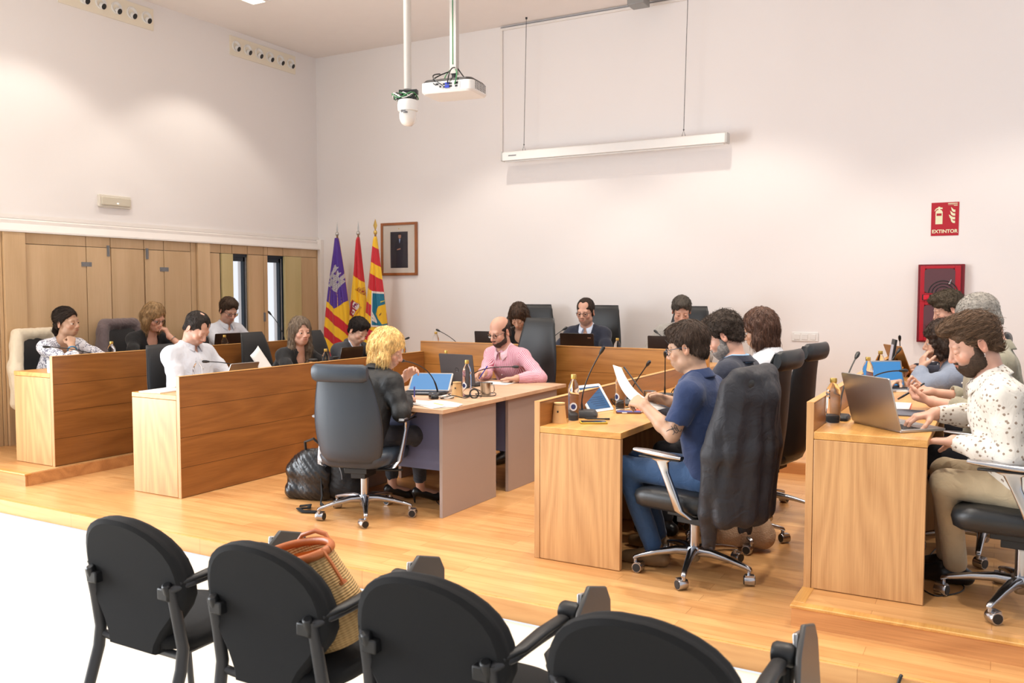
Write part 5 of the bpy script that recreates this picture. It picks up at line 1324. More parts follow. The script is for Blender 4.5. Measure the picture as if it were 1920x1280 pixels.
# centre table
P_(7, 'blonde person in black blazer speaking into a microphone at the grey table', (-3.64, 4.76, 1.204), 6, Z1, haz=62, hp=22, fem=True, sw=.17, bulk=1.0, skin='rosy', top='jacket', topmat=M['c_blazer_black'], under=M['c_black'], hair='bob', haircol=(.95, .62, .24), hlen=.17, spine=.425, skirtlegs=True,
   L=dict(to=(-3.69, 5.03, .985), elbow=(-3.80, 4.93, .87), f=(.65, .10, .55), pn=(.2, -.5, -.6), curl=(.6, .7, .4)), R_=dict(to=(-3.535, 4.84, .865), elbow=(-3.42, 4.62, .80), f=(-.2, .9, -.05), pn=(-.4, 0, -.9), curl=(.6, .7, .5)),
   legs={1: ((-3.46, 4.86, .62), (-3.575, 5.05, .20), (-3.50, 5.20, .13)), -1: ((-3.72, 4.90, .62), (-3.80, 5.02, .20), (-3.72, 5.16, .13))}, eyes=.9)
P_(8, 'bald bearded person with black glasses and pink striped shirt at the grey table', (-3.885, 6.72, 1.234), 190, Z1, haz=196, hp=18, sw=.19, bulk=1.08, skin='rosy', topmat=M['c_stripe'], stripe=True, hair='bald', haircol=(.05, .035, .03), beard='short', beardcol=(.055, .035, .026), glasses='g_black',
   R_=dict(to=(-3.86, 6.40, .90), f=(-.25, -.8, -.15), pn=(.5, 0, -.8), curl=(.7, .8, .5)), L=dict(to=(-3.555, 6.43, .862), elbow=(-3.42, 6.60, .86), f=(-.85, -.45, -.05), curl=(.25, .35, .2)), eyes=.9)
# presiding desk
P_(9, 'person with straight brown hair almost hidden behind the bald man', (-4.425, 8.05, 1.33), 172, Z2, haz=168, hp=38, fem=True, skin='fair', top='blouse', topmat=M['c_black'], hair='bob', haircol=(.075, .042, .025), hlen=.12, eyes=.9, res=.005)
P_(10, 'person with receding hair, round glasses and navy cardigan at the presiding desk', (-3.66, 8.05, 1.386), 172, Z2, haz=176, hp=10, sw=.18, bulk=1.05, skin='rosy', top='cardigan', topmat=M['c_navy'], under=M['c_pale'], hair='crop', haircol=(.05, .033, .025), glasses='g_black', beard='stubble',
   L=dict(to=(-3.47, 7.74, .985), f=(-.3, -.9, 0)), R_=dict(to=(-3.83, 7.74, .985), f=(.3, -.9, 0)), eyes=.7)
P_(11, 'person with short greying hair and grey jacket looking down at the presiding desk', (-2.66, 8.05, 1.408), 165, Z2, haz=158, hp=24, sw=.19, bulk=1.15, skin='rosy', top='jacket', topmat=M['c_greyjacket'], under=M['c_white'], hair='short', haircol=(.10, .085, .07),
   L=dict(to=(-2.45, 7.76, .985), f=(-.3, -.9, 0)), R_=dict(to=(-2.85, 7.76, .985), f=(.3, -.9, 0)), eyes=.9)
# right inner wing
P_(12, 'person in navy polo shirt and glasses with tattooed arm reading a sheet of paper', (-1.450, 4.50, 1.298), -88, Z1, haz=-90, hp=12, sw=.185, bulk=1.0, skin='tan', top='polo', topmat=M['c_polo'], sleeve='short', hair='short', haircol=(.055, .033, .022), glasses='g_blue', beard='stubble', res=.0042,
   L=dict(to=(-1.64, 4.36, .995), elbow=(-1.455, 4.275, .865), f=(-.72, .45, .16), pn=(.25, .35, -.6), curl=(.7, .8, .5), thumb=.4, tcurl=.5), R_=dict(to=(-1.60, 4.66, .985), elbow=(-1.36, 4.72, .92), f=(-.92, -.22, .18), pn=(.1, -.6, -.4), curl=(.6, .8, .5), thumb=.4, tcurl=.5),
   trousers=M['c_jeans'], legs={1: ((-1.78, 4.66, .63), (-1.70, 4.78, .17), (-1.84, 4.80, .13)), -1: ((-1.78, 4.45, .63), (-1.62, 4.50, .17), (-1.76, 4.50, .13))}, shoe=plain('tan_boot', srgb(120, 92, 60), .6), eyes=.8)
P_(13, 'person with dark tousled hair, grey beard and navy blazer, head bowed', (-1.45, 5.20, 1.328), -86, Z1, haz=-92, hp=26, sw=.19, bulk=1.12, skin='rosy', top='jacket', topmat=M['c_navy'], under=M['c_sky'], hair='curlyshort', haircol=(.040, .026, .018), beard='full', beardcol=(.20, .18, .165),
   L=dict(to=(-1.80, 5.05, .885), f=(-.7, .5, 0)), R_=dict(to=(-1.80, 5.35, .885), f=(-.7, -.5, 0)), eyes=.9)
P_(14, 'person with shoulder length brown hair and white blazer', (-1.43, 6.00, 1.336), -86, Z1, haz=-90, hp=16, fem=True, sw=.17, bulk=1.0, skin='tan', top='jacket', topmat=M['c_whiteblazer'], under=M['c_white'], hair='bob', haircol=(.095, .045, .028), hlen=.19, glasses='g_black',
   L=dict(to=(-1.80, 5.85, .885), f=(-.7, .5, 0)), R_=dict(to=(-1.80, 6.15, .885), f=(-.7, -.5, 0)))
# right outer wing
P_(15, 'person with full dark beard and white floral shirt typing on a laptop, far right', (-.105, 4.42, 1.362), -97, Z2, haz=-104, hp=24, sw=.195, bulk=1.12, belly=.01, skin='rosy', topmat=M['c_floral'], hair='quiff', haircol=(.12, .068, .038), beard='full', beardcol=(.050, .030, .019), res=.0036,
   L=dict(to=(-.17, 4.36, .925), elbow=(.05, 4.22, .90), f=(-.9, .30, -.1), curl=(.35, .4, .3)), R_=dict(to=(-.265, 4.60, 1.015), elbow=(-.04, 4.70, 1.0), f=(-.90, -.35, -.20), pn=(0, 0, -1), curl=(.45, .5, .35), spread=.35),
   trousers=M['c_beige'], legs={1: ((-.22, 4.72, .72), (-.20, 4.78, .27), (-.34, 4.8, .22)), -1: ((-.20, 4.42, .72), (-.16, 4.66, .27), (-.30, 4.68, .22))}, eyes=1.0)
P_(16, 'person with short grey hair and khaki shirt holding a phone', (-.105, 5.28, 1.443), -95, Z2, haz=-92, hp=30, sw=.195, bulk=1.15, skin='rosy', topmat=M['c_khaki'], hair='grey', haircol=(.36, .33, .29), sleeve='rolled',
   L=dict(to=(-.31, 5.14, 1.01), elbow=(-.08, 5.02, .98), f=(-.80, .42, .08), pn=(.2, .2, .9), curl=(.8, .9, .5)), R_=dict(to=(-.34, 5.40, 1.03), elbow=(-.10, 5.5, .99), f=(-.75, -.5, .12), pn=(-.2, -.4, .6), curl=(.6, .8, .5)), eyes=.9)
P_(17, 'person with dark curly hair and grey-blue jacket, chin in one hand', (-.34, 6.50, 1.258), -90, Z2, haz=-92, hp=6, fem=True, sw=.165, skin='fair', top='jacket', topmat=M['c_greyblue'], under=M['c_black'], hair='curly', haircol=(.040, .022, .014), hlen=.12, spine=.48,
   L=dict(to=(-.455, 6.38, 1.08), elbow=(-.46, 6.22, .97), f=(.06, .35, .8), pn=(.8, .5, .1), curl=(.5, .6, .4)), R_=dict(to=(-.60, 6.45, .985), f=(-.4, -.8, 0)), eyes=.4)
P_(18, 'person with curly greying hair at the far end of the right wing', (-.36, 7.5, 1.456), -100, Z2, haz=-105, hp=22, skin='rosy', topmat=M['c_navy'], hair='curlyshort', haircol=(.075, .055, .035),
   L=dict(to=(-.50, 7.30, 1.0), f=(-.8, .2, -.1)), R_=dict(to=(-.60, 7.6, .985), f=(-.9, 0, 0)), eyes=.9, res=.005)

# seat each chair under its sitter
SEAT_OFF = {7: (.02, .0), 12: (.04, 0), 15: (.03, 0)}
for k_, (root_, inf) in PEOPLE.items():
    h_ = inf['HIP']; f_ = inf['f']*A_(1, 1, 0); f_ = f_/np.linalg.norm(f_)
    p_ = h_ + f_*.035; p_[0] = max(p_[0], -7.45) - (.06 if k_ == 12 else 0); p_[1] = min(p_[1], 8.42) if k_ in (9, 10, 11) else p_[1]
    CH[k_].location.x = p_[0]; CH[k_].location.y = p_[1]
    print('SEAT', k_, p_.round(2))
# ------------------------------------------------------------------ things on the desks
ZO, ZI, ZT = Z2+.75, Z1+.75, Z1+.728
M['pet'] = glass('bottle_plastic', ior=1.18); M['label_blue'] = plain('label_blue', srgb(44, 58, 110), .5); M['label_white'] = plain('label_white', srgb(226, 230, 236), .5)
def bottle(label, loc, h=.24, r=.033, kind=None, capped=True, water=0, rz=0):
    t = thing('water_bottle', label, 'bottle', loc, rz, 'water bottles')
    s = h/.24; b = r/.033
    pr = [(.0, .003), (.026*b, .001), (.031*b, .006), (.032*b, .03*s), (.0305*b, .045*s), (.033*b, .06*s), (.033*b, .13*s), (.031*b, .15*s), (.033*b, .158*s), (.030*b, .180*s), (.018*b, .205*s), (.0125*b, .213*s), (.0125*b, .226*s)]
    m = MB(); m.lathe(pr, 20, cap=False); m.obj('bottle_body', M['pet'], t, smooth=50)
    if water:
        zw = .175*s*water; w = [(max(0, q-.0015), z) for q, z in pr if z < zw]; w.append((w[-1][0], zw)); w.append((0, zw)); m = MB(); m.lathe(w, 20, cap=False); m.obj('water', M['water'], t, smooth=50)
    if capped:
        m = MB(); m.lathe([(.0145*b, .216*s), (.0155*b, .218*s), (.0155*b, .236*s), (.0145*b, .24*s), (.0, .24*s)], 20); m.obj('bottle_cap', M['brass'], t)
    if kind == 'round':
        a0 = -1.75
        m = MB(); m.grid(lambda u, v: tuple(Vector((.0336*b*math.cos(a0+(.5-v)*0+ (u-.5)*.0 + 1.35*(v)*math.cos(2*PI*u)*.5), .0336*b*math.sin(a0 + 1.35*v*math.cos(2*PI*u)*.5), .075*s + .024*v*math.sin(2*PI*u)))), 20, 2); m.obj('round_label', M['label_white'], t)
        m = MB(); m.grid(lambda u, v: (.0340*b*math.cos(a0 + .85*v*math.cos(2*PI*u)*.5), .0340*b*math.sin(a0 + .85*v*math.cos(2*PI*u)*.5), .075*s + .015*v*math.sin(2*PI*u)), 20, 2); m.obj('label_emblem', M['label_blue'], t)
    if kind == 'oval':
        a0 = -1.2
        m = MB(); m.grid(lambda u, v: (.0336*b*math.cos(a0 + 2.2*v*math.cos(2*PI*u)*.5), .0336*b*math.sin(a0 + 2.2*v*math.cos(2*PI*u)*.5), .085*s + .026*v*math.sin(2*PI*u)), 20, 2); m.obj('oval_label', M['label_white'], t)
    return t
bottle('small water bottle on the outer left desk beside the ponytailed woman', (-6.76, 4.93, ZO), .22)
bottle('small water bottle on the outer left desk before the man with glasses', (-6.76, 6.20, ZO), .22)
bottle('clear uncapped water bottle before the balding man in white shirt', (-5.32, 4.61, ZI), .235, .036, capped=False, water=0)
bottle('water bottle beside the dark lidded mug on the inner left desk', (-5.29, 6.02, ZI), .235)
bottle('water bottle at the far end of the inner left desk', (-5.32, 7.22, ZI), .235)
bottle('water bottle at the left end of the raised presiding desk', (-5.13, 7.54, ZO), .235)
bottle('water bottle on the presiding desk beside the man in navy cardigan', (-3.12, 7.58, ZO), .22)
bottle('tall water bottle with oval label on the grey table beside the dark laptop', (-4.12, 6.21, ZT), .27, kind='oval')
bottle('tall water bottle with round blue label at the edge of the grey table', (-3.415, 5.42, ZT), .27, kind='round')
bottle('tall water bottle with round label behind the wooden cup on the inner right desk', (-2.165, 4.60, ZI), .27, kind='round', rz=.6)
bottle('tall water bottle with round label behind the sheet of paper', (-2.10, 5.16, ZI), .27, kind='round', rz=-.3)
bottle('half full water bottle at the near corner of the far right desk', (-.725, 4.585, ZO), .225, .036, water=0)
bottle('water bottle behind the big silver laptop on the far right desk', (-.735, 5.95, ZO), .24)
bottle('water bottle beside the small standing device on the far right desk', (-.735, 6.6, ZO), .24)

def cup(label, loc, mat='kraft', flip=False, lid=False, h=.095, name='cup'):
    t = thing(name, label, 'cup', loc, 0, 'paper and wooden cups')
    r0, r1 = (.042, .031) if flip else (.030, .041)
    m = MB(); pr = [(0, .0), (r0, 0), (r0+.0005, .003), (r1, h-.002), (r1+.0015, h)]
    if flip: pr += [(0, h)]
    else: pr += [(r1-.002, h-.001), (r0-.002, .006), (0, .006)]
    m.lathe(pr, 24, cap=False); m.obj('cup_body', M[mat], t, smooth=50)
    if flip:
        m = MB(); m.lathe([(r1+.001, h-.012), (r1+.0012, h-.009)], 24, cap=False); m.obj('dark_ring', M['black_plastic'], t)
        m = MB(); m.box(.004, .012, -(r0+r1)/2-.0035, -(r0+r1)/2+.002, .062, .072); m.obj('printed_mark', M['black_plastic'], t)
    if lid: m = MB(); m.lathe([(r1+.003, h-.004), (r1+.003, h+.006), (0, h+.006)], 24); m.obj('cup_lid', M['black_plastic'], t)
    return t
M['orange_cup'] = plain('orange_card', srgb(226, 150, 48), .7)
M['pale_wood'] = plain('pale_bamboo', srgb(216, 176, 122), .6, var=.06)
cup('upturned pale wooden cup beside the oval labelled bottle', (-3.985, 6.10, ZT), 'pale_wood', True, h=.115)
cup('upturned pale wooden cup half hidden by the bottle with blue label', (-3.475, 5.38, ZT), 'pale_wood', True, h=.11)
cup('upturned pale wooden cup at the near corner of the inner right desk', (-2.20, 4.485, ZI), 'pale_wood', True, h=.115)
cup('kraft paper cup on the inner right desk behind the steel mug', (-1.93, 5.85, ZI), 'kraft')
cup('orange paper cup on the far right desk in front of the gold laptop', (-.66, 6.98, ZO), 'orange_cup', h=.10)
cup('kraft paper cup with lid behind the blue lit screen', (-.70, 7.25, ZO), 'kraft', lid=True, h=.12)
def mug(label, loc, rz=0, lid=False, mat='steel', h=.10):
    t = thing('metal_mug', label, 'mug', loc, rz, 'metal mugs')
    m = MB(); m.lathe([(0, 0), (.036, 0), (.038, .004), (.040, h-.003), (.041, h), (.038, h-.001), (.035, .008), (0, .008)], 26, cap=False); b = m.obj('mug_body', M[mat], t, smooth=50)
    if lid: m = MB(); m.lathe([(.042, h-.002), (.043, h+.012), (.036, h+.02), (0, h+.021)], 24); m.obj('mug_lid', M['black_plastic'], t)
    else: m = MB(); m.tube([(.038, 0, h*.85), (.060, 0, h*.82), (.066, 0, h*.5), (.058, 0, h*.2), (.038, 0, h*.16)], .004, 8); m.obj('handle', M['steel'], t)
    return t
mug('steel mug at the right edge of the grey table', (-3.315, 5.52, ZT), .4)
mug('white enamel mug behind the open laptop on the grey table', (-4.05, 5.90, ZT), 2.2, mat='white_plastic')
mug('steel mug on the inner right desk before the navy blazer man', (-2.0, 5.42, ZI), 2.0)
mug('steel travel mug with black lid on the inner left desk', (-5.36, 5.93, ZI), 0, True, h=.13)
mug('white cup at the near end of the outer left desk', (-6.68, 4.33, ZO), 1, mat='white_plastic', h=.10)

def mic(label, base, head, mid=None, big=False, rz=0):
    t = thing('gooseneck_microphone', label, 'microphone', base, 0, 'gooseneck microphones')
    H_ = Vector(head) - Vector(base)
    Mz = T(rz=rz); m = MB()
    if big:
        m.loft([[tuple(Mz @ Vector((x, y, 0))) for x, y in rrect(.13, .17, .03)], [tuple(Mz @ Vector((x, y, .018))) for x, y in rrect(.13, .17, .03)], [tuple(Mz @ Vector((x*.8, y*.8+.01, .042))) for x, y in rrect(.13, .15, .03)]])
    else: m.loft([[(x, y, 0) for x, y in rrect(.10, .13, .02)], [(x, y, .014) for x, y in rrect(.10, .13, .02)], [(x*.85, y*.85, .026) for x, y in rrect(.10, .13, .02)]])
    m.obj('microphone_base', M['dark_metal'] if big else M['black_plastic'], t, bevel=.003)
    if big: m = MB(); m.ball(tuple(Mz @ Vector((.03, -.045, .036))), (.012, .012, .006), 10); m.obj('button', M['steel'], t)
    st = Vector((0, .0, .02)); c1 = Vector(mid) - Vector(base) if mid else st + Vector((H_.x*.1, H_.y*.1, H_.z*.75))
    pts = [tuple((1-u)**2*st + 2*u*(1-u)*c1 + u*u*H_) for u in [i/16 for i in range(17)]]
    m = MB(); m.tube(pts, [.0065]*4 + [.004]*13, 8); m.obj('gooseneck', M['black_plastic'], t)
    d = (Vector(pts[-1])-Vector(pts[-2])).normalized(); q = H_
    m = MB(); m.tube([tuple(q-d*.012), tuple(q), tuple(q+d*.012), tuple(q+d*.035), tuple(q+d*.045)], [.006, .009, .0115, .0115, .006], 12); m.obj('microphone_head', M['black_plastic'], t, smooth=60)
    return t
mic('microphone curving low in front of the ponytailed woman', (-6.80, 4.98, ZO), (-7.0, 4.51, 1.128), (-6.80, 4.78, 1.10))
mic('microphone arching over the tablet of the balding man', (-5.36, 5.20, ZI), (-5.5, 4.87, 1.038), (-5.34, 5.14, 1.02))
mic('slanting microphone before the right hand window slit', (-6.80, 7.10, ZO), (-6.95, 7.03, 1.345), (-6.82, 7.12, 1.16))
mic('low microphone beside the laptop of the young man', (-5.36, 6.66, ZI), (-5.45, 6.36, .975), (-5.34, 6.52, .985))
mic('microphone at the far end of the inner left desk', (-5.43, 7.02, ZI), (-5.36, 7.33, 1.105), (-5.44, 7.1, 1.04))
mic('microphone leaning left on the presiding desk left of the laptops', (-4.86, 7.62, ZO), (-5.17, 7.66, 1.178), (-4.88, 7.62, 1.08))
mic('microphone between the striped shirt man and the cardigan man', (-4.0, 7.62, ZO), (-3.76, 7.75, 1.22), (-3.9, 7.62, 1.10))
mic('microphone in front of the man in grey jacket', (-2.56, 7.62, ZO), (-2.79, 7.74, 1.212), (-2.58, 7.64, 1.09))
mic('microphone held up to the mouth of the blonde woman', (-3.66, 5.40, ZT), (-3.605, 4.905, 1.115), (-3.66, 5.34, 1.05))
mic('microphone lying level in front of the striped shirt man', (-3.83, 6.08, ZT), (-3.44, 6.17, .985), (-3.80, 6.09, .985))
mic('tall microphone on a big grey base on the inner right desk', (-2.175, 4.76, ZI), (-2.065, 4.76, 1.235), (-2.23, 4.78, .98), True, R(-70))
mic('leaning microphone behind the sheet of paper', (-2.16, 5.42, ZI), (-1.975, 5.30, 1.125), (-2.16, 5.44, .93), True)
mic('upright microphone on dark base before the navy blazer man', (-2.03, 5.80, ZI), (-1.995, 5.70, 1.155), (-2.03, 5.80, 1.02), True)
mic('microphone behind the big silver laptop at the far right', (-.715, 4.72, ZO), (-.675, 4.98, 1.245), (-.72, 4.76, 1.1))
mic('low level microphone over the far right desk beside the orange cup', (-.72, 5.55, ZO), (-.525, 5.78, 1.115), (-.72, 5.62, 1.12))
mic('short microphone in front of the gold laptop', (-.725, 6.85, ZO), (-.66, 6.95, 1.15), (-.72, 6.85, 1.05))
mic('last microphone at the far end of the far right desk', (-.72, 7.85, ZO), (-.72, 7.75, 1.20), (-.72, 7.85, 1.05))

def laptop(label, loc, az, w=.32, d=.22, ang=108, shell='black_plastic', screen=None, mark=None, base='black_plastic'):
    """az: direction the user side points to"""
    t = thing('laptop', label, 'laptop', loc, R(-az), 'laptops and tablets on the desks')
    m = MB(); m.prism(rrect(w, d, .010, 3, 0, d/2), .001, .014); m.obj('laptop_base', M[base], t, bevel=.002)
    m = MB()
    for j in range(5):
        for i in range(13): m.box(-w*.44+i*w*.88/13+.002, -w*.44+(i+1)*w*.88/13-.002, .028+j*.0195, .028+j*.0195+.016, .014, .0158)
    m.obj('keyboard', M['black_plastic'], t); m = MB(); m.box(-w*.16, w*.16, d*.62, d*.93, .0138, .0145); m.obj('touchpad', M['grey_plastic'], t)
    Ml = T(0, 0, .012, rx=R(ang-90)) @ Matrix(((1,0,0,0),(0,0,1,0),(0,1,0,0),(0,0,0,1)))     # lid in x-z, thickness along y
    m = MB(); m.prism(rrect(w, d*1.02, .010, 3, 0, d*.51), -.007, 0, M=Ml); lid = m.obj('laptop_lid', M[shell], t, bevel=.0015)
    m = MB(); m.box(-w*.46, w*.46, .012, d*.97, .0, .0008, M=Ml); m.obj('screen', M[screen or 'black_gloss'], lid)
    if mark == 'corner': m = MB(); m.box(w*.32, w*.42, d*.82, d*.87, -.0078, -.007, M=Ml @ T(0, 0, 0)); m.obj('lid_badge', M['steel'], lid)
    if mark == 'centre': m = MB(); m.prism([(.013*math.cos(a)*(1 if abs(a-.2) > .4 else .7), d*.5+.015*math.sin(a)) for a in [2*PI*i/18-PI for i in range(18)]], -.0078, -.007, M=Ml); m.obj('lid_badge', M['black_gloss'], lid)
    if mark == 'ring': m = MB(); m.tube([(.016*math.cos(a), d*.5+.016*math.sin(a), -.0075) for a in [2*PI*i/20 for i in range(21)]], .0012, 5, cap=False); m.v = [tuple(Ml @ Vector(v)) for v in m.v]; m.obj('lid_badge', M['black_gloss'], lid)
    return t
M['gold'] = plain('gold_shell', srgb(178, 128, 66), .35, .6)
M['dark_lap'] = plain('dark_lid', srgb(58, 54, 56), .45)
M['brown_lap'] = plain('brown_reflecting_lid', srgb(38, 28, 24), .3)
laptop('dark laptop of the man with glasses on the outer left desk', (-6.86, 6.32, ZO), -90+8, shell='brown_lap', ang=100)
laptop('thin silver tablet computer propped up before the balding man', (-5.36, 5.05, ZI), -85, .28, .19, 118, 'silver', base='silver')
laptop('black laptop of the young man in suit', (-5.36, 6.42, ZI), -92, .33, .22, 102, 'brown_lap')
laptop('black laptop at the left of the presiding desk', (-4.60, 7.74, ZO), 0, .33, .23, 96, 'brown_lap', mark='corner')
laptop('black laptop before the man in navy cardigan', (-3.59, 7.72, ZO), -4, .35, .235, 98, 'brown_lap', mark='corner')
laptop('black laptop before the man in grey jacket', (-2.70, 7.72, ZO), 0, .33, .23, 96, 'brown_lap', mark='corner')
laptop('open laptop with bright blue screen before the blonde woman', (-3.83, 5.52, ZT), 158, .33, .21, 146, 'silver', 'screen_blue')
laptop('dark grey laptop seen from its back before the striped shirt man', (-3.87, 6.02, ZT), 4, .34, .25, 100, 'dark_lap', mark='ring')
laptop('big silver laptop at the near corner of the far right desk', (-.514, 4.52, ZO), 45, .35, .25, 106, 'silver', base='silver')
laptop('gold laptop at the far end of the far right desk', (-.655, 7.42, ZO), 62, .34, .24, 112, 'gold', mark='centre')
laptop('slim laptop with light blue screen on the far right desk', (-.66, 6.35, ZO), 140, .27, .18, 106, 'silver', 'screen_blue', base='silver')

t = thing('tablet', 'white framed tablet with blue page propped on the inner right desk', 'tablet', (-2.165, 5.02, ZI), R(-107))
Ml = T(0, 0, .003, rx=R(38)) @ Matrix(((1,0,0,0),(0,0,1,0),(0,1,0,0),(0,0,0,1)))
m = MB(); m.prism(rrect(.235, .20, .012, 4, 0, .10), -.007, 0, M=Ml); tb = m.obj('tablet_body', M['white_plastic'], t, bevel=.001)
M['page_blue'] = emit('page_blue', srgb(58, 122, 178), .62); M['page_line'] = emit('page_line', srgb(40, 88, 140), .6)
m = MB(); m.box(-.095, .095, .018, .182, .0, .0008, M=Ml); sc_ = m.obj('screen', M['page_blue'], tb)
m = MB()
for k in range(9):
    if k in (3,): continue
    m.box(-.07, .02+.006*((k*7) % 9), .16-.015*k, .163-.015*k+.002, .0008, .0011, M=Ml)
m.obj('page_text', M['page_line'], sc_)
m = MB(); m.box(-.03, .03, -.12, -.004, .0, .004); m.box(-.03, .03, -.075, -.06, .0, .075); m.obj('stand', M['dark_metal'], t)

# papers, phones, pens
def sheets(label, loc, rz, parts, name='papers', mats=None, group=None):
    t = thing(name, label, 'paper', loc, rz, group)
    for k, (x, y, w, d, a, z, mt) in enumerate(parts):
        m = MB(); Mx = T(x, y, z, rz=R(a)); m.grid(lambda u, v: tuple(Mx @ Vector(((u-.5)*w, (v-.5)*d, .0015*math.sin(5*u+k)*math.sin(4*v)+.002))), 8, 8); m.obj('sheet', M[mt], t, solid=.0008, smooth=60)
    return t
M['print'] = plain('printed_text', srgb(120, 120, 124), .8); M['red_folder'] = plain('red_folder', srgb(206, 92, 66), .6); M['grey_notebook'] = plain('grey_notebook', srgb(96, 98, 108), .7)
def stack(label, loc, rz, w, d, h, mat='paper', cover=None, lines=False, name='paper_stack'):
    t = thing(name, label, 'paper', loc, rz, 'papers on the desks')
    m = MB(); m.box(-w/2, w/2, -d/2, d/2, 0.0005, h); m.obj('pages' , M[mat], t, bevel=.0008)
    if cover: m = MB(); m.box(-w/2-.006, w/2+.006, -d/2-.006, d/2+.006, -.0, .0008); m.obj('folder_cover', M[cover], t)
    if lines:
        for k in range(12): 
            pass
        m = MB(); 
        for k in range(12): m.box(-w*.38, w*(.38-.10*((k*5) % 3)), d*.38-k*d*.062, d*.38-k*d*.062+.003, h, h+.0004)
        m.obj('printed_lines', M['print'], t)
    return t
stack('pile of papers at the near end of the inner left desk', (-5.50, 4.44, ZI), .1, .21, .27, .010)
sheets('two loose white sheets lying before the blonde woman', (-3.62, 4.92, ZT), 0, [(0, 0, .21, .297, 70, 0, 'paper'), (.06, .03, .21, .297, 84, .003, 'paper')])
t = thing('document', 'thick white document overhanging the near edge of the grey table', 'paper', (-3.34, 4.90, ZT), R(66), 'papers on the desks')
for k in range(4):
    m = MB(); Mx = T(.01*k, .006*k, .002*k, rz=R(5*k-6)); m.grid(lambda u, v: tuple(Mx @ Vector(((u-.5)*.21, (v-.5)*.297, .002+.006*math.sin(2.6*v)*(u) ))), 8, 8); m.obj('sheet', M['paper'], t, solid=.001, smooth=60)
m = MB(); m.box(-.005, .004, -.10, .02, .014, .016); m.obj('yellow_marker_strip', plain('yellow_strip', srgb(236, 210, 90), .6), t)
sheets('white sheet under the hands of the striped shirt man', (-3.70, 6.34, ZT), .3, [(0, 0, .21, .28, 75, 0, 'paper')], 'paper')
stack('sheet of text in a red folder on the far right desk', (-.56, 5.42, ZO), .05, .24, .30, .006, cover='red_folder', lines=True, name='folder')
stack('open white notebook under the hand of the curly haired woman', (-.58, 6.28, ZO), .2, .26, .20, .012, name='notebook')
stack('grey lined pad lying beside the silver laptop on the far right desk', (-.45, 5.12, ZO), .1, .22, .24, .008, 'grey_notebook', name='notepad')
stack('red folder on the inner right desk beyond the man in polo shirt', (-1.92, 5.28, ZI), .2, .22, .30, .006, 'red_folder', name='folder')
t = thing('paper', 'white sheet standing up behind the tablet computer of the balding man', 'paper', (-5.33, 5.40, ZI), R(-70), 'papers on the desks')
m = MB(); Mx = T(0, 0, .002, rx=R(24), ry=R(22)); m.grid(lambda u, v: tuple(Mx @ Vector(((u-.5)*.21, .03*math.sin(2*u), v*.26+.04))), 8, 6); m.obj('sheet', M['paper'], t, solid=.0008, smooth=60)
# the sheet held by the man in polo shirt, curling forward
t = thing('paper', 'curling white sheet held in both hands by the man in navy polo', 'paper', (-1.80, 4.60, 1.0), 0, 'papers on the desks')
def held(u, v):
    # u across (towards the far hand), v from lower right to the upper left curl
    a = Vector((.16, -.10, -.055)).lerp(Vector((-.115, .02, .175)), v) + Vector((0, .0, .0))
    across = Vector((.04, .17, .01)).lerp(Vector((.02, .075, -.02)), v)
    return tuple(a + across*(u-.25) + Vector((-.035*math.sin(PI*v), 0, -.03*math.sin(PI*v))))
m = MB(); m.grid(held, 8, 12); m.obj('sheet', M['paper'], t, solid=.0008, smooth=80)
def phone(label, loc, rz, case, w=.075, l=.155, scr='black_gloss', tilt=(0, 0)):
    t = thing('phone', label, 'phone', loc, rz, 'phones'); t.rotation_euler = (tilt[0], tilt[1], rz)
    m = MB(); m.prism(rrect(w, l, .012), .001, .010); b = m.obj('phone_body', case, t, bevel=.002)
    m = MB(); m.prism(rrect(w-.008, l-.012, .008), .010, .0104); m.obj('screen', M[scr], b)
phone('phone in a yellow case on the near corner of the inner right desk', (-2.02, 4.56, ZI), R(-58), plain('mustard', srgb(196, 168, 50), .5))
M['screen_violet'] = emit('violet_screen', srgb(90, 110, 210), .6)
phone('phone with lit screen beside the white framed tablet', (-2.00, 5.05, ZI), R(-65), plain('maroon_case', srgb(90, 48, 44), .5), scr='screen_violet')
phone('phone held up by the grey haired man', (-.42, 5.24, 1.045), R(-60), M['black_plastic'], tilt=(R(30), R(-20)))
def pen(label, a, b, col='black_plastic'):
    t = thing('pen', label, 'pen', a, 0, 'pens'); v = Vector(b)-Vector(a)
    m = MB(); m.tube([(0,0,0), tuple(v*.12), tuple(v*.15), tuple(v)], [.001, .004, .0045, .0045], 8); m.obj('pen_barrel', M[col], t)
    m = MB(); m.tube([tuple(v*.82), tuple(v*1.02)], .0052, 8); m.obj('pen_cap', M[col], t)
pen('black pen lying above the yellow phone', (-2.12, 4.66, ZI+.006), (-1.99, 4.72, ZI+.006))
pen('blue pen in the hand of the striped shirt man', (-3.86, 6.30, ZT+.02), (-3.79, 6.34, ZT+.14), 'blue')
pen('blue topped pen held by the blonde woman', (-3.56, 4.96, ZT+.01), (-3.50, 4.88, ZT+.12), 'blue')
pen('dark pencil raised in the hand of the man in polo shirt', (-1.80, 4.78, 1.0), (-1.93, 4.80, 1.15), 'dark_metal')
t = thing('computer_mouse', 'black computer mouse beside the papers on the grey table', 'mouse', (-3.56, 5.20, ZT), R(50))
m = MB(); m.loft([[(x*s_, y*s_, z) for x, y in rrect(.062, .105, .028, 6)] for z, s_ in ((.001, .94), (.012, 1.0), (.024, .9), (.032, .68), (.035, .3))]); m.obj('shell', M['black_gloss'], t, smooth=70)
m = MB(); m.lathe([(.008, -.004), (.009, 0), (.008, .004)], 12, M=T(0, .03, .030, ry=PI/2)); m.obj('scroll_wheel', M['grey_plastic'], t)
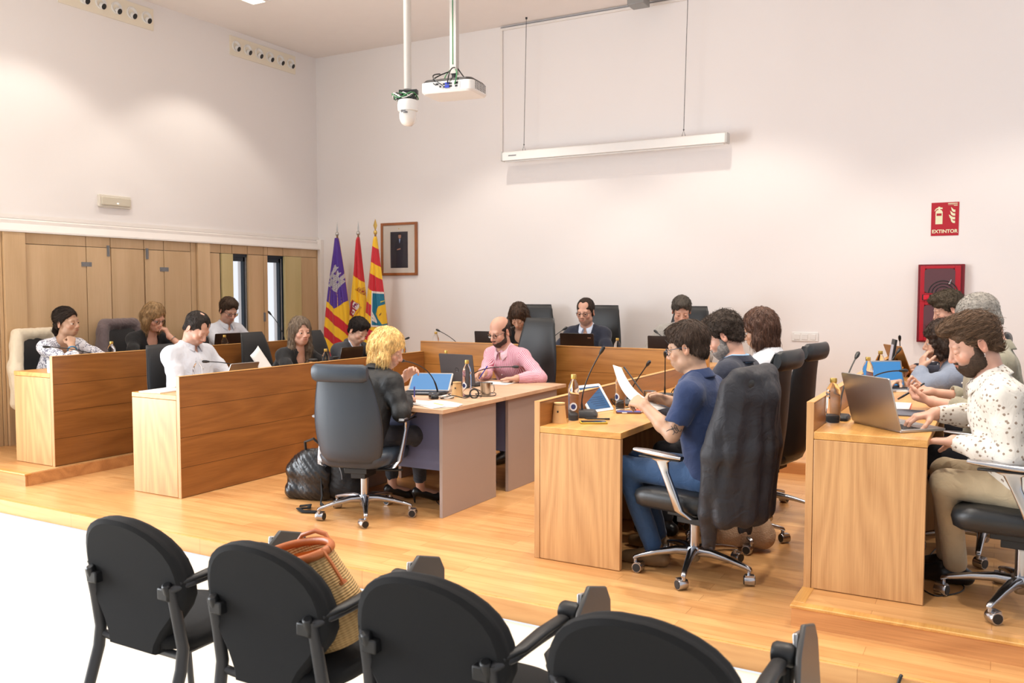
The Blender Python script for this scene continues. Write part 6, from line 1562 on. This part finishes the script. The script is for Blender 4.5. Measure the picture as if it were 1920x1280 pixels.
t = thing('headphones', 'black folded headphones at the right edge of the grey table', 'headphones', (-3.315, 5.36, ZT), R(30))
m = MB(); m.tube([(.032*math.cos(a), .0, .034+.032*math.sin(a)) for a in [2*PI*i/20 for i in range(21)]], .0055, 8); m.obj('ear_ring', M['black_plastic'], t)
m = MB(); m.tube([(.03, .0, .02), (.05, .05, .008), (.03, .10, .006), (-.04, .12, .006), (-.08, .06, .006)], .004, 6); m.obj('band', M['black_plastic'], t)
def cable(label, pts, mat='black_plastic', r=.0032, name='cable'):
    P = [Vector(p) for p in pts]; out = []
    for i in range(len(P)-1):
        p0, p1, p2, p3 = P[max(i-1, 0)], P[i], P[i+1], P[min(i+2, len(P)-1)]
        for k in range(6):
            u = k/6; out.append(tuple(.5*((2*p1)+(p2-p0)*u+(2*p0-5*p1+4*p2-p3)*u*u+(3*p1-p0-3*p2+p3)*u**3)))
    out.append(tuple(P[-1])); o = P[0]; m = MB(); m.tube([tuple(Vector(q)-o) for q in out], r, 6)
    ob = m.obj(name, M[mat], smooth=60); ob.location = o; tag(ob, label, 'cable', 'loose cables'); return ob
zt = ZT+.006; zi = ZI+.006; zo = ZO+.006
cable('tangled black cable between mouse and bottle on the grey table', [(-3.60,5.30,zt),(-3.55,5.40,zt+.01),(-3.50,5.30,zt+.02),(-3.44,5.28,zt),(-3.50,5.20,zt),(-3.42,5.24,zt+.02),(-3.36,5.30,zt),(-3.40,5.46,zt)])
cable('white cable coiled beside the mouse on the grey table', [(-3.58,5.26,zt),(-3.50,5.24,zt+.012),(-3.47,5.29,zt),(-3.52,5.34,zt+.01),(-3.55,5.27,zt),(-3.46,5.22,zt),(-3.43,5.28,zt+.015)], 'white_plastic', .005)
cable('black cable round the steel mug on the grey table', [(-3.40,5.60,zt),(-3.30,5.62,zt+.01),(-3.25,5.54,zt),(-3.30,5.46,zt),(-3.38,5.48,zt+.01),(-3.42,5.64,zt),(-3.55,5.80,zt),(-3.72,5.95,zt)])
cable('black cable behind the tall bottles on the grey table', [(-4.1,5.75,zt),(-4.0,5.95,zt+.02),(-3.9,5.80,zt+.03),(-4.16,6.1,zt),(-4.2,6.3,zt)])
cable('thin blue ended cable lying behind the open laptop', [(-4.0,5.72,zt),(-3.9,5.86,zt),(-4.05,6.0,zt),(-4.19,6.05,zt)], 'blue')
cable('white charger cable on the inner right desk', [(-1.93,5.10,zi),(-2.02,5.0,zi),(-2.10,5.10,zi),(-2.04,5.2,zi),(-1.95,5.3,zi),(-1.84,5.28,zi+.01),(-1.80,5.36,zi),(-1.9,5.44,zi)], 'white_plastic', .004)
cable('black bundled cable between the tablet and the bottle', [(-2.15,5.22,zi),(-2.2,5.24,zi+.05),(-2.13,5.26,zi+.02),(-2.19,5.28,zi+.06),(-2.12,5.20,zi),(-2.05,5.28,zi+.01),(-2.08,5.36,zi)])
cable('coiled black cable beside the upright microphone', [(-2.0+.03*math.cos(a*1.7), 5.92+.03*a/3, zi+.03+.03*math.sin(a*1.7)) for a in range(14)])
cable('black cable on the stage floor under the grey table', [(-3.35,5.0,Z1+.004),(-3.5,5.15,Z1+.004),(-3.42,5.3,Z1+.004),(-3.6,5.5,Z1+.004),(-3.4,5.8,Z1+.004),(-3.7,6.2,Z1+.004)])
cable('black cable on the floor under the inner right desk', [(-1.8,5.0,Z1+.004),(-1.9,5.2,Z1+.004),(-1.7,5.5,Z1+.004),(-2.0,5.8,Z1+.004),(-1.8,6.3,Z1+.004)])
cable('grey cable on the platform under the far right desk', [(-.30,4.5,Z2+.004),(-.22,4.42,Z2+.004),(-.12,4.62,Z2+.004),(-.3,5.0,Z2+.004),(-.2,5.6,Z2+.004)])
cable('short black cable with a round end by the stage step at the bottom right', [(-.302,3.645,.105),(-.306,3.632,.095),(-.318,3.62,.05),(-.335,3.58,.008),(-.36,3.4,.006),(-.5,3.2,.006)], r=.007)
t = thing('charger', 'white plug charger beside the steel mug on the inner right desk', 'charger', (-1.90, 5.36, ZI), .3)
m = MB(); m.box(-.02, .02, -.02, .02, .001, .06); m.obj('charger_body', M['white_plastic'], t, bevel=.006)
m = MB(); m.box(-.004, .004, -.0215, -.019, .04, .052); m.box(-.004, .004, -.0215, -.019, .018, .03); m.obj('socket', M['black_plastic'], t)
t = thing('name_card', 'white folded card on the inner right desk beside the big microphone base', 'card', (-1.86, 5.72, ZI), R(65), 'papers on the desks')
m = MB(); m.add([(-.09,-.035,0),(.09,-.035,0),(.09,0,.11),(-.09,0,.11),(.09,.035,0),(-.09,.035,0)], [(0,1,2,3),(3,2,4,5)]); m.obj('folded_card', M['paper'], t, solid=.001, smooth=0)
t = thing('display_stand', 'small dark framed screen standing at the back of the far right desk', 'device', (-.735, 7.1, ZO), R(-75))
m = MB(); m.box(-.07, .07, -.008, .008, .06, .30, M=T(rx=R(-8))); b_ = m.obj('device_frame', M['black_plastic'], t, bevel=.003)
m = MB(); m.box(-.055, .055, -.0095, -.0085, .12, .26, M=T(rx=R(-8))); m.obj('screen', plain('pale_grey_screen', srgb(170, 170, 184), .2), b_)
m = MB(); m.box(-.06, .06, -.05, .05, 0, .012); m.box(-.012, .012, -.008, .008, .01, .08); m.obj('stand', M['black_plastic'], t)

# ------------------------------------------------------------------ garments over chair backs
def cloth_on_chair(key, label, mat, name='jacket', w=.46, zb=.35, H=None, sleeves=True, lining=None, th=.045, seed=1, zsl=.22, hem=None):
    ch = CH[key]; a = -ch.rotation_euler.z; loc = np.array(ch.location)
    Rz = np.array([[math.cos(a), -math.sin(a), 0], [math.sin(a), math.cos(a), 0], [0, 0, 1]])   # rows: right, forward, up of the chair
    L2W = lambda p: loc + np.array(p, float) @ Rz
    H = H or 1.08; G = []
    ys = lambda z: -.245 - .035*math.sin(2*PI*(((z-.40)/(H-.40))*.62+.03)) - .13*max(0, (z-.40)/(H-.40))**2.2
    hw = w/2
    for fx, yo in ((-.92, .045), (-.5, -.02), (0, -.04), (.5, -.02), (.92, .045)):
        top = L2W((fx*hw*.86, ys(H)+yo*.4-.01, H-.01));  mid = L2W((fx*hw*1.08, ys(.75)+yo-.045, .72)); bot = L2W((fx*hw*1.12, ys(.6)+yo*1.1-.035, zb+.05))
        G += [cap(top, mid, .040 if abs(fx) < .9 else .034, .048, k=.05), cap(mid, bot, .048, .050, k=.05)]
    for zz in [zb+.06+.085*i for i in range(9)]:
        if zz < H-.05: yy = ys(max(zz, .5))-.055; e_ = hw*(1.08 if zz < H-.2 else .9); G += [cap(L2W((-e_, yy+.05, zz)), L2W((0, yy-.01, zz)), .034, .040, k=.07), cap(L2W((0, yy-.01, zz)), L2W((e_, yy+.05, zz)), .040, .034, k=.07)]
    G += [cap(L2W((-hw*.80, ys(H)+.03, H)), L2W((hw*.80, ys(H)+.03, H)), .048, k=.04)]
    if sleeves:
        for sg in (-1, 1):
            p0 = L2W((sg*hw*.95, ys(H)+.05, H-.05)); p1 = L2W((sg*(hw+.045), -.24, .70)); p2 = L2W((sg*(hw+.03), -.20, zsl+.18)); p3 = L2W((sg*(hw+.0), -.19, zsl+.04))
            G += [cap(p0, p1, .050, .058, k=.03), cap(p1, p2, .058, .050, k=.02), cap(p2, p3, .048, .036, k=.012)]
            G += [cap(p3, p3-A_(0,0,.04), .036, .034, k=.008), cap(p3-A_(0,0,.045), p3-A_(0,0,.12), .028, .028, k=.003, op='d')]
    G += [pln(A_(0, 0, -1), loc+A_(0, 0, zsl-.02), k=.006)]
    rr_ = Rz[0]
    def dsp(P_):
        q = (P_-loc) @ Rz.T
        K_ = np.stack([q[..., 0]*1.0, q[..., 1]*1.0, q[..., 2]*.16], -1); fade = np.clip(1.3-q[..., 2]*.6, .35, 1)
        return (.013*np.abs(wob(K_, 17, seed)) + .004*np.abs(wob(K_, 40, seed+1)))*fade - .006 + .0025*wob(P_, 16, seed)
    V, Q = mesh_sdf(G, hc=.0095, hf=.0095, disp=dsp)
    org = loc + A_(0, 0, 0); t = thing(name, label, 'jacket', tuple(org)); body = np_obj('garment_body', V, Q, mat, t, org)
    return t, L2W, ys, Rz
t, L2W, ys, Rz = cloth_on_chair(12, 'dark navy bomber jacket draped over the office chair of the polo shirt man', cloth('bomber', srgb(27, 27, 34), .6, bump=.3, sheen=0), w=.40, zb=.33, zsl=.22, seed=2)
m = MB(); m.tube([tuple(L2W((-.06+.01*math.sin(z*9), ys(z)-.105, z)) - np.array(t.location)) for z in [.36+.06*i for i in range(10)]], .006, 6); m.obj('zip', M['black_plastic'], t)
cloth_on_chair(1, 'cream jacket hanging over the chair of the ponytailed woman', cloth('cream_cloth', srgb(226, 212, 186), .85, bump=.3), H=1.02, w=.44, seed=3)
cloth_on_chair(2, 'grey brown textured jacket over the chair of the woman with glasses', cloth('grey_tweed', srgb(112, 98, 98), .95, bump=.6), H=1.08, w=.48, seed=4)
cloth_on_chair(15, 'grey checked blazer over the office chair of the bearded man', cloth('checked_wool', srgb(136, 130, 126), .9, 'check', srgb(92, 90, 92), 320), H=1.08, w=.44, zb=.34, zsl=.26, seed=5)

# ------------------------------------------------------------------ bags
def sdf_thing(name, label, cat, prims, mat, org, disp=None, h=.008, part='bag_body'):
    V, Q = mesh_sdf(prims, hc=h, hf=h, disp=disp); t = thing(name, label, cat, org); np_obj(part, V, Q, mat, t, np.array(org)); return t
o = A_(-4.30, 4.72, Z1)
quilt = lambda P_: .004*np.abs(np.sin((P_[..., 0]+P_[..., 2])*60))*-1 + .004*wob(P_, 14, 3)
t = sdf_thing('tote_bag', 'black quilted glossy tote bag on the floor left of the grey office chair', 'bag', [cap(o+A_(-.16,.0,.06), o+A_(.08,.06,.06), .065, k=.04), cap(o+A_(-.15,.0,.20), o+A_(.07,.06,.22), .060, k=.05), cap(o+A_(-.06,.02,.30), o+A_(.08,.06,.34), .045, k=.06), ell(o+A_(-.04,.03,.18), (.19,.075,.17), k=.05), pln(A_(0,0,-1), o+A_(0,0,.004), k=.01)],
     plain('quilted_black', srgb(24, 24, 26), .28, bump=.5, bscale=30), tuple(o), quilt)
m = MB(); m.tube([(-.06,.02,.32), (-.05,.0,.42), (.03,.0,.45), (.08,.05,.38)], .010, 8); m.obj('handle', M['leather'], t)
o = A_(-4.12, 4.86, Z1)
t = sdf_thing('backpack', 'black backpack standing beside the quilted bag on the floor', 'bag', [ell(o+A_(0,0,.20), (.13,.10,.20), k=.03), cap(o+A_(-.05,-.02,.09), o+A_(.08,.02,.09), .085, k=.05), pln(A_(0,0,-1), o+A_(0,0,.004), k=.01)], plain('backpack_black', srgb(26, 26, 28), .7, bump=.3, bscale=60), tuple(o), lambda P_: .005*wob(P_, 30, 6))
m = MB(); m.tube([(-.03,-.09,.32), (-.08,-.15,.20), (-.06,-.16,.05), (-.02,-.22,.012), (.04,-.26,.008)], .016, 8, flat=.35); m.obj('shoulder_strap', M['black_fabric'], t)
m = MB(); m.tube([(.07*math.cos(a), -.095-.0*a, .17+.11*math.sin(a)) for a in [PI*i/12 for i in range(13)]], .004, 6); m.obj('zip', M['grey_plastic'], t)
t = tag(MB().tube([(0,0,.012), (.06,.03,.02), (.10,-.02,.015), (.04,-.06,.012), (.12,-.10,.01), (.22,-.05,.01)], .020, 8, flat=.35).obj('fabric_strap', M['black_fabric'], smooth=60), 'loose black fabric strap on the floor before the bags', 'strap'); t.location = (-4.22, 4.52, Z1)
t = tag(MB().box(0, .16, -.012, .012, 0, .006).obj('rubber_strip', M['black_fabric']), 'short black strip on the floor beside the end of the inner right desk', 'strip'); t.location = (-1.78, 4.50, Z1+.001); t.rotation_euler = (0, 0, R(8))
o = A_(-1.95, 5.45, Z1)
t = sdf_thing('backpack', 'dark backpack on the floor under the inner right desk', 'bag', [ell(o+A_(0,0,.17), (.13,.10,.17), k=.03), cap(o+A_(-.05,-.02,.08), o+A_(.08,.02,.08), .075, k=.05), pln(A_(0,0,-1), o+A_(0,0,.004), k=.01)], plain('backpack_dark', srgb(34, 36, 42), .75, bump=.3, bscale=60), tuple(o), lambda P_: .005*wob(P_, 30, 7))
m = MB(); m.tube([(-.02,-.08,.28), (.10,-.13,.22), (.12,-.12,.08)], .014, 8, flat=.4); m.obj('shoulder_strap', M['grey_plastic'], t)
o = A_(-1.28, 5.02, Z1)
t = sdf_thing('handbag', 'beige woven handbag on the floor behind the polo shirt man', 'bag', [cap(o+A_(-.10,0,.09), o+A_(.10,.05,.09), .08, k=.04), cap(o+A_(-.09,0,.16), o+A_(.09,.05,.16), .05, k=.05), pln(A_(0,0,-1), o+A_(0,0,.004), k=.01)], plain('beige_weave', srgb(170, 140, 112), .85, bump=.8, bscale=120), tuple(o), lambda P_: .003*wob(P_, 40, 8))
m = MB(); m.tube([(-.08,.0,.18), (-.05,.02,.28), (.05,.04,.28), (.08,.05,.18)], .007, 8); m.obj('handle', M['leather'], t)
# straw bag on the second public chair
mm, nt, b = nmat('woven_straw'); L_ = nt.links; tc = N(nt, 'ShaderNodeTexCoord'); sp = N(nt, 'ShaderNodeSeparateXYZ'); L_.new(tc.outputs['Object'], sp.inputs[0])
at = N(nt, 'ShaderNodeMath', operation='ARCTAN2'); L_.new(sp.outputs[0], at.inputs[0]); L_.new(sp.outputs[1], at.inputs[1])
a1 = N(nt, 'ShaderNodeMath', operation='MULTIPLY', i_1=46.0); L_.new(at.outputs[0], a1.inputs[0]); z1_ = N(nt, 'ShaderNodeMath', operation='MULTIPLY', i_1=760.0); L_.new(sp.outputs[2], z1_.inputs[0])
s1 = N(nt, 'ShaderNodeMath', operation='SINE'); L_.new(a1.outputs[0], s1.inputs[0]); s2 = N(nt, 'ShaderNodeMath', operation='SINE'); L_.new(z1_.outputs[0], s2.inputs[0])
ml = N(nt, 'ShaderNodeMath', operation='MULTIPLY_ADD', i_1=.6); L_.new(s1.outputs[0], ml.inputs[0]); L_.new(s2.outputs[0], ml.inputs[2])
nz_ = N(nt, 'ShaderNodeTexNoise', i_Scale=30.0); L_.new(tc.outputs['Object'], nz_.inputs['Vector']); ad_ = N(nt, 'ShaderNodeMath', operation='MULTIPLY_ADD', i_1=2.2); L_.new(nz_.outputs['Fac'], ad_.inputs[0]); L_.new(ml.outputs[0], ad_.inputs[2])
rp = N(nt, 'ShaderNodeMapRange', i_1=-1.2, i_2=2.4); L_.new(ad_.outputs[0], rp.inputs[0]); mx = N(nt, 'ShaderNodeMix', data_type='RGBA'); L_.new(rp.outputs[0], mx.inputs[0])
mx.inputs[6].default_value = srgb(176, 132, 78); mx.inputs[7].default_value = srgb(222, 184, 124); L_.new(mx.outputs[2], b.inputs['Base Color']); b.inputs['Roughness'].default_value = .8
bp = N(nt, 'ShaderNodeBump', i_Strength=.7, i_Distance=.003); L_.new(ml.outputs[0], bp.inputs['Height']); L_.new(bp.outputs[0], b.inputs['Normal'])
t = thing('straw_bag', 'woven straw bag with tan leather rim on the second public chair', 'bag', (-1.80, 2.09, .490)); t.rotation_euler = (R(12), R(-21), R(0))
prof = [(.10, .0), (.135, .012), (.155, .05), (.160, .11), (.150, .18), (.138, .25), (.130, .31)]
def ringb(r, z, k=.62, up=0): return [(r*math.cos(a), r*k*math.sin(a), z + up*math.cos(a)) for a in [2*PI*i/36 for i in range(36)]]
m = MB(); m.loft([ringb(r, z, up=.0 if z < .2 else -.02*(z-.2)/.11) for r, z in prof] + [ringb(r-.008, z, up=.0 if z < .2 else -.02*(z-.2)/.11) for r, z in reversed(prof[2:])], cap=False); m.add(ringb(.10, .001), [tuple(range(36))]); m.obj('basket', mm, t, smooth=60)
tan_l = plain('tan_leather', srgb(182, 100, 48), .42, bump=.1, bscale=200)
m = MB(); m.tube([tuple(p) for p in ringb(.131, .318, up=-.02)] + [ringb(.131, .318, up=-.02)[0]], .011, 10, flat=1.3, cap=False); m.obj('leather_rim', tan_l, t, smooth=60)
m = MB(); m.loft([ringb(.127, .31, up=-.02), ringb(.118, .22), ringb(.105, .15)], cap=False); m.obj('inner_lining', plain('orange_lining', srgb(206, 112, 40), .45, bump=.3, bscale=20), t, smooth=60)
for sg in (-1, 1):
    m = MB(); m.tube([(-.07, sg*.08, .30), (-.065, sg*.085, .325), (-.03, sg*.088, .345), (.03, sg*.088, .345), (.065, sg*.085, .325), (.07, sg*.08, .30)], .008, 8); m.obj('handle', tan_l, t, smooth=60)
m = MB(); m.tube([(.128, -.02, .31), (.15, -.03, .26), (.158, -.03, .20)], .006, 6); m.tube([(.158,-.03,.20), (.16,-.03,.19)], .012, 8); m.obj('buckle_strap', tan_l, t)

# ------------------------------------------------------------------ flags
def stripe_mat(name, bands, ang, off):
    """bands: list of (position, colour) constant ramp along a slanted direction, metres mapped 0..1 over 1.4 m"""
    m, nt, b = nmat(name); L = nt.links; tc = N(nt, 'ShaderNodeTexCoord'); sx = N(nt, 'ShaderNodeSeparateXYZ'); L.new(tc.outputs['Object'], sx.inputs[0])
    ax_ = N(nt, 'ShaderNodeMath', operation='MULTIPLY', i_1=math.sin(ang)/1.4); L.new(sx.outputs[0], ax_.inputs[0])
    az_ = N(nt, 'ShaderNodeMath', operation='MULTIPLY_ADD', i_1=-math.cos(ang)/1.4); L.new(sx.outputs[2], az_.inputs[0]); L.new(ax_.outputs[0], az_.inputs[2])
    ad = N(nt, 'ShaderNodeMath', operation='ADD', i_1=(off + (2.26-Z2)*math.cos(ang))/1.4); L.new(az_.outputs[0], ad.inputs[0])
    rp = N(nt, 'ShaderNodeValToRGB'); rp.color_ramp.interpolation = 'CONSTANT'; e = rp.color_ramp.elements
    while len(e) > 1: e.remove(e[-1])
    e[0].position = 0; e[0].color = bands[0][1]
    for p, c in bands[1:]: n = e.new(p); n.color = c
    L.new(ad.outputs[0], rp.inputs[0]); L.new(rp.outputs[0], b.inputs['Base Color']); b.inputs['Roughness'].default_value = .55; b.inputs['Sheen Weight'].default_value = .3
    return m
YEL, RED, PUR = srgb(240, 190, 20), srgb(196, 16, 34), srgb(84, 52, 150)
def flag(label, x, y, rz, mat, tip='spike', wf=1.0, seed=0, zt=2.26):
    t = thing('flag', label, 'flag', (x, y, Z2), rz, 'flags on poles in the corner')
    m = MB(); m.lathe([(.012, .0), (.012, zt-Z2+.02)], 12); m.lathe([(.13, 0), (.13, .012), (.03, .03), (.02, .06)], 24); m.obj('pole', wood('pole_wood', srgb(110, 70, 40), srgb(140, 95, 55), 'Z'), t)
    z0 = zt-Z2
    m = MB(); m.lathe([(.008, z0+.02), (.018, z0+.03), (.024, z0+.05), (.018, z0+.07), (.008, z0+.078)], 16)
    if tip == 'spike': m.lathe([(.008, z0+.078), (.011, z0+.10), (.001, z0+.20)], 10)
    else: m.lathe([(.007, z0+.078), (.012, z0+.095), (.026, z0+.135), (.001, z0+.215)], 4)
    m.obj('finial', M['brass'] if tip != 'spike' else M['steel'], t)
    zb = .52-Z2+.2
    def hwid(z): d = (z0-z); return wf*(.022 + .165*min(1, d/1.15)**.85)
    def surf(x_, z):
        w = hwid(z); xx = x_/w; d = min(1, (z0-z)/.5)
        return -(.060*math.sqrt(max(0, 1-xx*xx*.98)) + d*(.014*math.sin(xx*7+seed+z*2.0) + .008*math.sin(xx*15+z*3)))
    n = 44; rings = []
    for j in range(40):
        z = z0 + (zb-z0)*j/39; w = hwid(z); ring = []
        for i in range(n//2): 
            x_ = -w + 2*w*i/(n//2-1); ring.append((x_, surf(x_, z)*(1 if j else .5), z))
        for i in range(n//2):
            x_ = w - 2*w*i/(n//2-1); ring.append((x_*.97, .03*math.sqrt(max(0, 1-(x_/w)**2)), z))
        rings.append(ring)
    m = MB(); m.loft(rings); m.obj('flag_cloth', mat, t, smooth=70)
    def patch(name, quads, mt, eps=.002, parent=None):
        m = MB()
        for q in quads:
            a, b_, c, d = [Vector(p) for p in q]; nn = 6 + int(90*max((b_-a).length, (d-a).length))
            def fn(u, v):
                p = (a*(1-u)+b_*u)*(1-v) + (d*(1-u)+c*u)*v; w = hwid(p.y)*.985; px = max(-w, min(w, p.x)); return (px, surf(px, p.y)-eps, p.y)
            m.grid(fn, nn, nn)
        return m.obj(name, mt, parent or t, smooth=70)
    return t, patch, z0
def rot2(pts, ang, cx, cz): return [(cx + x*math.cos(ang) - z*math.sin(ang), cz + x*math.sin(ang) + z*math.cos(ang)) for x, z in pts]
def rect(x0, x1, z0, z1, ang, cx, cz): return rot2([(x0, z0), (x1, z0), (x1, z1), (x0, z1)], ang, cx, cz)
# purple, yellow and red flag with castle
sm = stripe_mat('flag_bars', [(0, PUR), (.001, YEL), (.62, YEL), (.675, RED), (.745, YEL), (.82, RED), (.90, YEL)], R(50), .42)
t, patch, z0 = flag('leftmost flag, purple with a grey castle above yellow and red bars', -7.30, 8.55, R(18), stripe_mat('flag_bars', [(0, YEL), (.50, YEL), (.56, RED), (.635, YEL), (.71, RED), (.785, YEL), (.86, RED), (.93, YEL)], R(-38), .02), seed=.5)
pur = plain('flag_purple', PUR, .6)
zc = lambda ypx: (445-ypx)/149.5 + z0    # height on the flag
xs_ = lambda xpx: (xpx-633)/149.5/.95
patch('purple_field', [[(-.19, zc(557)), (-.02, zc(577)), (-.02, z0-.001), (-.19, z0-.001)], [(-.02, zc(577)), (.19, zc(557)), (.19, z0-.001), (-.02, z0-.001)]], pur, .0015)
cs = M['castle'] = plain('castle_grey', srgb(190, 186, 190), .6, var=.25, vscale=60)
an = R(-33); cx_, cz_ = .0, zc(523)
Q_ = [rect(-.075, .085, -.13, .03, an, cx_, cz_), rect(-.105, .10, -.04, .045, an, cx_, cz_)]
for a0, a1, h0 in ((-.10, -.06, .13), (-.035, .005, .085), (.035, .070, .12)):
    Q_ += [rect(a0, a1, .03, h0, an, cx_, cz_), rect(a0-.008, a1+.008, h0, h0+.012, an, cx_, cz_), rect(a0-.008, a0+.004, h0+.01, h0+.024, an, cx_, cz_), rect(a1-.004, a1+.008, h0+.01, h0+.024, an, cx_, cz_)]
ca = patch('castle_emblem', Q_, cs, .004)
patch('castle_opening', [rect(-.06, -.035, -.02, .0, an, cx_, cz_), rect(.02, .045, -.03, .0, an, cx_, cz_), rect(-.02, .01, -.13, -.10, an, cx_, cz_), rect(-.08, -.06, -.10, -.08, an, cx_, cz_)] , pur, .006, ca)
patch('castle_joints', [rect(-.10, .095, z-.0012, z+.0012, an, cx_, cz_) for z in (-.11,-.09,-.07,-.05,-.03,-.01,.01,.03)] + [rect(x-.001, x+.001, -.12, .04, an, cx_, cz_) for x in (-.06,-.03,0,.03,.06)], plain('joint_dark', srgb(96, 88, 110), .6), .0055, ca)
# red and yellow flag with crown and shield
t, patch, z0 = flag('middle flag, red and yellow with a crowned shield', -6.965, 8.55, R(18), stripe_mat('flag_red_yellow', [(0, RED), (.355, YEL), (.86, RED)], R(-34), .08), seed=1.4, wf=.72)
zc = lambda ypx: (445-ypx)/149.5 + z0
crest = plain('crest_gold', srgb(206, 150, 40), .5); dk = plain('crest_red', srgb(160, 20, 40), .5); wh = plain('crest_white', srgb(226, 214, 206), .6); vi = plain('lion_violet', srgb(120, 30, 90), .6)
an = R(-32); cx_, cz_ = .045, zc(545)
c1 = patch('crown', [rect(-.07, .07, -.02, .0, an, cx_, cz_), rect(-.06, .06, .0, .02, an, cx_, cz_), rect(-.045, .05, .02, .04, an, cx_, cz_), rect(-.008, .008, .04, .06, an, cx_, cz_)], crest, .003)
patch('crown_jewels', [rect(x, x+.016, .004, .022, an, cx_, cz_) for x in (-.055, -.022, .012, .042)] + [rect(x, x+.01, -.016, -.004, an, cx_, cz_) for x in (-.05, -.02, .01, .04)], dk, .005, c1)
cz_ = zc(572); cx_ = -.04
s1_ = patch('shield', [rect(-.075, .055, -.13, .055, an, cx_, cz_)], dk, .003)
patch('shield_quarter', [rect(-.03, .055, -.02, .05, an, cx_, cz_), rect(.0, .05, -.10, -.04, an, cx_, cz_)], wh, .0045, s1_)
patch('lion', [rect(-.008, .016, -.012, .034, an, cx_, cz_), rect(-.014, .03, .018, .026, an, cx_, cz_), rect(.012, .034, -.012, -.002, an, cx_, cz_), rect(.0, .03, .034, .044, an, cx_, cz_), rect(-.02, -.006, -.008, .004, an, cx_, cz_)], vi, .006, s1_)
patch('shield_ring', [rect(.012, .038, -.082, -.058, an, cx_, cz_), rect(-.05, -.01, -.12, -.08, an, cx_, cz_)], dk, .006, s1_)
patch('side_column', [rect(.07, .086, -.09, .03, an, cx_, cz_), rect(.062, .094, .03, .042, an, cx_, cz_)], crest, .004)
# striped flag with blue coat of arms
t, patch, z0 = flag('rightmost flag, yellow and red bars with a white edged blue and yellow shield', -6.70, 8.55, R(22), stripe_mat('flag_bars_b', [(0, YEL), (.10, RED), (.225, YEL), (.315, RED), (.44, YEL), (.55, RED), (.64, YEL), (.74, RED), (.84, YEL)], R(-30), .03), 'spear', wf=.82, seed=2.2)
zc = lambda ypx: (445-ypx)/149.5 + z0
sh = patch('shield_border', [[(-.05, zc(609)), (.17, zc(611)), (.17, zc(547)), (-.035, zc(544))]], wh, .004)
s2_ = patch('shield_field', [[(-.035, zc(606)), (.165, zc(608)), (.165, zc(550)), (-.022, zc(548))]], plain('teal', srgb(24, 112, 140), .6), .0065, sh)
patch('yellow_island', [[(.01, zc(586)), (.09, zc(605)), (.15, zc(603)), (.155, zc(570))], [(.01, zc(586)), (.155, zc(572)), (.12, zc(568)), (.05, zc(572))]], plain('island_yellow', srgb(232, 182, 30), .6), .009, sh)
patch('white_wave', [[(-.035, zc(583+7*k)), (.02+.0*k, zc(603)), (.03, zc(601)), (-.033, zc(579+7*k))] for k in range(3)], wh, .011, sh)
patch('yellow_bird', [[(.075, zc(565)), (.115, zc(562)), (.115, zc(561)), (.075, zc(563))]], plain('bird_yellow', srgb(220, 200, 60), .6), .009, sh)
patch('dark_mark', [[(.06, zc(590)), (.085, zc(586)), (.085, zc(583)), (.06, zc(587))]], plain('mark_dark', srgb(110, 80, 40), .6), .012, sh)
# bracelets, ring-like details
t = MB()
H_ = PEOPLE[1][1]; w_ = H_['arms'][1]; c_ = w_['W']*.80 + w_['E']*.20; ax_ = nrm(w_['W']-w_['E']); e1 = nrm(np.cross(ax_, A_(0,0,1))); e2 = np.cross(ax_, e1)
t.tube([tuple(c_ + (e1*math.cos(a)+e2*math.sin(a))*.034 - H_['org']) for a in [2*PI*i/16 for i in range(17)]], .006, 6, cap=False); t.obj('bracelet', plain('blue_beads', srgb(60, 130, 170), .4), PEOPLE[1][0])
H_ = PEOPLE[2][1]; w_ = H_['arms'][-1]; c_ = w_['W']*.86 + w_['E']*.14; ax_ = nrm(w_['W']-w_['E']); e1 = nrm(np.cross(ax_, A_(0,0,1))); e2 = np.cross(ax_, e1)
t = MB(); t.tube([tuple(c_ + (e1*math.cos(a)+e2*math.sin(a))*.034 - H_['org']) for a in [2*PI*i/16 for i in range(17)]], .004, 6, cap=False); t.obj('bracelet', M['steel'], PEOPLE[2][0])
H_ = PEOPLE[15][1]; c_ = H_['H'](-.083, -.008, -.040); t = MB(); t.tube([tuple(c_ + A_(0, .008*math.cos(a), -.008+.008*math.sin(a)) - H_['org']) for a in [2*PI*i/14 for i in range(15)]], .0014, 6, cap=False); t.obj('earring', M['steel'], PEOPLE[15][0])
# tattoo on the near upper arm of the man in polo shirt
H_ = PEOPLE[12][1]; w_ = H_['arms'][-1]; S_ = H_['SH'][-1]; E_ = w_['E']; ax_ = nrm(E_-S_); cd = nrm(A_(.3,-1,.1) - (A_(.3,-1,.1) @ ax_)*ax_); e2 = np.cross(ax_, cd); t = MB()
for q0, k0 in ((.80, 0), (.86, 1), (.92, 2)):
    c_ = S_*(1-q0) + E_*q0
    pts = []
    for i in range(14):
        a = i/13*5+k0*2; ang_ = .5*math.sin(a)+(k0-1)*.35; rr_ = .0455 if q0 < .9 else .044
        pts.append(tuple(c_ + ax_*.012*math.cos(a*1.6) + (cd*math.cos(ang_)+e2*math.sin(ang_))*rr_ - H_['org']))
    t.tube(pts, .0016, 5)
t.obj('tattoo', plain('tattoo_ink', srgb(60, 56, 58), .6), PEOPLE[12][0])
